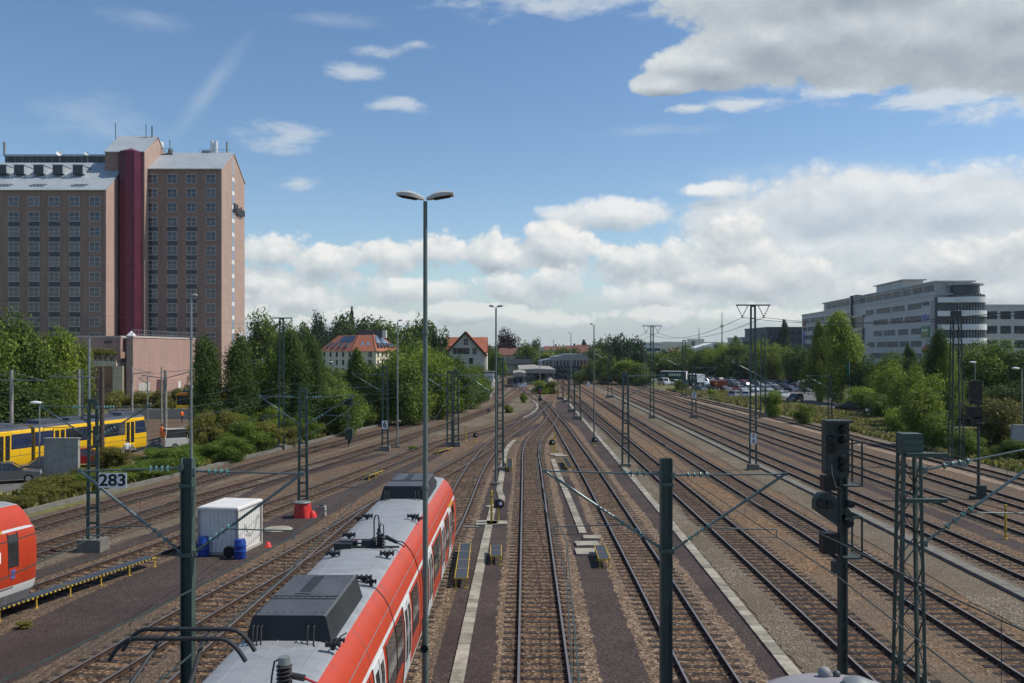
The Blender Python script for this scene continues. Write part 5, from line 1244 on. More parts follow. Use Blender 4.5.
slab_roof(ho, 'right_roof', (hx(141, YR), -.45, zE-.35), (x1+.15, -.45, zE-.35), (x1+.15, D_/2, zA), (hx(141, YR), D_/2, zA), .2, 'metal roof', .65)
slab_roof(ho, 'right_roof', (x1+.15, D_+.3, zE-.35), (x0, D_+.3, zE-.35), (x0, D_/2, zA), (x1+.15, D_/2, zA), .2, 'metal roof')
WG, WF = pane_mesh(1.95, 1.78)
mb = MB(); mb.b2(-.98, .98, -.06, .0, -(SH-1.78)/2+.07, (SH-1.78)/2-.07); SPM = mb.mesh('spandrel_panel', 'spandrel')
def hwin(x, y, z, me=(WG, WF)):
    w = inst('window', me[0], ho, (x, y, z)); inst('frame', me[1], w); return w
for ci, px in enumerate((152.6, 172.2, 191.6, 211)):
    for r in range(12): hwin(hx(px, YR), -.03, zat(179-.3+14.37*r, YR))
    if ci < 3:
        for r in range(3, 11): inst('spandrel_panel', SPM, ho, (hx(px, YR), 0, zat(179-.3+14.37*(r+.5), YR)))
# end wall: vertical window strip and lettering
mb = MB(); gz = MB(); ys = 7.3
for r in range(12):
    z = zat(179+14.37*r, YR)-.2; gz.b2(x1-.02, x1+.03, ys-.75, ys+.75, z-.95, z+1.05); mb.b2(x1+.0, x1+.07, ys-.8, ys+.8, z+1.05, z+1.9)
gz.build('stair_window', 'solar sky', ho); mb.build('stair_window_panel', 'office white', ho)
mb = MB(); mb.b2(x1-.01, x1+.05, ys-.55, ys+.55, zat(179, YR)+2.2, zA-1.3); mb.build('gable_strip', 'metal roof', ho)
lettering('Millennium', 2.6, 'slate dark', ho, (x1+.3, ys+3.6, zat(207, YR+6)), (math.pi/2, 0, math.pi/2), name='lettering', thick=.12, sx=.62)
lettering('HOTEL', 1.0, 'slate dark', ho, (x1+.3, ys+3.8, zat(211.4, YR+6)), (math.pi/2, 0, math.pi/2), name='lettering', thick=.1)
mb = MB(); mb.tube((x1, 12.5, zat(338, 188)), (x1+.15, 12.5, zat(338, 188)), 1.5, None, 24); mb.build('round_emblem', 'office white', ho, True)
# left wing
yl = YL-HB.y; xr = hx(106, YL); xl = hx(-70, YL); zL = zat(189.5, YL); rz_ = 6.8; dz_ = 9.0
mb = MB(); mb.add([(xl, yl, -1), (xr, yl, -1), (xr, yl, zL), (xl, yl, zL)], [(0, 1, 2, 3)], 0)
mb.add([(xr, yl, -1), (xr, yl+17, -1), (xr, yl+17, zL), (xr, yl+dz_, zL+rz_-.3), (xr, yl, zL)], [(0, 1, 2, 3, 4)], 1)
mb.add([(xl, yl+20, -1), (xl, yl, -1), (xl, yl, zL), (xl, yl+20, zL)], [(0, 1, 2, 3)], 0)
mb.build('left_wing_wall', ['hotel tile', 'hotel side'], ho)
slab_roof(ho, 'left_roof', (xl, yl-.4, zL-.3), (xr+.2, yl-.4, zL-.3), (xr+.2, yl+dz_, zL+rz_), (xl, yl+dz_, zL+rz_), .2, 'metal roof', .65)
mb = MB(); yb = 183-HB.y; zb0 = zL+rz_-.2; zb1 = zat(154.5, 183); mb.b2(hx(5, 183), hx(104, 183), yb, yb+14, zL-1, zb1-.4, 0); mb.b2(hx(4, 183), hx(104, 183), yb-.2, yb+14.2, zb1-.4, zb1, 1)
mb.b2(xl, hx(4.9, 183), yb+.5, yb+14, zL-1, zL+rz_+.1, 2)
for k in range(14): x = hx(5, 183)+.6+k*1.5; mb.b2(x-.04, x+.04, yb-.06, yb, zb0, zb1-.4, 3)
mb.build('upper_storey', ['slate dark', 'metal roof', 'metal roof', 'galvanised'], ho)
for px in (-14, 3, 20.5, 40, 59, 79):
    mb = MB(); z = zat(171, YL+5); x = hx(px+1, YL+4.5); yy = yl+3.6
    mb.b2(x-1.0, x+1.0, yy, yy+4, z-.85, z+.85, 0); mb.b2(x-1.15, x+1.15, yy-.15, yy+4.6, z+.85, z+1.0, 1); mb.b2(x-1.01, x-.94, yy-.02, yy+3, z-.8, z+.85, 1); mb.b2(x+.94, x+1.01, yy-.02, yy+3, z-.8, z+.85, 1)
    mb.build('dormer', ['slate dark', 'metal roof'], ho)
for px in (4, 38, 79):
    mb = MB(); z = zat(185, YL+1); x = hx(px, YL+1); mb.add([(x-1.4, yl+.62, z-.55+.25), (x+1.4, yl+.62, z-.55+.25), (x+2.0, yl+2.2, z+.85), (x-.8, yl+2.2, z+.85)], [(0, 1, 2, 3)], 0); mb.b2(x-1.4, x+1.4, yl+.5, yl+.6, z-.3, z-.05, 1); mb.build('roof_window', ['slate dark', 'metal roof'], ho)
for ci, px in enumerate((14, 34.2, 54.4, 74.7, 94.9)):
    for r in range(10): hwin(hx(px, YL), yl-.03, zat(201.5+15.06*r, YL))
    if ci < 4:
        for r in range(1, 9): inst('spandrel_panel', SPM, ho, (hx(px, YL), yl, zat(201.5+15.06*(r+.5), YL)))
for px in (-6.2, -26.4, -46.6):
    mb = MB()
    for r in range(10):
        z = zat(201.5+15.06*r, YL); mb.b2(-.97, .97, -.05, .0, z-.9, z+.9)
    mb.build('window_column', 'window glass', ho, loc=(hx(px, YL), yl, 0))
# lift head over the claret tower
YT = 178.0; yt = YT-HB.y; xa = hx(104, YT); xb = hx(144.5, YT); zw = zat(152, YT); yr = 6.6; zr = zat(137, YT+6.6)
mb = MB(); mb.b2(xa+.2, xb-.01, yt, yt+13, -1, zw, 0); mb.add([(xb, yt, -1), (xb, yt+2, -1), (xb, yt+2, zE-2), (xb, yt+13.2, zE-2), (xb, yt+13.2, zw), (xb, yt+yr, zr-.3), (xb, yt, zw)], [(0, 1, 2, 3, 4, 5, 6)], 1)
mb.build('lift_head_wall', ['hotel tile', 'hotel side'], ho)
slab_roof(ho, 'lift_head_roof', (xa, yt-.3, zw-.15), (xb+.1, yt-.3, zw-.15), (xb+.1, yt+yr, zr), (xa, yt+yr, zr), .18, 'metal roof', .65)
slab_roof(ho, 'lift_head_roof', (xb+.1, yt+13.4, zw-.15), (xa, yt+13.4, zw-.15), (xa, yt+yr, zr), (xb+.1, yt+yr, zr), .18, 'metal roof')
# claret stair tower
YC = 178.2; cx = hx(131.4, YC); cy = YC-HB.y; zt = zat(150.5, YC-2); zb = zat(336, YC); R_ = 2.3
mb = MB(); n = 10; poly = [(cx+R_*math.cos(2*math.pi*(k+.5)/n), cy+R_*math.sin(2*math.pi*(k+.5)/n)) for k in range(n)]
mb.prism(poly, zb-8, zt, 0); vs = [(x, y, zt) for x, y in poly]+[(cx, cy, zt+.9)]; mb.add(vs, [(i, (i+1) % n, n) for i in range(n)], 1)
for x, y in poly: mb.bar((x, y, zb), (x, y, zt), .1, .1, 1)
k = int((zt-zb)/1.44)
for i in range(k+1):
    z = zb+i*1.44
    for a, b in zip(poly, poly[1:]+poly[:1]): mb.bar((*a, z), (*b, z), .05, .06, 1)
for i in range(12):
    z = zb+2+i*2.88
    for j in range(n): a, b = poly[j], poly[(j+1) % n]; mb.bar((a[0], a[1], z+.25*j), (b[0], b[1], z+.25*(j+1)), .08, .12, 1)
mb.build('stair_tower', ['claret', 'claret light'], ho)
# rooftop equipment
def roofpipe(px, top, bot, Y, r, m='galvanised', nm='flue'):
    mb = MB(); x = hx(px, Y); mb.tube((x, Y-HB.y, zat(bot, Y)), (x, Y-HB.y, zat(top, Y)), r, None, 10); return mb.build(nm, m, ho, True)
roofpipe(212, 141, 154, 188, .35, 'office white'); roofpipe(216, 141, 154, 188, .35, 'office white'); roofpipe(227, 142, 154, 188, .2, nm='antenna'); roofpipe(170, 140, 156, 190, .12, nm='antenna')
roofpipe(115.5, 123, 139, 184, .07, 'mast dark', 'antenna'); roofpipe(146, 124, 139, 184, .07, 'mast dark', 'antenna'); roofpipe(152, 126, 139, 184, .12, 'mast dark', 'antenna'); roofpipe(4.5, 142, 156, 183, .25, nm='antenna'); roofpipe(160, 142, 156, 190, .7, 'office white', 'flue')
mb = MB(); x = hx(163, 187); z = zat(156, 187); mb.b2(x-1.6, x+2.2, 6.5, 9.5, z-1.2, z+.4, 0); mb.b2(x+1, x+1.8, 7, 8, z+.4, z+1.4, 1)
for k in range(6): mb.bar((x-1.6+k*.76, 6.4, z+.4), (x-1.6+k*.76, 6.4, z+1.5), .05, .05, 0)
mb.bar((x-1.6, 6.4, z+1.5), (x+2.2, 6.4, z+1.5), .05, .05, 0); mb.build('roof_plant', ['mast dark', 'galvanised'], ho)
mb = MB(); x = hx(200, 188); z = zat(154, 188)
for k in range(10): mb.bar((x+k*.7, 7.8, z-.3), (x+k*.7, 7.8, z+.9), .05, .05)
mb.bar((x, 7.8, z+.9), (x+6.3, 7.8, z+.9), .05, .05); mb.box((x+1.2, 8.3, z+.2), (1.6, 1, 1.0)); mb.build('roof_railing', 'galvanised', ho)
for px, r in ((59.5, .55), (87, .42)):
    mb = MB(); x = hx(px, 182); z = zat(154.5, 182); mb.lathe([(.02, 0), (r*.5, .08), (r, .3), (r*1.0, .33), (r*.5, .12), (.02, .04)], 20)
    o = mb.build('satellite_dish', 'office white', ho, True, loc=(x, 1.8, z)); o.rotation_euler = (math.radians(65), 0, math.radians(35))
    mb = MB(); mb.tube((x, 2.2, z-1.6), (x, 2.0, z), .06, None, 8); mb.build('dish_post', 'galvanised', ho)
# podium of the hotel
pb = Vector((-63, 150, 0)); po = thing('podium_building', 'low pink stone building block in front of the hotel tower', 'building', pb)
def qx(px, Y): return xat(px, Y)-pb.x
zt = zat(337.5, 150); mb = MB()
mb.b2(qx(126.5, 150), qx(133, 150), 0, 29.8, -1, zt, 0); mb.b2(qx(126.5, 150)-.1, qx(133, 150)+.1, -.12, 29.8, zt, zt+.3, 1); mb.b2(qx(133, 150)+.001, qx(133, 150)+1.6, 10, 29.7, -1, 4.6, 0); mb.build('right_block', ['podium tile', 'window frame pink'], po)
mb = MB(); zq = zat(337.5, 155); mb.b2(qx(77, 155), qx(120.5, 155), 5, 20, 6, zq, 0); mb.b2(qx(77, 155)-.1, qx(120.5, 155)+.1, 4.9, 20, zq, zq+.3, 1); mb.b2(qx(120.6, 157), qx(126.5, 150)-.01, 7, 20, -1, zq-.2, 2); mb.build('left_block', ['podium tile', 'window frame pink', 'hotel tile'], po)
mb = MB(); z = zat(363, 150); mb.b2(qx(82, 150), qx(118, 150), -.5, 5, z-.5, z, 0); mb.b2(qx(70, 150), qx(118, 150), -.7, -.5, z-.55, z+.3, 0)
mb.b2(qx(114, 150), qx(124, 150), -.5, 4, -1, z-.5, 0); mb.b2(qx(122, 150), qx(130, 150), 3, 7, -1, z, 0); mb.b2(qx(70, 150), qx(80, 150), -.4, 3, -1, z-.5, 0); mb.build('portico', 'beige stone', po)
mb = MB(); mb.b2(qx(80, 152), qx(114, 152), 3, 4, -1, z-.5, 0); mb.add([(qx(85, 150), -.4, z-.6), (qx(113, 150), -.4, z-.6), (qx(113, 150), 2.9, z-4.2), (qx(100, 150), 2.9, z-4.2)], [(0, 1, 2, 3)], 0); mb.build('entrance_wall', 'podium tile', po)
mb = MB(); d = zat(348, 155); mb.b2(qx(105, 155), qx(111.5, 155), 4.88, 4.98, z+.1, d, 0); mb.b2(qx(104.5, 155), qx(111.5, 155), 4.86, 4.97, d+.8, d+1.2, 1); mb.build('terrace_door', ['concrete pale', 'spandrel'], po)
mb = MB()
for k in range(16): x = qx(84, 150)+k*(qx(118, 150)-qx(84, 150))/15; mb.bar((x, -.3, z+.3), (x, -.3, z+1.2), .04, .04)
mb.bar((qx(84, 150), -.3, z+1.2), (qx(118, 150), -.3, z+1.2), .06, .06); mb.build('terrace_railing', 'galvanised', po)
mb = MB()
xw = qx(133, 150)-.3
for k in range(26): mb.bar((xw, .6+k*1.15, zt), (xw, .6+k*1.15, zt+1.3), .05, .05)
for zz in (.6, 1.3): mb.bar((xw, .6, zt+zz), (xw, 29.5, zt+zz), .06, .06)
mb.build('roof_railing', 'galvanised', po)
mb = MB(); xw = qx(133, 150); mb.b2(xw-.01, xw+.06, 2, 7, .4, 4.2, 0); mb.build('gate', ['concrete pale', 'office white'], po); mb = MB(); mb.b2(xw+1.6, xw+1.66, 16, 17, .8, 4.0, 0); mb.build('ground_floor_window', 'office white', po)
for px in (129,):
    mb = MB(); x = qx(px, 156); a = .9; mb.add([(x-a, 6, zt), (x+a, 6, zt), (x+a, 8, zt), (x-a, 8, zt), (x, 7, zt+1.3)], [(0, 1, 4), (1, 2, 4), (2, 3, 4), (3, 0, 4)]); mb.build('skylight', 'office white', po)

# ---------------------------------------------------------------- villa with red hipped roof
def wall_windows(par, a, b, zs, n, w, h, m0='window glass', inset=.06, skip=(), fr='timber brown'):
    """n windows per row on the wall a->b (outside on the right of a->b)"""
    a = Vector((*a, 0)); b = Vector((*b, 0)); d = (b-a); L = d.length; rz = math.atan2(d.y, d.x)
    g, f = pane_mesh(w, h, nx=2, ny=1, fr=fr, t=.05, gl=m0)
    for z in zs:
        for i in range(n):
            if i in skip: continue
            p = a+d*((i+.5)/n); o = inst('window', g, par, (p.x, p.y, z), rz); inst('frame', f, o)
vb = Vector((-58, 335, 0)); vi = thing('villa', 'cream villa with a red hipped roof and solar panels among the trees', 'villa', vb)
fp = [at(321.5, 0, 352), at(353, 0, 334), at(376, 0, 330), at(399.5, 0, 352)]; fp = [(p.x-vb.x, p.y-vb.y) for p in fp]
bk = [(fp[3][0]-9, fp[3][1]+11), (fp[0][0]+9, fp[0][1]+12)]; poly = fp+bk; zc = zat(350.5, 334)
mb = MB(); mb.prism(poly, -1, zc); mb.build('wall', 'plaster cream', vi)
cxv = sum(p[0] for p in poly)/6; cyv = sum(p[1] for p in poly)/6
e = [(cxv+(x-cxv)*1.045, cyv+(y-cyv)*1.07, zc-.25) for x, y in poly]
rd = [(fp[0][0]+6, fp[0][1]+4), (fp[1][0]+1.0, fp[1][1]+9), (fp[2][0]-2.5, fp[2][1]+10), (fp[3][0]-8.0, fp[3][1]+2), (bk[0][0]-1, bk[0][1]-3.5), (bk[1][0]+1, bk[1][1]-4)]; zr = zat(335, 342)
r_ = [(x, y, zr) for x, y in rd]; mb = MB(); mb.add(e+r_, [(i, (i+1) % 6, 6+(i+1) % 6, 6+i) for i in range(6)]+[(6, 7, 8, 9, 10, 11), (5, 4, 3, 2, 1, 0)]); ro = mb.build('roof', 'roof tile red', vi)
mb = MB()
for i in range(4): mb.bar(e[i], r_[i], .5, .3)
mb.build('hip_tile', 'roof tile red', ro)
def on_roof(i, u0, u1, v0, v1, m, nm, lift=.12):
    A, B_, C2, D2 = Vector(e[i]), Vector(e[i+1]), Vector(r_[i+1]), Vector(r_[i]); n = (B_-A).cross(D2-A).normalized()
    f = lambda u, v: A.lerp(B_, u).lerp(D2.lerp(C2, u), v)
    q = [f(u0, v0), f(u1, v0), f(u1, v1), f(u0, v1)]; mb = MB(); up = [p+n*lift for p in q]; mb.add(q+up, [(4, 5, 6, 7), (0, 1, 5, 4), (1, 2, 6, 5), (2, 3, 7, 6), (3, 0, 4, 7)]); mb.build(nm, m, ro)
on_roof(0, .30, .86, .56, .94, 'solar', 'solar_panel'); on_roof(2, .10, .42, .48, .95, 'solar sky', 'solar_panel'); on_roof(2, .52, .86, .48, .95, 'solar sky', 'solar_panel')
for u in (.10, .30, .50, .70): on_roof(0, u, u+.08, .2, .5, 'slate dark', 'dormer', .5)
for u in (.28, .58): on_roof(1, u, u+.14, .34, .54, 'solar sky', 'roof_window', .1)
for u in (.12, .27, .41, .60, .72, .85): on_roof(2, u, u+.08, .22, .46, 'slate dark', 'dormer', .5)
mb = MB(); p = at(371, 333, 345); mb.b2(p.x-vb.x-5.5, p.x-vb.x+4, 12, 15, zr-1, zat(330.5, 347), 0); mb.b2(p.x-vb.x+4, p.x-vb.x+5.4, 12, 15, zr-1, zat(330.3, 347), 1); mb.build('roof_plant_room', ['slate dark', 'plaster grey'], vi)
zs = [zat(352.8, 338)-.6, zat(361.5, 338)-.4, zat(371, 338)]
wall_windows(vi, fp[0], fp[1], zs, 5, 1.2, 1.9); wall_windows(vi, fp[1], fp[2], zs, 2, 1.3, 1.9); wall_windows(vi, fp[2], fp[3], zs, 6, 1.1, 1.9)
for i in range(4): pass
mb = MB(); x = fp[2][0]-2.6; y = (fp[1][1]+fp[2][1])/2; mb.b2(x-2, x+1.5, y-1.8, y-.1, zat(366, 332), zat(365, 332)); mb.b2(x-2, x+1.5, y-1.8, y-1.7, zat(366, 332), zat(363.6, 332)); mb.build('balcony', 'roof tile brown', vi)

# gabled house
gb_ = Vector((-19, 250, 0)); gh = thing('gabled_house', 'white gabled house with an orange tiled roof behind the left hedge', 'house', gb_)
def gx(px, Y=250): return xat(px, Y)-gb_.x
ze = zat(353.5, 250); za = zat(332, 250); xl_, xr_, xm = gx(445.5), gx(485), gx(465.5)
mb = MB(); mb.add([(xl_, 0, -1), (xr_, 0, -1), (xr_, 0, ze), (xm, 0, za-.3), (xl_, 0, ze)], [(0, 1, 2, 3, 4)]); mb.b2(xl_, xr_, .02, 12, -1, ze-.1); mb.build('wall', 'plaster grey', gh)
mb = MB()
for s, xe in ((-1, xl_), (1, xr_)):
    a = Vector((xm, -.6, za)); b = Vector((xe+s*.5, -.6, ze-.6)); c = b+Vector((0, 12.6, 0)); d = a+Vector((0, 12.6, 0)); n = Vector((0, 0, .22)); mb.add([a, b, c, d, a+n, b+n, c+n, d+n], [(0, 3, 2, 1), (4, 5, 6, 7), (0, 1, 5, 4), (1, 2, 6, 5), (2, 3, 7, 6), (3, 0, 4, 7)], 0)
    mb.bar(a+Vector((0, -.05, -.1)), b+Vector((0, -.05, -.1)), .14, .6, 1)
ro = mb.build('roof', ['roof tile red', 'timber brown'], gh)
mb = MB(); z0 = zat(353, 256); z1 = zat(338, 258)
for xa, xb in ((gx(443), xm), (xm, gx(487))):
    q = [(xa, 2.0, z0), (xb, 2.0, z0), (xb, 8, z1), (xa, 8, z1), (xb, 14, z0), (xa, 14, z0)]; u = [(x, y, z+.25) for x, y, z in q]; mb.add(q+u, [(0, 1, 2, 3), (3, 2, 4, 5), (6, 7, 8, 9), (9, 8, 10, 11), (0, 6, 9, 3), (1, 7, 8, 2), (3, 9, 11, 5), (2, 8, 10, 4), (0, 1, 7, 6)])
mb.build('cross_roof', 'roof tile red', gh)
mb = MB(); mb.b2(gx(443.6), gx(486.4), 2.5, 13.5, -1, z0); mb.build('cross_wall', 'plaster grey', gh)
g, f = pane_mesh(1.0, 1.6, fr='timber brown', nx=2, ny=1)
for px, py in ((460, 351), (463.5, 351), (467, 351), (455, 351), (474.5, 351), (466, 342), (471, 361), (458, 362)):
    o = inst('window', g, gh, (gx(px), -.03, zat(py, 250))); inst('frame', f, o)
mb = MB()
for px in (458.3, 461.8, 465.3, 468.8): mb.b2(gx(px)-.2, gx(px)+.2, -.1, -.02, zat(351, 250)-.85, zat(351, 250)+.85)
mb.build('shutter', 'timber brown', gh)
def small_house(px0, px1, top, eave, Y, label, wall='plaster cream', roof='roof tile brown', gable=True, depth=9, win=3, ridge='x'):
    x0, x1 = xat(px0, Y), xat(px1, Y); xm = (x0+x1)/2; t = thing('house', label, 'house', (xm, Y, 0)); w = (x1-x0)/2; ze, zt = zat(eave, Y), zat(top, Y)
    mb = MB(); mb.b2(-w, w, 0, depth, -1, ze)
    if ridge == 'x':
        for s in (-1, 1): mb.add([(s*w, 0, ze), (s*w, depth, ze), (s*w, depth/2, zt-.2)], [(0, 1, 2)])
    else: mb.add([(-w, 0, ze), (w, 0, ze), (0, 0, zt-.2)], [(0, 1, 2)])
    mb.build('wall', wall, t); mb = MB()
    if ridge == 'x': q = [(-w-.4, -.5, ze-.3), (w+.4, -.5, ze-.3), (w+.4, depth/2, zt), (-w-.4, depth/2, zt), (w+.4, depth+.5, ze-.3), (-w-.4, depth+.5, ze-.3)]; fs = [(0, 1, 2, 3), (3, 2, 4, 5)]
    else: q = [(-w-.4, -.5, ze-.3), (0, -.5, zt), (0, depth, zt), (-w-.4, depth, ze-.3), (w+.4, -.5, ze-.3), (w+.4, depth, ze-.3)]; fs = [(0, 1, 2, 3), (1, 4, 5, 2)]
    n = len(q); mb.add(q+[(x, y, z+.2) for x, y, z in q], fs+[tuple(i+n for i in f) for f in fs]); 
    for f in fs:
        for i in range(4): a, b = f[i], f[(i+1) % 4]; mb.add([q[a], q[b], (q[b][0], q[b][1], q[b][2]+.2), (q[a][0], q[a][1], q[a][2]+.2)], [(0, 1, 2, 3)])
    r = mb.build('roof', roof, t); mb = MB(); mb.box((w*.3, depth/2, zt+.4), (.8, .8, 1.4)); mb.build('chimney', 'roof tile brown', r)
    g, f = pane_mesh(1.1, 1.4, nx=2, ny=1, fr='office white')
    for i in range(win):
        for z in ((ze-1.6), (ze-4.4)):
            if z > 1: o = inst('window', g, t, (-w+2*w*(i+.5)/win, -.03, z)); inst('frame', f, o)
    return t
small_house(500, 517, 348.5, 355, 372, 'reddish roofed house with a cream gable under the dark purple tree', 'plaster cream', 'roof tile brown')
small_house(514, 523, 349.5, 355, 366, 'small cream gable front left of the station roofs', 'plaster cream', 'roof tile brown', ridge='y', win=2)
small_house(545, 562, 346.5, 350, 420, 'white house with a flat red roof far behind the station', 'office white', 'roof tile brown')
small_house(566, 580, 346, 353, 380, 'brown roofed house far behind the station bushes', 'plaster grey', 'roof tile brown')
small_house(578, 590, 345, 352, 400, 'red roofed house right of the farthest white houses', 'plaster grey', 'roof tile brown')
small_house(589, 603, 347.5, 353, 410, 'low red roofed house left of the dark tree group', 'plaster cream', 'roof tile brown')
small_house(528, 540, 343, 350, 420, 'pale block like house among the trees above the station', 'office white', 'metal roof')
small_house(672, 684, 349.5, 353, 520, 'tiny red roofed house on the far slope left of the white halls', 'plaster cream', 'roof tile red')

# ---------------------------------------------------------------- station roofs, bridge, far halls
t = thing('road_bridge', 'grey concrete road bridge crossing the tracks before the station', 'bridge', (3, 345, 0)); mb = MB(); mb.b2(-13, 24, 0, 9, zat(366, 345), zat(362.5, 345), 0); mb.b2(-13, 24, -.2, 0, zat(363.5, 345), zat(359, 345), 1); mb.build('deck', ['concrete dark', 'concrete'], t)
for x in (-12, -5.5, 2, 9, 23): mb = MB(); mb.b2(x-.5, x+.5, .5, 8, -1, zat(366, 345)); mb.build('pier', 'concrete dark', t)
mb = MB()
for k in range(38): mb.bar((-13+k, -.1, zat(359, 345)), (-13+k, -.1, zat(356.5, 345)), .06, .06)
mb.bar((-13, -.1, zat(356.5, 345)), (24, -.1, zat(356.5, 345)), .08, .08); mb.build('railing', 'galvanised', t)
def canopy(px0, px1, top, bot, Y, depth, label, m='concrete', wall='unit dark'):
    x0, x1 = xat(px0, Y), xat(px1, Y); t = thing('platform_canopy', label, 'platform roof', ((x0+x1)/2, Y, 0)); w = (x1-x0)/2; zt = zat(top, Y); zb = zat(bot, Y)
    mb = MB(); mb.loft([[(-w, y, zt+dz), (0, y, zt+.25+dz), (w, y, zt+dz), (w, y, zb+dz), (0, y, zb+.1+dz), (-w, y, zb+dz)] for y, dz in ((0, 0), (depth, .2))]); mb.build('roof', m, t)
    for k in range(5):
        for s in (-.55, .55): mb = MB(); mb.tube((s*w, 1+k*depth/5, 0), (s*w, 1+k*depth/5, zb), .18, None, 8); mb.build('column', 'mast dark', t)
    mb = MB(); mb.b2(-w*.9, w*.9, depth*.5, depth*.95, 0, zb-.3, 0); mb.b2(-w*.3, -w*.05, depth*.45, depth*.5, .6, 2.6, 1); mb.b2(w*.62, w*.8, depth*.42, depth*.48, 0, zb-.5, 2); mb.build('kiosk_wall', [wall, 'sign blue', 'solar sky'], t)
    mb = MB(); mb.b2(-w*1.05, w*1.05, 0, depth, -.2, .76); mb.build('platform', 'concrete', t); return t
canopy(519, 556, 369.5, 373.5, 255, 60, 'broad pale platform canopy at the end of the central tracks')
canopy(513, 526, 373, 377, 235, 18, 'narrow pale canopy end beside the dark underpass')
t = thing('station_hall', 'long grey glazed station hall with a stepped roof behind the platform canopy', 'station hall', (xat(566, 300), 300, 0)); mb = MB(); x0, x1 = xat(540, 300)-xat(566, 300), xat(593, 300)-xat(566, 300)
pr = [(x0, zat(361, 300)), (x0+4, zat(358.5, 300)), (x0+4.1, zat(357, 300)), (x0+8, zat(355.5, 300)), (x0+8.1, zat(354.2, 300)), (x1-4, zat(354, 300)), (x1-1.5, zat(357, 300)), (x1, zat(363, 300)), (x1, zat(366, 300)), (x0, zat(366, 300))]
mb.loft([[(x, y, z) for x, z in pr] for y in (0, 40)], 0); mb.build('roof', 'galvanised', t); mb = MB(); mb.b2(x0+.5, x1-.3, .5, 39, -1, zat(366, 300)); mb.build('wall', 'unit dark', t)
mb = MB()
for k in range(15): mb.b2(x0+.8+k*1.15, x0+1.6+k*1.15, -.06, .02+.4, 3.0, zat(360, 300)-.1)
mb.build('glazing_bar', 'slate dark', t)
X, Y_ = G(588, 378); mb = MB(); mb.b2(-2.2, 2.2, 0, 8, .6, 4.4, 0); mb.b2(-2.3, 2.3, -.1, 8.1, 0, .6, 1); mb.b2(-1.2, 1.2, -.05, 0, 1.4, 3.4, 2); tag(mb.build('work_wagon', ['orange', 'unit dark', 'yellow paint'], None, loc=(xat(588, 300), 296, 0)), 'orange works wagon parked in front of the grey station hall', 'wagon')
t = thing('retaining_wall', 'grey concrete retaining wall left of the underpass track', 'wall', (-9, 190, 0)); mb = MB(); P = [G(489, 400), G(497, 385), G(502, 374)]; 
for a, b in zip(P, P[1:]): mb.bar((a[0]+9, a[1]-190, 1.0), (b[0]+9, b[1]-190, 1.2), .4, 2.4)
mb.build('wall', 'concrete', t)
X, Y_ = G(489, 396); t = thing('switch_house', 'small white flat roofed hut between the hedge and the curved lines', 'hut', (xat(489, 215), 215, 0)); mb = MB(); mb.b2(-1.1, 1.1, 0, 5, 0, zat(373, 215)); mb.build('wall', 'office white', t); mb = MB(); mb.b2(-1.3, 1.3, -.3, 5.3, zat(373, 215), zat(371.5, 215)); mb.build('roof', 'concrete dark', t); mb = MB(); mb.b2(-.5, .5, -.05, 0, .1, 2.2); mb.build('door', 'spandrel', t)
def hall(px0, px1, top, bot, Y, depth, label, wall='office white', roof='metal roof', bands=((.35, .7),), z0=None):
    x0, x1 = xat(px0, Y), xat(px1, Y); t = thing('industrial_hall', label, 'hall', ((x0+x1)/2, Y, 0)); w = (x1-x0)/2; zt = zat(top, Y); zb = zat(bot, Y) if z0 is None else z0
    mb = MB(); mb.b2(-w, w, 0, depth, -.5, zt); mb.build('wall', wall, t); mb = MB(); mb.b2(-w-.3, w+.3, -.3, depth+.3, zt, zt+.5); mb.build('roof', roof, t)
    for a, b in bands:
        n = max(3, int(w/2)); mb = MB()
        for k in range(n): mb.b2(-w+2*w*(k+.12)/n, -w+2*w*(k+.88)/n, -.08, -.01, zb+(zt-zb)*a, zb+(zt-zb)*b)
        mb.build('window_band', 'office glass', t)
    return t
hall(638, 661, 345, 354, 520, 30, 'white flat roofed hall with a dark window band left of the far tower', bands=((.3, .65),))
hall(690, 742, 348, 353.5, 560, 40, 'long low white hall in the middle distance right of the T shaped mast', bands=((.3, .6),))
t = thing('wedge_hall', 'white hall with a slanting roof and blue corner in the middle distance', 'hall', (xat(706, 555), 555, 0)); mb = MB(); w = 9
mb.loft([[(-w, y, zat(349, 555)), (4, y, zat(343, 555)), (w, y, zat(344, 555)), (w, y, -.5), (-w, y, -.5)] for y in (0, 25)]); mb.build('wall', 'office white', t); mb = MB(); mb.b2(5, 8.6, -.1, -.02, zat(347, 555), zat(344.6, 555)); mb.build('blue_panel', 'sign blue', t)
hall(658, 683, 355.5, 360, 420, 20, 'low grey shed with a dark roof behind the car park trees', 'concrete', 'slate dark', ()); hall(652, 674, 361, 366, 370, 15, 'low pale shed at the left end of the car park', 'concrete pale', 'concrete', ())
hall(767, 815, 328, 352, 420, 40, 'dark flat roofed office block left of the big grey office building', 'dark building', 'dark building', ((.72, .86), (.42, .56)))
hall(742, 770, 338, 352, 450, 30, 'lower grey block in front of the dark flat roofed office', 'office metal', 'metal roof', ((.5, .75),))
hall(985, 1040, 306, 372, 300, 40, 'pale grey office block at the right picture edge', 'office panel', 'metal roof', ((.80, .92), (.58, .70), (.36, .48), (.14, .26)))
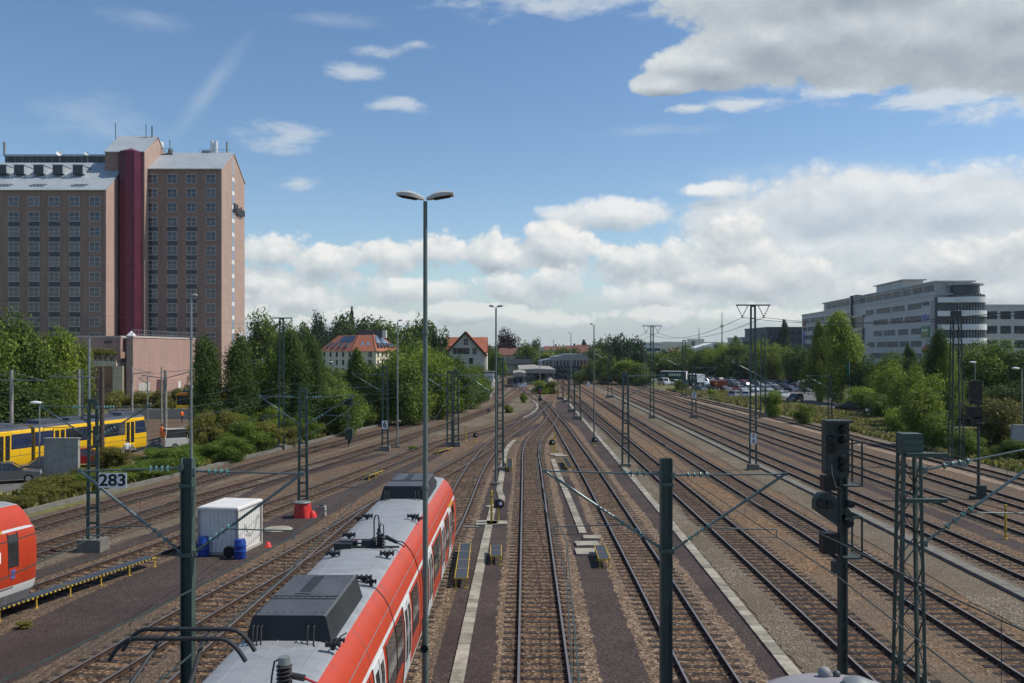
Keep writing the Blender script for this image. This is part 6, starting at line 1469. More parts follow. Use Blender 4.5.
for px, top, bot, Y, l in ((722, 312, 348, 1500, 'tall thin transmission mast on the horizon'), (699, 328, 348, 1500, 'shorter thin mast left of the transmission mast on the horizon')):
    x = xat(px, Y); t = thing('radio_tower', l, 'tower', (x, Y, 0)); mb = MB(); mb.tube((0, 0, -.5), (0, 0, zat(top, Y)), 1.6, .5, 8); mb.tube((0, 0, zat(top+15, Y)), (0, 0, zat(top+13, Y)), 2.6, None, 8); mb.build('shaft', 'concrete', t)
x = xat(696.5, 1400); mb = MB(); mb.b2(-12, 12, 0, 15, -.5, zat(339, 1400)); mb.b2(-8, -2, -.2, 0, 8, zat(341, 1400), 1); tag(mb.build('apartment_block', ['plaster grey', 'office glass'], None, loc=(x, 1400, 0)), 'tiny pale high rise on the wooded horizon', 'building')

# ---------------------------------------------------------------- big office building, right
OB = Vector((113.4, 240, 0)); of = thing('office_building', 'long grey metal clad office building with a rounded glass corner tower', 'office building', OB)
d = Vector((xat(802, 390)-OB.x, 150, 0)); Ld = d.length; dn = d.normalized(); nn = Vector((-dn.y, dn.x, 0))   # nn points to the tracks
if nn.x > 0: nn = -nn
ang = math.atan2(dn.y, dn.x)
# local frame: origin at near corner, +u along the facade away from the camera, facade faces nn
fr = bpy.data.objects
def U(u, o, z): p = dn*u+nn*o; return Vector((p.x, p.y, z))
def ubox(mb, u0, u1, o0, o1, z0, z1, mi=0):
    q = [U(u, o, z) for z in (z0, z1) for u, o in ((u0, o0), (u1, o0), (u1, o1), (u0, o1))]; mb.add(q, [(3, 2, 1, 0), (4, 5, 6, 7), (0, 1, 5, 4), (1, 2, 6, 5), (2, 3, 7, 6), (3, 0, 4, 7)], mi)
ZM = 24.6; mb = MB(); ubox(mb, 3, Ld, -12, 0, -1, ZM, 0); ubox(mb, 2.6, Ld+.3, -12.3, .3, ZM, ZM+.5, 1); mb.build('main_block', ['office panel', 'office metal'], of)
mb = MB(); ubox(mb, 5, Ld-30, -11, -1.5, ZM+.5, 28.2, 0); ubox(mb, 4, Ld-29.4, -11.6, -.9, 28.2, 28.6, 1); ubox(mb, Ld*.25, Ld*.42, -10, -4, 28.6, 31.2, 0); ubox(mb, Ld*.24, Ld*.43, -10.5, -3.4, 31.2, 31.5, 1); ubox(mb, Ld*.62, Ld*.645, -8, -6, 28.6, 30.2, 2); mb.build('penthouse', ['office panel', 'office metal', 'slate dark'], of)
FL = [ZM-2.5-3.55*k for k in range(6)]
def uwin(u0, u1, z0, z1, off=0.0, m='office glass', par=of, nm='window', mull=1.35, lift=.02):
    mb = MB(); ubox(mb, u0, u1, off, off+lift, z0, z1); o = mb.build(nm, m, par); n = max(1, int((u1-u0)/mull)); f = MB()
    for k in range(n+1): u = u0+(u1-u0)*k/n; ubox(f, u-.05, u+.05, off+lift, off+lift+.08, z0, z1)
    ubox(f, u0, u1, off+lift+.001, off+lift+.12, z0-.12, z0, 0); f.build('frame', 'office metal', o); return o
r5 = random.Random(11)
for k, z in enumerate(FL):
    u = 11.0
    while u < Ld-3:
        w = r5.choice((8.1, 10.8, 13.5)); e_ = min(u+w, Ld-2)
        if not (62 < u < 76 or 62 < e_ < 76): uwin(u, e_, z-.75, z+.95)
        u = e_+r5.choice((.6, 1.4, 2.7))
u = 6
while u < Ld-34: uwin(u, u+7.5, 25.9, 27.7, -1.5); u += 8.6
mb = MB(); ubox(mb, 63, 75, .0, .5, -1, ZM-8, 0); ubox(mb, 62.4, 75.6, .5, .8, ZM-8, ZM-7.2, 0); ubox(mb, 62.4, 75.6, .02, .7, ZM-3.6, ZM-3, 0); ubox(mb, 75.6, 76.6, 0, .9, -1, 28.8, 0); ubox(mb, 64, 75, .0, .12, ZM-7, ZM-3.8, 1)
for k in range(6): ubox(mb, 63.2+k*2, 63.4+k*2, .5, .62, 2, ZM-8.2, 2)
ubox(mb, 64, 66.8, .5, .56, 9, 12.5, 3); mb.build('stairwell_glazing', ['spandrel', 'office glass', 'galvanised', 'roof tile red'], of)
mb = MB(); ubox(mb, 20, 34, .02, .1, 6.1, 7.6); mb.build('red_panel', 'roof tile red', of)
# sign pier and its four signs
mb = MB(); ubox(mb, 3.2, 9.6, 0, .6, -1, ZM-1.5, 0); ubox(mb, 9.6, 11, -.5, .04, 2, ZM-1.6, 1); mb.build('sign_pier', ['office panel', 'spandrel'], of)
for nm, z0, z1, m in (('top_sign', 22.0, 23.2, 'slate dark'), ('blue_sign', 18.0, 19.6, 'sign blue'), ('green_sign', 13.2, 16.4, 'sign green'), ('red_sign', 9.2, 10.6, 'sign red')):
    mb = MB()
    if nm == 'green_sign':
        ubox(mb, 3.6, 9.2, .62, .9, z0, z1, 0)
        for k in range(7): ubox(mb, 4.4+k*.62, 4.85+k*.62, .9, .94, z0+1.7, z0+2.3, 1)
        for k in range(6): ubox(mb, 4.6+k*.62, 5.0+k*.62, .9, .94, z0+.7, z0+1.3, 2)
    elif nm == 'red_sign':
        pts = [(8.9, 9.4), (8.9, 10.0), (8.0, 10.25), (7.2, 10.9), (5.6, 10.95), (4.6, 10.3), (3.9, 10.2), (3.8, 9.4)]; a = [U(u, .62, z) for u, z in pts]; b = [U(u, .85, z) for u, z in pts]; mb.loft([a, b])
        for u in (4.8, 7.9): c = U(u, .7, 9.4); mb.tube(c, c+nn*.25, .5, None, 12, 1)
    else:
        n_ = 9
        for k in range(n_): ubox(mb, 4.0+k*.58, 4.0+k*.58+.4, .62, .75, z0+(k % 3)*.12, z1-((k+1) % 4)*.22, 0)
        ubox(mb, 3.9, 9.1, .602, .64, z0-.15, z0-.03, 0)
    mb.build(nm, [m, 'sign pale' if nm == 'green_sign' else 'slate dark', 'yellow paint'], of)
mb = MB(); c = U(Ld-4.5, .05, 21); 
ubox(mb, Ld-7, Ld-2.5, .03, .3, 20.0, 21.2, 0); mb.build('red_arrow_sign', ['roof tile red'], of); mb = MB(); ubox(mb, Ld-5, Ld-3.2, .03, .3, 11.5, 17.5, 0); mb.build('blue_banner', 'sign blue', of)
# rounded corner tower
tc = Vector((xat(965, 243)-OB.x, 3, 0)); mb = MB(); mb.lathe([(4.75, -1), (4.75, ZM)], 40, tc, 0); ubox(mb, 1.0, 2.98, -5.2, -.6, -1, ZM-.5, 1); mb.build('corner_tower', ['office glass', 'spandrel'], of, True)
mb = MB()
for k in range(40): a = 2*math.pi*k/40; mb.bar((tc.x+4.8*math.cos(a), tc.y+4.8*math.sin(a), 0), (tc.x+4.8*math.cos(a), tc.y+4.8*math.sin(a), ZM), .09, .12)
mb.build('tower_mullion', 'office metal', of)
for k in range(7):
    z = zat(299, 240)-.2-3.65*k
    if z < 1: break
    mb = MB(); mb.lathe([(4.7, -.75), (5.25, -.75), (5.25, .75), (4.7, .75)], 40, (tc.x, tc.y, z)); mb.build('balcony_band', 'office white', of, True)
    mb = MB(); ubox(mb, .3, .9, -5.0, -.4, z-.7, z+.7); mb.build('balcony_band', 'office white', of)
mb = MB(); mb.lathe([(3.6, 0), (3.6, 2.9)], 36, (tc.x, tc.y, ZM-.3), 0); mb.lathe([(.1, 2.9), (4.6, 2.9), (4.6, 3.3), (.1, 3.3)], 36, (tc.x, tc.y, ZM-.3), 1); mb.build('tower_penthouse', ['spandrel', 'office metal'], of, True)

# ---------------------------------------------------------------- small structures near the tram
X, Y_ = G(61, 478); t = thing('wall_panel', 'upright grey concrete wall panel behind the parked cars', 'wall', (X, Y_, 0)); mb = MB(); mb.b2(-1.3, 1.3, 0, .35, 0, zat(439, Y_), 0); mb.b2(-1.36, 1.36, -.05, .4, zat(439, Y_), zat(438, Y_), 0); mb.b2(-.01, .01, -.004, 0, 0, 3, 1); mb.build('wall', ['concrete', 'concrete dark'], t)
t = thing('guard_rail', 'pale metal guard rail running beside the tram tracks to the poplars', 'guard rail', (xat(95, 77), 77, 0)); a = at(95, 0, 77); b = at(178, 0, 98); d_ = Vector((b.x-a.x, b.y-a.y, 0)); mb = MB()
for z in (.45, .75): mb.bar((0, 0, z), (d_.x, d_.y, z), .06, .2)
mb.build('rail', 'galvanised', t)
for k in range(12): mb = MB(); p = d_*(k/11); mb.b2(p.x-.05, p.x+.05, p.y-.05, p.y+.05, 0, .85); mb.build('rail_post', 'galvanised', t)
X, Y_ = G(152, 410); t = thing('platform_wall', 'low pale concrete platform wall in front of the podium hedge', 'wall', (xat(150, 128), 128, 0)); mb = MB(); mb.b2(-6, 7, 0, .4, 0, 1.4); mb.b2(-6, 7, .4, 4, 0, 1.0); mb.build('wall', 'concrete pale', t)
def tram_pole(px, top, Y, label, r=.14, m='concrete', arms=()):
    x = xat(px, Y); h = zat(top, Y); t = thing('tram_pole', label, 'tram pole', (x, Y, 0), 0, 'poles along the tram line'); mb = MB(); mb.tube((0, 0, 0), (0, 0, h), r, r*.8, 10); mb.build('pole', m, t, True)
    for s, L, dz in arms: mb = MB(); mb.tube((0, 0, h-.9), (s*L, 0, h-.2+dz), .05, None, 6); mb.tube((0, 0, h-.2), (s*L, 0, h-.2+dz), .025, None, 6); mb.build('arm', 'galvanised', t)
tram_pole(11.5, 370, 84, 'concrete tram pole at the left picture edge', .19, arms=((1, 3.2, -.8), (-1, 3, -.8)))
tram_pole(79, 369, 96, 'pale tram pole behind the first concrete pole at the podium', .16, arms=((-1, 3.2, -.6),)); tram_pole(82.5, 369, 100, 'slim tram pole close behind the pale one at the podium', .14)
tram_pole(102, 367, 80, 'thick concrete tram pole in front of the yellow tram', .22, 'bark', arms=((-1, 3, -.7),)); tram_pole(132, 367, 118, 'concrete tram pole in front of the beige portico', .17, arms=((1, 2.5, -.5),))
tram_pole(147.5, 377, 120, 'slim pale lamp like pole beside the portico', .1, 'galvanised', arms=((-1, 1.2, .1),)); tram_pole(161.5, 367, 122, 'slim tram pole left of the thick one near the works vehicle', .12); tram_pole(165.5, 370, 98, 'concrete tram pole beside the person in orange', .2, arms=((1, 3.4, .2), (-1, 2.6, -.4)))
tram_pole(89, 338, 100, 'tall grey lamp pole in front of the podium block', .17, 'galvanised', arms=()); tram_pole(262, 358, 130, 'wooden pole glimpsed between the poplars', .16, 'concrete', arms=((-1, 3, -.3), (1, 2, -.3)))
def street_lamp(px, top, Y, label, s=-1, r=.07, L=.5):
    x = xat(px, Y); h = zat(top, Y); t = thing('street_lamp', label, 'street lamp', (x, Y, 0)); mb = MB(); mb.tube((0, 0, 0), (0, 0, h), r, r*.7, 10); mb.build('pole', 'galvanised', t, True)
    mb = MB(); mb.lathe([(.03, .16), (.26, .10), (.30, .0), (.22, -.06), (.02, -.08)][::-1], 16); o = mb.build('lamp_head', 'office white', t, True, loc=(s*L*.6, 0, h)); o.scale = (1.6, .8, 1)
street_lamp(39.5, 403, 69, 'street lamp with a white oval head in front of the grey wall panel'); street_lamp(66, 374, 112, 'street lamp with a white oval head above the yellow tram', -1); 
street_lamp(332, 362, 200, 'white headed street lamp in front of the villa', -1); street_lamp(975, 362.5, 116, 'left one of two white headed street lamps among the right hand trees'); street_lamp(1022, 368.5, 100, 'right one of two white headed street lamps, at the picture edge', -1, .09, 1.2)
# posts at the right verge
for px, l in ((957.5, 'left of two upright weathered posts behind the very tall right lattice mast'), (964, 'right of two upright weathered posts behind the very tall right lattice mast')):
    X, Y_ = G(px, 452); mb = MB(); mb.b2(-.18, .18, -.15, .15, 0, 2.2); mb.b2(-.2, .2, -.17, .17, 2.2, 2.3); tag(mb.build('gate_post', 'concrete dark', None, loc=(X, Y_, 0)), l, 'post')
X, Y_ = G(1021, 461); mb = MB(); mb.b2(-.75, .9, 0, .3, 0, zat(426, Y_)); mb.b2(-.8, .95, -.05, .35, zat(426, Y_), zat(425, Y_)); tag(mb.build('wall_end', 'graffiti wall', None, loc=(X, Y_, 0)), 'end of a stained concrete wall at the right picture edge', 'wall')
# low kerb wall left of the outermost curved line
def offset_line(C, off, y0, y1): 
    P = []
    for i, p in enumerate(C):
        if y0 <= p.y <= y1: P.append(p+sidevec(C, i)*off)
    return P
P = offset_line(L5, -3.2, 40, 130)[::4]; o = P[0].copy(); mb = MB()
for a, b in zip(P, P[1:]): mb.bar((a.x-o.x, a.y-o.y, .1), (b.x-o.x, b.y-o.y, .1), .35, .28)
tag(mb.build('kerb_wall', 'concrete dark', None, loc=o), 'low pale concrete kerb wall between the outermost left line and the shrubs', 'wall')
# ---------------------------------------------------------------- vegetation
def crown_mesh(seed, kind, n, leaf, mats):
    """unit crown: radius 1, height 2 centred at z=0; many leaf faces clustered on uneven clumps"""
    r = np.random.default_rng(seed); cs = []
    if kind == 'broad':
        for _ in range(30):
            v = r.normal(size=3); v /= np.linalg.norm(v); d = r.uniform(.25, .78); c = v*d; c[2] = c[2]*.9+.02; cs.append((c, r.uniform(.22, .42)))
    elif kind == 'poplar':
        for _ in range(34):
            z = r.uniform(-.92, .92); w = max(.07, (1-((z+1)/2)**2.3)*(1 if z > -.75 else .7))*.72; a = r.uniform(0, 6.283); d = w*r.uniform(.2, .85); cs.append((np.array([math.cos(a)*d, math.sin(a)*d, z]), r.uniform(.12, .2)*1.3))
    elif kind == 'conifer':
        for _ in range(40):
            z = r.uniform(-.95, .95); w = (1-(z+1)/2)*.85+.04; a = r.uniform(0, 6.283); d = w*r.uniform(.3, .9); cs.append((np.array([math.cos(a)*d, math.sin(a)*d, z]), .10+.14*w))
    elif kind == 'birch':
        for _ in range(34):
            z = r.uniform(-.9, .95); w = math.sin(min(1, (1-z)/1.5)*1.57)*.8*(1 if z > -.6 else .75); a = r.uniform(0, 6.283); d = w*r.uniform(.15, .9); cs.append((np.array([math.cos(a)*d, math.sin(a)*d, z]), r.uniform(.13, .24)))
    else: # shrub: wide, sits on the ground
        for _ in range(24):
            a = r.uniform(0, 6.283); d = r.uniform(0, .75); z = r.uniform(-.9, .55)*(1-d*.5); cs.append((np.array([math.cos(a)*d, math.sin(a)*d, z]), r.uniform(.2, .4)))
    wts = np.array([c[1]**2 for c in cs]); wts /= wts.sum(); idx = r.choice(len(cs), n, p=wts)
    C = np.array([cs[i][0] for i in idx]); Rr = np.array([cs[i][1] for i in idx])
    v = r.normal(size=(n, 3)); v /= np.linalg.norm(v, axis=1, keepdims=True)
    rad = Rr*np.clip(r.normal(.88, .2, n), .2, 1.35); sq = np.array([1, 1, .8 if kind in ('broad', 'shrub') else 1.5]); P = C+v*rad[:, None]*sq
    lo, hi = np.percentile(P, 1.5, axis=0), np.percentile(P, 98.5, axis=0); P = (P-(lo+hi)/2)/((hi-lo)/2)*np.array([.97, .97, .98])
    core = r.random(n) < .30; P[core] *= r.uniform(.25, .85, (core.sum(), 1)) if kind not in ('poplar', 'conifer', 'birch') else np.concatenate([r.uniform(.2, .8, (core.sum(), 2)), np.ones((core.sum(), 1))], axis=1)
    nr = v*.8+r.normal(size=(n, 3))*.55+np.array([0, 0, .35]); nr /= np.linalg.norm(nr, axis=1, keepdims=True)
    t = np.cross(nr, r.normal(size=(n, 3))); t /= np.linalg.norm(t, axis=1, keepdims=True)+1e-9; b = np.cross(nr, t)
    s = leaf*r.uniform(.6, 1.4, n)[:, None]*np.where(core, 1.7, 1.0)[:, None]; zs = .6 if kind in ('poplar', 'conifer', 'birch') else 1.0
    q = np.stack([P-t*s*.9, P-b*s*.55+nr*s*.12, P+t*s*1.0, P+b*s*.55+nr*s*.12], axis=1); 
    q = P[:, None, :]+(q-P[:, None, :])*np.array([1, 1, zs])
    me = bpy.data.meshes.new('crown'); me.from_pydata(q.reshape(-1, 3).tolist(), [], np.arange(4*n).reshape(-1, 4).tolist()); me.materials.append(M[mats]); me.update(); return me
def trunk_mesh(seed, kind='broad'):
    r = random.Random(seed); mb = MB()
    pts = [(0, 0, 0), (.02, .01, .35), (-.02, .02, .7), (.01, 0, 1.0)]
    for a, b, r0, r1 in zip(pts, pts[1:], (.05, .04, .032), (.04, .032, .02)): mb.tube(a, b, r0, r1, 8)
    for k in range(7):
        z = r.uniform(.35, .9); a = r.uniform(0, 6.28); L = r.uniform(.12, .28) if kind != 'broad' else r.uniform(.2, .4); mb.tube((0, 0, z), (L*math.cos(a), L*math.sin(a), z+L*.7), .018, .006, 6)
    return mb.mesh('trunk', 'bark', True)
ARCH = {}
def arch(kind, var, lm, dens):
    k = (kind, var, lm, dens)
    if k not in ARCH:
        n, leaf = {'near': (21000, .043), 'mid': (13000, .052), 'far': (6000, .078)}[dens]
        if kind in ('poplar', 'conifer', 'birch'): n = int(n*1.45); leaf *= .95
        ARCH[k] = crown_mesh(sum(map(ord, kind))+var*17, kind, n, leaf, lm)
    return ARCH[k]
TRK = {k: [trunk_mesh(i+5*len(k), k) for i in range(2)] for k in ('broad', 'poplar')}
def tree(X, Y, h, w, kind, leafm, label, name='tree', cat='tree', dens=None, base=.18, group=None, z0=0.0, depth=None):
    dens = dens or ('near' if Y < 110 else 'mid' if Y < 230 else 'far'); var = rnd.randrange(3)
    t = thing(name, label, cat, (X, Y, z0), rnd.uniform(0, 6.28), group)
    if kind == 'shrub':
        inst('foliage', arch(kind, var, leafm, dens), t, (0, 0, h*.46), 0, (w/2, (depth or w)/2, h*.52)); return t
    ch = h*(1-base*.75); tk = inst('trunk', TRK['poplar' if kind != 'broad' else 'broad'][var % 2], t, (0, 0, 0), 0, (h*.55, h*.55, h*.82))
    inst('crown', arch(kind, var, leafm, dens), t, (0, 0, h-ch/2), rnd.uniform(0, 6), (w/2*1.08, w/2*1.08, ch/2*1.02)); return t
def tpx(px, top, Y, wpx, kind, leafm, label, name='broadleaf_tree', **k):
    h = zat(top, Y); return tree(xat(px, Y), Y, h, wpx*Y/F*(1.12 if kind in ('poplar', 'birch') else 1.05), kind, leafm, label, name, **k)
# left of the tram
tpx(-14, 322, 104, 60, 'broad', 'leaf mid', 'broad green tree cut by the left picture edge'); tpx(22, 323, 108, 62, 'broad', 'leaf mid', 'broad green tree behind the tram, second from the left edge'); tpx(50, 336, 112, 44, 'broad', 'leaf bright', 'lighter green tree left of the podium'); tpx(70, 341, 118, 34, 'broad', 'leaf bright', 'narrow light green tree against the podium wall'); tpx(5, 372, 100, 70, 'broad', 'leaf dark', 'low dark tree mass behind the first tram pole', base=.05); tpx(48, 385, 104, 46, 'broad', 'leaf mid', 'low green tree behind the person in dark red', base=.05)
tpx(207.5, 345, 92, 32, 'poplar', 'leaf dark', 'left one of two dark columnar trees in front of the hotel corner', 'columnar_tree', base=.06); tpx(237, 343, 94, 30, 'poplar', 'leaf dark', 'right one of two dark columnar trees in front of the hotel corner', 'columnar_tree', base=.06)
tpx(266, 318, 215, 40, 'broad', 'leaf mid', 'tall broad tree right behind the hotel corner'); tpx(290, 328, 200, 34, 'broad', 'leaf mid', 'tall tree behind the T shaped feeder mast'); tpx(258, 348, 215, 26, 'broad', 'leaf bright', 'bright green tree right of the hotel end wall')
tpx(291, 338, 98, 30, 'poplar', 'leaf dark', 'tall dark columnar tree right of the T shaped feeder mast', 'columnar_tree', base=.06); tpx(312, 342, 102, 27, 'poplar', 'leaf dark', 'dark columnar tree left of the villa', 'columnar_tree', base=.06); tpx(268, 358, 100, 28, 'poplar', 'leaf mid', 'green columnar tree left of the T shaped feeder mast', 'columnar_tree', base=.06)
tpx(319, 317, 380, 18, 'broad', 'leaf conifer', 'dark round topped tree on the skyline left of the villa'); tpx(303, 326, 380, 24, 'broad', 'leaf dark', 'dark tree on the skyline above the columnar trees'); tpx(340, 318, 390, 30, 'broad', 'leaf dark', 'wide dark tree on the skyline behind the villa roof'); tpx(351.5, 313, 400, 12, 'conifer', 'leaf conifer', 'pointed conifer on the skyline behind the villa', 'conifer'); tpx(362, 321, 400, 30, 'broad', 'leaf dark', 'tree on the skyline right of the pointed conifer'); tpx(382, 323, 410, 34, 'broad', 'leaf mid', 'tree on the skyline behind the right end of the villa'); tpx(417, 323, 260, 32, 'broad', 'leaf mid', 'open crowned tree right of the villa'); tpx(411, 334, 300, 26, 'broad', 'leaf dark', 'dark tree at the right end of the villa'); tpx(433, 330, 250, 26, 'broad', 'leaf dark', 'dark tree between villa and gabled house')
tpx(357, 353, 120, 34, 'conifer', 'leaf mid', 'cone shaped green tree in front of the villa', 'cone_tree', base=.05); tpx(384, 365, 118, 30, 'broad', 'leaf mid', 'round green tree in front of the villa end', base=.06); tpx(398, 355, 130, 34, 'broad', 'leaf bright', 'light green tree right of the slender lamp', base=.06); tpx(342, 388, 104, 40, 'broad', 'leaf mid', 'low round tree left of the low signal post', base=.04)
for i, (px, top, Y, w, l) in enumerate(((412, 366, 118, 34, 'bushy tree behind the tallest lamp pole, left of it'), (436, 362, 128, 36, 'bushy tree just right of the tallest lamp pole'), (455, 364, 140, 32, 'bushy tree behind the close pair of masts'), (472, 371, 150, 24, 'bushy tree right of the close pair of masts'), (424, 352, 160, 30, 'taller bushy tree behind the tallest lamp pole'), (448, 357, 170, 26, 'taller bushy tree below the gabled house'), (482, 377, 170, 18, 'last small tree of the hedge before the white hut'))):
    tpx(px, top, Y, w, 'broad', ('leaf mid', 'leaf bright', 'leaf mid')[i % 3], l, base=.04)
# hedge along the outermost line
P = offset_line(L5, -4.9, 46, 190); n = 0; r6 = random.Random(9); acc = 0
hl = []
for a, b in zip(P, P[1:]):
    acc += (b-a).length
    if acc > 2.5: acc = 0; hl.append(a)
HC = ['', 'lowest', 'rounded', 'leafy', 'ragged', 'dense']
for i, p in enumerate(hl):
    far = p.y > 95
    for row in range(2 if p.y > 83 else 1):
        q = p+Vector((-2.6*row+r6.uniform(-.6, .6)-(.4 if not far else .0), r6.uniform(-.8, .8), 0)); px = 512+F*q.x/q.y
        h = (r6.uniform(.8, 1.4) if p.y < 62 else r6.uniform(1.1, 1.8) if p.y < 80 else r6.uniform(1.9, 3.2))*(1+.45*row); w = r6.uniform(2.6, 3.8)
        if px < -30: continue
        lm = r6.choice(('leaf mid', 'leaf bright', 'leaf olive', 'leaf mid')) if p.y > 62 else r6.choice(('leaf olive', 'leaf mid', 'leaf olive'))
        tree(q.x, q.y, h, w, 'shrub', lm, 'one of many leafy shrubs packed into the trackside hedge of the left bank', 'shrub', 'shrub', group='shrubs of the left trackside hedge')
for px, top, bot, w, m, l in ((232, 438, 462, 34, 'leaf mid', 'green shrub at the foot of the dark poplars'), (112, 447, 470, 34, 'leaf olive', 'yellowish shrub right of the grey wall panel'), (84, 468, 486, 30, 'leaf olive', 'low olive shrub below the grey wall panel'), (150, 448, 468, 26, 'leaf mid', 'shrub below the guard rail')):
    X, Y_ = G(px, bot); tree(X, Y_, zat(top, Y_), w*Y_/F, 'shrub', m, l, 'shrub', 'shrub')
for px, l in ((118, 'left'), (140, 'middle'), (160, 'right')):
    X, Y_ = G(px, 412); tree(xat(px, 135), 135, zat(391, 135), 24*135/F, 'shrub', 'leaf olive', f'clipped {l} section of the yellowish hedge in front of the podium', 'hedge', 'hedge')
tree(xat(180, 140), 140, zat(389, 140), 4.5, 'shrub', 'leaf olive', 'clipped far right section of the yellowish hedge in front of the podium', 'hedge', 'hedge')
for px, l in ((100, 'left'), (105, 'second'), (109.5, 'third'), (116, 'right')):
    X = xat(px-6, 151); t = thing('potted_shrub', f'{l} one of four small round shrubs in planters on the podium terrace', 'potted plant', (X, 151.6, zat(363, 150))); mb = MB(); mb.lathe([(.35, 0), (.45, .6), (.4, .62)], 12); mb.build('pot', 'concrete', t); inst('foliage', arch('shrub', 1, 'leaf olive', 'far'), t, (0, 0, 1.4), 0, (.65, .65, .95))
# trees filling the left bank between hedge, villa and tram line
LW = ['slim', 'bushy', 'rounded', 'leaning', 'dense', 'loose']
fill = [(278, 376, 122, 30), (300, 384, 118, 32), (312, 375, 132, 34), (330, 380, 126, 32), (345, 378, 140, 30), (368, 377, 150, 32), (300, 366, 190, 36), (322, 366, 210, 36), (345, 372, 230, 36), (370, 369, 200, 34), (392, 372, 180, 34), (405, 366, 200, 34), (420, 372, 180, 34), (438, 368, 190, 34), (455, 372, 190, 32), (468, 376, 195, 26), (412, 345, 230, 34), (430, 349, 220, 30), (410, 347, 250, 26), (448, 362, 235, 30), (476, 366, 240, 20)]
for i, (px, top, Y, w) in enumerate(fill):
    tpx(px, top, Y, w, 'broad', ('leaf mid', 'leaf bright', 'leaf dark', 'leaf mid')[i % 4], 'one of many leafy trees merging into the green bank below the villa and gabled house', base=.03, group='trees of the green left bank')
# centre distance
tpx(506, 332.5, 420, 24, 'broad', 'leaf purple', 'big round dark purple tree on the skyline', 'copper_beech', dens='mid', base=.02)
for px, top, Y, w, m, l in ((497, 352, 280, 14, 'leaf mid', 'green tree right of the gabled house'), (489, 348, 300, 14, 'leaf dark', 'dark tree beside the orange roof of the gabled house'), (528, 345, 360, 16, 'leaf mid', 'tree right of the little cream gable'), (534, 342, 370, 12, 'leaf dark', 'taller dark tree right of the little cream gable'), (548, 353, 330, 22, 'leaf bright', 'light green tree behind the station hall'), (558, 349, 345, 20, 'leaf mid', 'green tree behind the middle of the station hall'), (572, 350, 360, 16, 'leaf dark', 'dark tree above the right half of the station hall'), (583, 342, 420, 9, 'leaf conifer', 'dark pointed tree left of the right tree group'), (597, 350, 340, 22, 'leaf mid', 'green tree at the right end of the station hall'), (601, 342, 380, 18, 'leaf dark', 'dark tree behind the right end of the station hall'), (612, 340, 300, 20, 'leaf dark', 'dark tree behind the tall thick mast, left part'), (622, 338, 300, 18, 'leaf conifer', 'darkest tree right of the tall thick mast'), (634, 341, 310, 18, 'leaf conifer', 'dark tree right of the darkest one'), (646, 353, 320, 22, 'leaf mid', 'mid green tree left of the far T shaped mast'), (608, 357, 260, 24, 'leaf mid', 'bush like tree at the right end of the yard'), (625, 361, 255, 22, 'leaf bright', 'low light green tree beside the outermost right track'), (640, 364, 250, 18, 'leaf mid', 'low green tree before the pale shed'), (591, 362, 270, 14, 'leaf mid', 'tree in front of the orange works wagon')):
    tpx(px, top, Y, w*1.15, 'conifer' if 'pointed' in l else 'broad', m, l, base=.06)
for px, top, bot, w, m, l in ((541.5, 381, 394, 19, 'leaf bright', 'bright green bush in front of the station canopy'), (552, 381, 394, 10, 'leaf olive', 'smaller bush at the right of the bright one before the canopy'), (524, 393, 403, 8, 'leaf bright', 'upright weed bush on the gravel island'), (508.5, 405, 413, 9, 'leaf bright', 'round weed bush on the gravel island'), (413, 446, 450, 9, 'leaf mid', 'weed tuft beside the walkway track'), (580, 371, 384, 16, 'leaf mid', 'bush in front of the station hall'), (24, 622, 628, 14, 'leaf olive', 'weed tuft under the long walkway')):
    X, Y_ = G(px, bot); tree(X, Y_, max(.25, zat(top, Y_)), w*Y_/F, 'shrub', m, l, 'weed_bush', 'bush', dens='far' if Y_ < 60 else None)
# right side, behind the car park
r7 = random.Random(21); k = 0
names = ['behind the left lorry', 'behind the rust red container', 'behind the light lorry box', 'behind the long green trailer', 'behind the second car row']
bl = []
for px in range(655, 832, 9):
    Y = 330-(px-655)*.45+r7.uniform(-14, 14); top = 357-(px-655)*.075+r7.uniform(-6, 3) if px < 735 else 350+r7.uniform(-7, 5)
    if px < 690: top = max(top, 356)
    bl.append((px, top, Y, r7.uniform(22, 32)))
for i, (px, top, Y, w) in enumerate(bl):
    lm = r7.choice(('leaf mid', 'leaf dark', 'leaf bright', 'leaf mid'))
    tpx(px, top, Y, w, 'broad', lm, f'leafy tree in the belt behind the car park, {("left", "middle", "right")[min(2, i*3//len(bl))]} part, number {i+1} counted from the left' if False else f'{["dark green", "mid green", "light green"][["leaf dark", "leaf mid", "leaf bright"].index(lm)]} tree in the belt behind the car park, {["first", "second", "third", "fourth", "fifth", "sixth", "seventh", "eighth", "ninth", "tenth", "eleventh", "twelfth", "thirteenth", "fourteenth", "fifteenth", "sixteenth", "seventeenth", "eighteenth", "nineteenth", "twentieth"][i]} from its left end', dens='mid', base=.04, group='tree belt behind the car park')
tpx(783, 324, 400, 16, 'conifer', 'leaf conifer', 'dark pointed tree in front of the dark office block', 'conifer', dens='mid', base=.03)
tpx(735, 340, 330, 20, 'conifer', 'leaf mid', 'pointed tree standing out of the belt behind the car park', 'cone_tree', dens='mid')
tpx(841, 318, 165, 37, 'birch', 'leaf bright', 'tall light green birch in front of the office building', 'birch_tree', dens='near', base=.1); tpx(819, 328, 172, 26, 'birch', 'leaf bright', 'shorter light green birch left of the tall one', 'birch_tree', dens='near', base=.1)
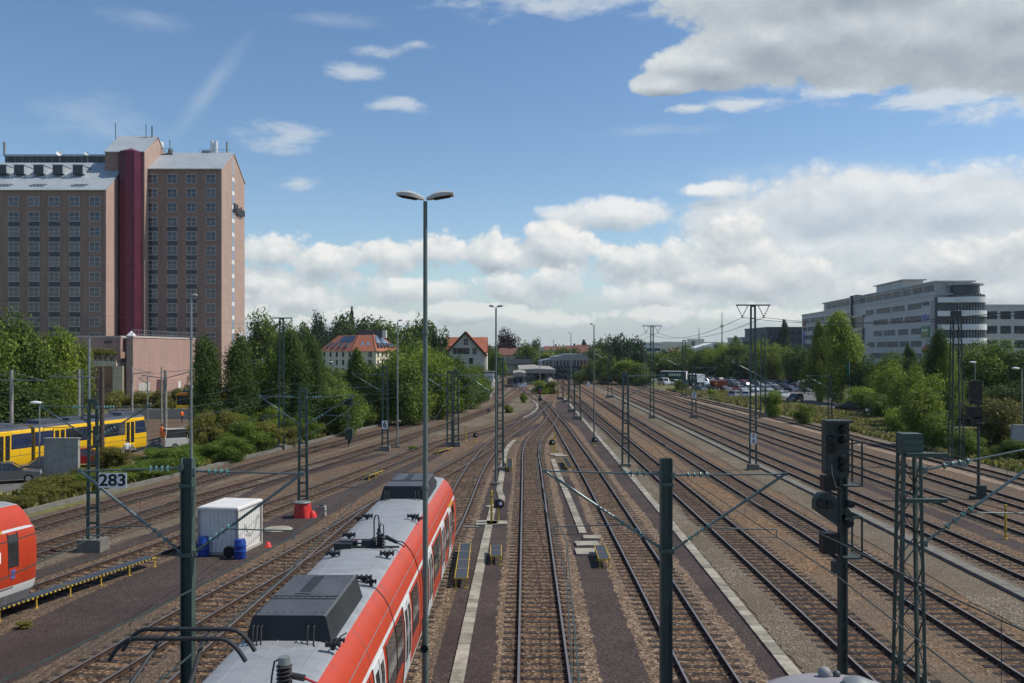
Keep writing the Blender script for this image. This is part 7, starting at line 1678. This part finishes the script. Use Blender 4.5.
for px, top, Y, w, kd, m, l in ((868, 361, 160, 34, 'broad', 'leaf dark', 'dark tree right of the tall birch'), (888, 357, 150, 34, 'broad', 'leaf mid', 'green tree left of the round tower trees'), (908, 350, 150, 22, 'birch', 'leaf dark', 'upright dark tree below the green sign'), (926, 356, 140, 26, 'broad', 'leaf mid', 'round tree left of the dark columnar one'), (938, 337, 118, 26, 'poplar', 'leaf dark', 'dark columnar tree left of the very tall lattice mast'), (948, 352, 116, 22, 'poplar', 'leaf bright', 'lighter columnar tree behind the very tall lattice mast'), (972, 348, 132, 56, 'broad', 'leaf mid', 'broad bright crowned tree right of the very tall lattice mast'), (1004, 349, 128, 60, 'broad', 'leaf mid', 'broad crowned tree near the right picture edge'), (1040, 350, 124, 56, 'broad', 'leaf dark', 'broad tree cut by the right picture edge'), (915, 373, 112, 40, 'broad', 'leaf bright', 'young light green tree at the right verge'), (893, 368, 130, 32, 'broad', 'leaf bright', 'light green bushy tree right of the flagpoles'), (960, 385, 120, 50, 'broad', 'leaf dark', 'shaded low tree behind the small right hand signal'), (1020, 385, 118, 60, 'broad', 'leaf dark', 'shaded low tree mass at the right picture edge')):
    tpx(px, top, Y, w, kd, m, l, 'columnar_tree' if kd == 'poplar' else 'broadleaf_tree', dens='near', base=.05)
for px, top, bot, w, m, l in ((925, 388, 446, 44, 'leaf bright', 'tall light green bush at the right verge beside the very tall mast'), (940, 415, 450, 34, 'leaf mid', 'green bush at the foot of the very tall mast'), (1000, 400, 452, 62, 'leaf olive', 'big round yellow green bush near the right picture edge'), (905, 408, 434, 36, 'leaf bright', 'light green bush right of the flagpoles'), (868, 388, 412, 42, 'leaf bright', 'light green bush at the foot of the right flagpole'), (882, 395, 420, 30, 'leaf mid', 'bush between the flagpole bush and the young tree'), (968, 430, 458, 32, 'leaf mid', 'low green bush behind the two weathered posts'), (772, 391, 417, 18, 'leaf bright', 'light green bush beside the tall mast on the verge'), (712, 389, 396, 8, 'leaf bright', 'small bush in front of the rust red container'), (645, 373, 386, 18, 'leaf mid', 'bush at the left end of the verge'), (632, 371, 383, 16, 'leaf bright', 'light bush at the far left of the verge'), (803, 405, 424, 20, 'leaf bright', 'ragged green bush on the verge left of the signal mast'), (1015, 440, 462, 40, 'leaf mid', 'low bush before the stained wall end'), (680, 380, 392, 12, 'leaf mid', 'bush left of the rust red container')):
    X, Y_ = G(px, bot); tree(X, Y_, zat(top, Y_), w*Y_/F, 'shrub', m, l, 'shrub', 'bush', dens='near' if w > 25 else 'mid')
# grass of the verges
def grass(name, P, n, h, seed, spread, m='grass blade'):
    r = np.random.default_rng(seed); k = len(P); V = []; Fs = []
    for i in range(n):
        p = P[r.integers(k)]; x = p[0]+r.uniform(*spread); y = p[1]+r.uniform(-1.5, 1.5); hh = h*r.uniform(.35, 1.3); a = r.uniform(0, 6.283); w = .05+.08*r.random()+.0009*y; lean = r.normal(0, .25, 2)*hh
        o = len(V); c, s = math.cos(a)*w, math.sin(a)*w; V += [(x-c, y-s, 0), (x+c, y+s, 0), (x+c*.6+lean[0], y+s*.6+lean[1], hh), (x-c*.6+lean[0], y-s*.6+lean[1], hh*.9)]; Fs.append((o, o+1, o+2, o+3))
    me = bpy.data.meshes.new(name); me.from_pydata(V, [], Fs); me.materials.append(M[m]); ob = bpy.data.objects.new(name, me); COL.objects.link(ob); stuff(ob); ob['label'] = 'dry and green grass on the verge'; return ob
vr = [(p.x+3.2, p.y) for p in H if 40 < p.y < 220]
g_ = grass('grass', vr, 46000, .48, 3, (-.4, 11)); g_['label'] = 'long yellow green grass on the right verge'; g_['category'] = 'grass'
vl = [(p.x, p.y) for p in offset_line(L5, -4.2, 40, 170)]
g_ = grass('grass', vl, 9000, .45, 4, (-4.5, .3)); g_['label'] = 'grass under the hedge of the left bank'; g_['category'] = 'grass'
# wooded ridge on the horizon
def ridge(Y, pts, z0, seed):
    r = random.Random(seed); mb = MB(); top = []; x = -1500
    xs_ = [px for px, _ in pts]
    n = 260; V = []
    for i in range(n):
        px = xs_[0]+(xs_[-1]-xs_[0])*i/(n-1); j = max(k for k in range(len(pts)-1) if pts[k][0] <= px+1e-6 or k == 0); (a, ya), (b, yb) = pts[j], pts[j+1]; py = ya+(yb-ya)*(px-a)/(b-a)+r.uniform(-.5, .5)
        X = xat(px, Y); z = zat(py, Y); V += [(X, Y, z0), (X*1.0, Y+260, z*1.0), (X, Y+900, z*.6)]
    mb.add(V, [(3*i, 3*i+3, 3*i+4, 3*i+1) for i in range(n-1)]+[(3*i+1, 3*i+4, 3*i+5, 3*i+2) for i in range(n-1)]); return struct(mb.build('hills', 'hill woods'))
ridge(1900, [(-600, 344), (0, 344), (300, 345), (500, 346), (600, 346), (640, 344.5), (662, 341.5), (690, 340.5), (740, 341.5), (800, 343), (1000, 344), (1700, 345)], -.5, 2)
# distant mixed woodland and settlement belt that closes the gaps under the skyline
r8 = random.Random(31)
bx_ = []
for Y, n, hh in ((430, 46, 8.5), (620, 60, 11)):
    for i in range(n):
        px = -60+1150*(i+r8.random())/n; bx_.append((xat(px, Y+r8.uniform(-30, 30)), Y+r8.uniform(-40, 40), hh*r8.uniform(.7, 1.2), r8.uniform(14, 26)))
mesh_f = arch('broad', 0, 'leaf dark', 'far'); V = np.empty(len(mesh_f.vertices)*3); mesh_f.vertices.foreach_get('co', V); V = V.reshape(-1, 3); allv = []; 
for X, Y, h, w in bx_: allv.append(V*np.array([w/2, w/2, h/2])+np.array([X, Y, h*.46]))
A_ = np.concatenate(allv); me = bpy.data.meshes.new('distant_woods'); me.from_pydata(A_.tolist(), [], np.arange(len(A_)).reshape(-1, 4).tolist()); me.materials.append(M['leaf dark']); ob = bpy.data.objects.new('distant_woods', me); COL.objects.link(ob); stuff(ob); ob['label'] = 'far belt of dark woods closing the horizon behind the houses'; ob['category'] = 'woods'
# ---------------------------------------------------------------- sky, sun, camera
SUN_AZ, SUN_EL = 83.0, 51.0         # azimuth from the viewing direction towards the right
SKY_STR = 0.118
w = bpy.data.worlds.new('World'); S.world = w; w.use_nodes = True; nt = w.node_tree; nt.nodes.clear()
out = N(nt, 'ShaderNodeOutputWorld')
sky = N(nt, 'ShaderNodeTexSky', sky_type='NISHITA'); sky.sun_disc = False; sky.sun_elevation = math.radians(SUN_EL); sky.sun_rotation = math.radians(SUN_AZ)
sky.altitude = 450; sky.air_density = 1.0; sky.dust_density = 0.6; sky.ozone_density = 1.6
bgs = N(nt, 'ShaderNodeBackground'); bgs.inputs[1].default_value = SKY_STR
hs = N(nt, 'ShaderNodeHueSaturation'); hs.inputs['Saturation'].default_value = 1.15; nt.links.new(sky.outputs[0], hs.inputs['Color'])
nt.links.new(hs.outputs[0], bgs.inputs[0])
def MA(op, a, b=None, c=None, clamp=False):
    n = N(nt, 'ShaderNodeMath', operation=op, use_clamp=clamp)
    for i, v in enumerate((a, b, c)):
        if v is None: continue
        if isinstance(v, (int, float)): n.inputs[i].default_value = v
        else: nt.links.new(v, n.inputs[i])
    return n.outputs[0]
tc = N(nt, 'ShaderNodeTexCoord').outputs['Generated']
sp = N(nt, 'ShaderNodeSeparateXYZ'); nt.links.new(tc, sp.inputs[0])
az = MA('ARCTAN2', sp.outputs[0], sp.outputs[1]); el = MA('ARCSINE', sp.outputs[2])
cb = N(nt, 'ShaderNodeCombineXYZ'); nt.links.new(az, cb.inputs[0]); nt.links.new(el, cb.inputs[1])
P0 = cb.outputs[0]
def ang(px, py):
    a = math.atan((px-512)/F); return a, math.atan((HY-py)/F*math.cos(a))
def vadd(v, off):
    n = N(nt, 'ShaderNodeVectorMath', operation='ADD'); nt.links.new(v, n.inputs[0]); n.inputs[1].default_value = off; return n.outputs[0]
def nz(v, scale, detail=6, rough=.55, sy=1.0, off=(0, 0, 0), out_='Fac', dist=0.0):
    mp = N(nt, 'ShaderNodeMapping'); mp.inputs['Scale'].default_value = (1, sy, 1); mp.inputs['Location'].default_value = off; nt.links.new(v, mp.inputs[0])
    n = N(nt, 'ShaderNodeTexNoise'); n.inputs['Scale'].default_value = scale; n.inputs['Detail'].default_value = detail; n.inputs['Roughness'].default_value = rough; n.inputs['Distortion'].default_value = dist
    nt.links.new(mp.outputs[0], n.inputs['Vector']); return n.outputs[out_]
def blobs(v, L, rot=None):
    acc = None
    for (cx, cy, rx, ry) in L:
        a, e = ang(cx, cy); sx = 1/(rx/F); sy = 1/(ry/F)
        s = N(nt, 'ShaderNodeVectorMath', operation='SUBTRACT'); nt.links.new(v, s.inputs[0]); s.inputs[1].default_value = (a, e, 0)
        m = N(nt, 'ShaderNodeVectorMath', operation='MULTIPLY'); nt.links.new(s.outputs[0], m.inputs[0]); m.inputs[1].default_value = (sx, sy, 0)
        l = N(nt, 'ShaderNodeVectorMath', operation='LENGTH'); nt.links.new(m.outputs[0], l.inputs[0])
        d = MA('SUBTRACT', 1.0, l.outputs['Value'])
        acc = d if acc is None else MA('SMOOTH_MAX', acc, d, .25)
    return acc
def billow(v, off):
    """rounded lumps with creased valleys, four octaves"""
    acc = None
    for sc_, am, sy in ((10, .50, 1.5), (23, .27, 1.35), (52, .16, 1.25), (115, .09, 1.2)):
        n = nz(v, sc_, 1.5, .45, sy, (off[0]+sc_*.37, off[1]+sc_*.11, off[2]))
        t = MA('MULTIPLY', MA('ABSOLUTE', MA('MULTIPLY_ADD', n, 2.0, -1.0)), am*2.6); acc = t if acc is None else MA('ADD', acc, t)
    return acc
def smooth(x, lo, hi):
    mr = N(nt, 'ShaderNodeMapRange', interpolation_type='SMOOTHSTEP'); mr.inputs[1].default_value = lo; mr.inputs[2].default_value = hi; nt.links.new(x, mr.inputs[0]); return mr.outputs[0]
def bg(col, st=1.0):
    n = N(nt, 'ShaderNodeBackground'); nt.links.new(col, n.inputs[0]); n.inputs[1].default_value = st; return n.outputs[0]
def mixs(f, a, b):
    n = N(nt, 'ShaderNodeMixShader'); nt.links.new(f, n.inputs[0]); nt.links.new(a, n.inputs[1]); nt.links.new(b, n.inputs[2]); return n.outputs[0]
CW = [(0.0, (.27, .32, .37)), (.3, (.38, .43, .475)), (.55, (.50, .55, .585)), (.8, (.68, .705, .71)), (1.0, (.87, .86, .83))]
SUNW = (.007, .015, 0)          # the way towards the sun across the sky
def layer(L, off, amp, lo, hi, base, k, deep, cw=CW, wid=0.0):
    """one bank of cumulus: cover, and its colour from how fast the cloud thins towards the sun"""
    def field(v): return MA('MULTIPLY_ADD', MA('SUBTRACT', billow(v, off), .55), amp, blobs(v, L))
    x = field(P0); y = field(vadd(P0, SUNW))
    l = MA('ADD', MA('MULTIPLY_ADD', MA('SUBTRACT', x, y), k, base), MA('MULTIPLY', MA('MINIMUM', MA('MAXIMUM', x, 0.0), 1.0), -deep), None, True)
    return smooth(x, lo, hi), ramp(nt, l, cw), x
BIG = [(722, 62, 72, 28), (775, 40, 100, 44), (850, 30, 130, 52), (950, 34, 130, 50), (1060, 42, 130, 46), (1150, 46, 150, 50), (672, 83, 44, 13), (850, -20, 190, 55), (1020, 10, 160, 60)]
TAIL = [(960, 92, 120, 16), (1040, 102, 90, 16), (745, 104, 62, 8), (860, 84, 90, 16), (690, 108, 30, 6)]
SHEET = [(610, 214, 85, 20), (745, 222, 95, 40), (830, 205, 130, 44), (950, 205, 150, 46), (1070, 225, 150, 60), (880, 260, 220, 60), (1250, 230, 200, 70), (560, 228, 40, 12), (716, 190, 44, 11)]
MID = [(275, 250, 56, 30), (330, 262, 60, 26), (395, 258, 48, 24), (440, 250, 52, 26), (500, 254, 60, 30), (560, 252, 66, 34), (640, 262, 80, 34), (735, 245, 60, 32), (700, 275, 110, 34), (270, 285, 110, 34), (160, 300, 120, 36), (0, 305, 160, 40), (-250, 280, 200, 60)]
LOW = [(300, 300, 90, 24), (420, 292, 80, 20), (530, 290, 100, 26), (640, 297, 100, 22), (760, 285, 110, 30), (880, 290, 120, 30), (1010, 290, 130, 32), (960, 262, 100, 30), (1200, 290, 200, 50)]
PUFF = [(470, 312, 60, 14), (560, 320, 70, 12), (640, 316, 80, 13), (380, 318, 80, 14), (280, 324, 80, 14), (740, 313, 80, 14), (860, 316, 100, 14), (980, 318, 100, 14)]
SMALL = [(284, 139, 50, 18), (297, 183, 26, 9), (352, 72, 40, 13), (372, 50, 34, 10), (398, 104, 42, 10), (560, 2, 150, 20), (680, 0, 110, 18), (470, 6, 40, 12), (420, 44, 24, 8)]
THIN = [(700, 205, 60, 10), (95, 120, 90, 30), (150, 20, 60, 16), (830, 175, 230, 26), (640, 132, 90, 8), (990, 300, 200, 40), (330, 20, 90, 10)]
n_w = nz(P0, 15, 10, .64, 2.9, (7, 2, 0), 'Fac', .35)
n_ws = MA('MULTIPLY', MA('SUBTRACT', n_w, .5), 2.0)
def wisps(L, k, amp, lo, hi): return smooth(MA('ADD', MA('MULTIPLY', blobs(P0, L), k), MA('MULTIPLY', n_ws, amp)), lo, hi)
dS = wisps(SMALL, .8, 1.25, .08, .95); dT = wisps(THIN, .8, .9, .10, 1.15); dTail = wisps(TAIL, .9, 1.2, .02, .7)
# vapour trail, a long faded streak
a0, e0 = ang(172, 138); a1, e1 = ang(246, 40); th = math.atan2(e1-e0, a1-a0); Lg = math.hypot(a1-a0, e1-e0)
mp = N(nt, 'ShaderNodeMapping', vector_type='TEXTURE'); mp.inputs['Location'].default_value = ((a0+a1)/2, (e0+e1)/2, 0); mp.inputs['Rotation'].default_value = (0, 0, th); mp.inputs['Scale'].default_value = (Lg*.72, 11/F, 1); nt.links.new(P0, mp.inputs[0])
le = N(nt, 'ShaderNodeVectorMath', operation='LENGTH'); nt.links.new(mp.outputs[0], le.inputs[0])
dV = MA('MULTIPLY', MA('POWER', MA('MAXIMUM', MA('SUBTRACT', 1.0, le.outputs['Value']), 0.0), 1.2), MA('MULTIPLY', n_w, .46))
dSh, cSh, _ = layer(SHEET, (1, 0, 0), .55, -.05, .36, .76, .45, .10)
dMi, cMi, _ = layer(MID, (4, 2, 0), .85, .05, .34, .74, .52, .16)
dLo, cLo, _ = layer(LOW, (9, 5, 0), .85, .05, .44, .70, .48, .18)
dPu, cPu, _ = layer(PUFF, (2, 8, 0), 1.5, .0, .45, .68, .5, .1)
dBi, cBi, xB = layer(BIG, (6, 3, 0), .34, -.02, .16, .62, .80, .30)
white = N(nt, 'ShaderNodeRGB'); white.outputs[0].default_value = (.66, .70, .72, 1)
hz = smooth(el, ang(512, 262)[1], ang(512, 345)[1])
hazec = N(nt, 'ShaderNodeRGB'); hazec.outputs[0].default_value = (.41, .49, .555, 1)
W = white.outputs[0]
sh = bgs.outputs[0]
sh = mixs(MA('MULTIPLY', hz, .72), sh, bg(hazec.outputs[0]))
sh = mixs(dV, sh, bg(W)); sh = mixs(MA('MULTIPLY', dT, .26), sh, bg(W)); sh = mixs(MA('MULTIPLY', dS, .66), sh, bg(W))
sh = mixs(MA('MULTIPLY', dSh, .85), sh, bg(cSh)); sh = mixs(MA('MULTIPLY', dMi, .93), sh, bg(cMi)); sh = mixs(MA('MULTIPLY', dLo, .86), sh, bg(cLo)); sh = mixs(MA('MULTIPLY', dPu, .6), sh, bg(cPu))
sh = mixs(MA('MULTIPLY', dTail, .8), sh, bg(W)); sh = mixs(MA('MULTIPLY', dBi, .97), sh, bg(cBi))
nt.links.new(sh, out.inputs[0])
sl = bpy.data.lights.new('sun', 'SUN'); sl.energy = 3.9; sl.angle = math.radians(.55); sl.color = (1.0, .94, .85)
so = bpy.data.objects.new('sun', sl); COL.objects.link(so)
sd = Vector((math.sin(math.radians(SUN_AZ))*math.cos(math.radians(SUN_EL)), math.cos(math.radians(SUN_AZ))*math.cos(math.radians(SUN_EL)), math.sin(math.radians(SUN_EL))))
so.rotation_euler = sd.to_track_quat('Z', 'Y').to_euler()
so.location = (60, 30, 90)
cam = bpy.data.cameras.new('camera'); co = bpy.data.objects.new('camera', cam); COL.objects.link(co); S.camera = co
co.location = (0, 0, CAMH); co.rotation_euler = (math.radians(90), 0, 0); cam.sensor_width = 36; cam.lens = 36*F/1024; cam.shift_y = -(341.5-HY)/1024
hb = MB(); hb.b2(-3100, 3100, -90, 4100, -1.5, 95); ho_ = hb.build('haze', []); stuff(ho_); ho_['label'] = 'thin summer haze over the whole yard and town'; ho_['category'] = 'haze'
hm = bpy.data.materials.new('haze'); hm.use_nodes = True; hn = hm.node_tree; hn.nodes.clear(); hout = N(hn, 'ShaderNodeOutputMaterial'); hv = N(hn, 'ShaderNodeVolumePrincipled')
hv.inputs['Color'].default_value = (.86, .92, 1.0, 1); hv.inputs['Density'].default_value = .00008; hv.inputs['Anisotropy'].default_value = .2
hn.links.new(hv.outputs[0], hout.inputs['Volume']); ho_.data.materials.append(hm)
cam.clip_end = 9000; cam.clip_start = .1
S.view_settings.view_transform = 'Standard'; S.view_settings.look = 'None'; S.view_settings.gamma = 1; S.view_settings.exposure = 0.1; S.view_settings.use_curve_mapping = False
S.cycles.max_bounces = 6; S.cycles.diffuse_bounces = 3; S.cycles.glossy_bounces = 3; S.cycles.transparent_max_bounces = 4; S.cycles.use_denoising = True
S.cycles.sample_clamp_indirect = 6
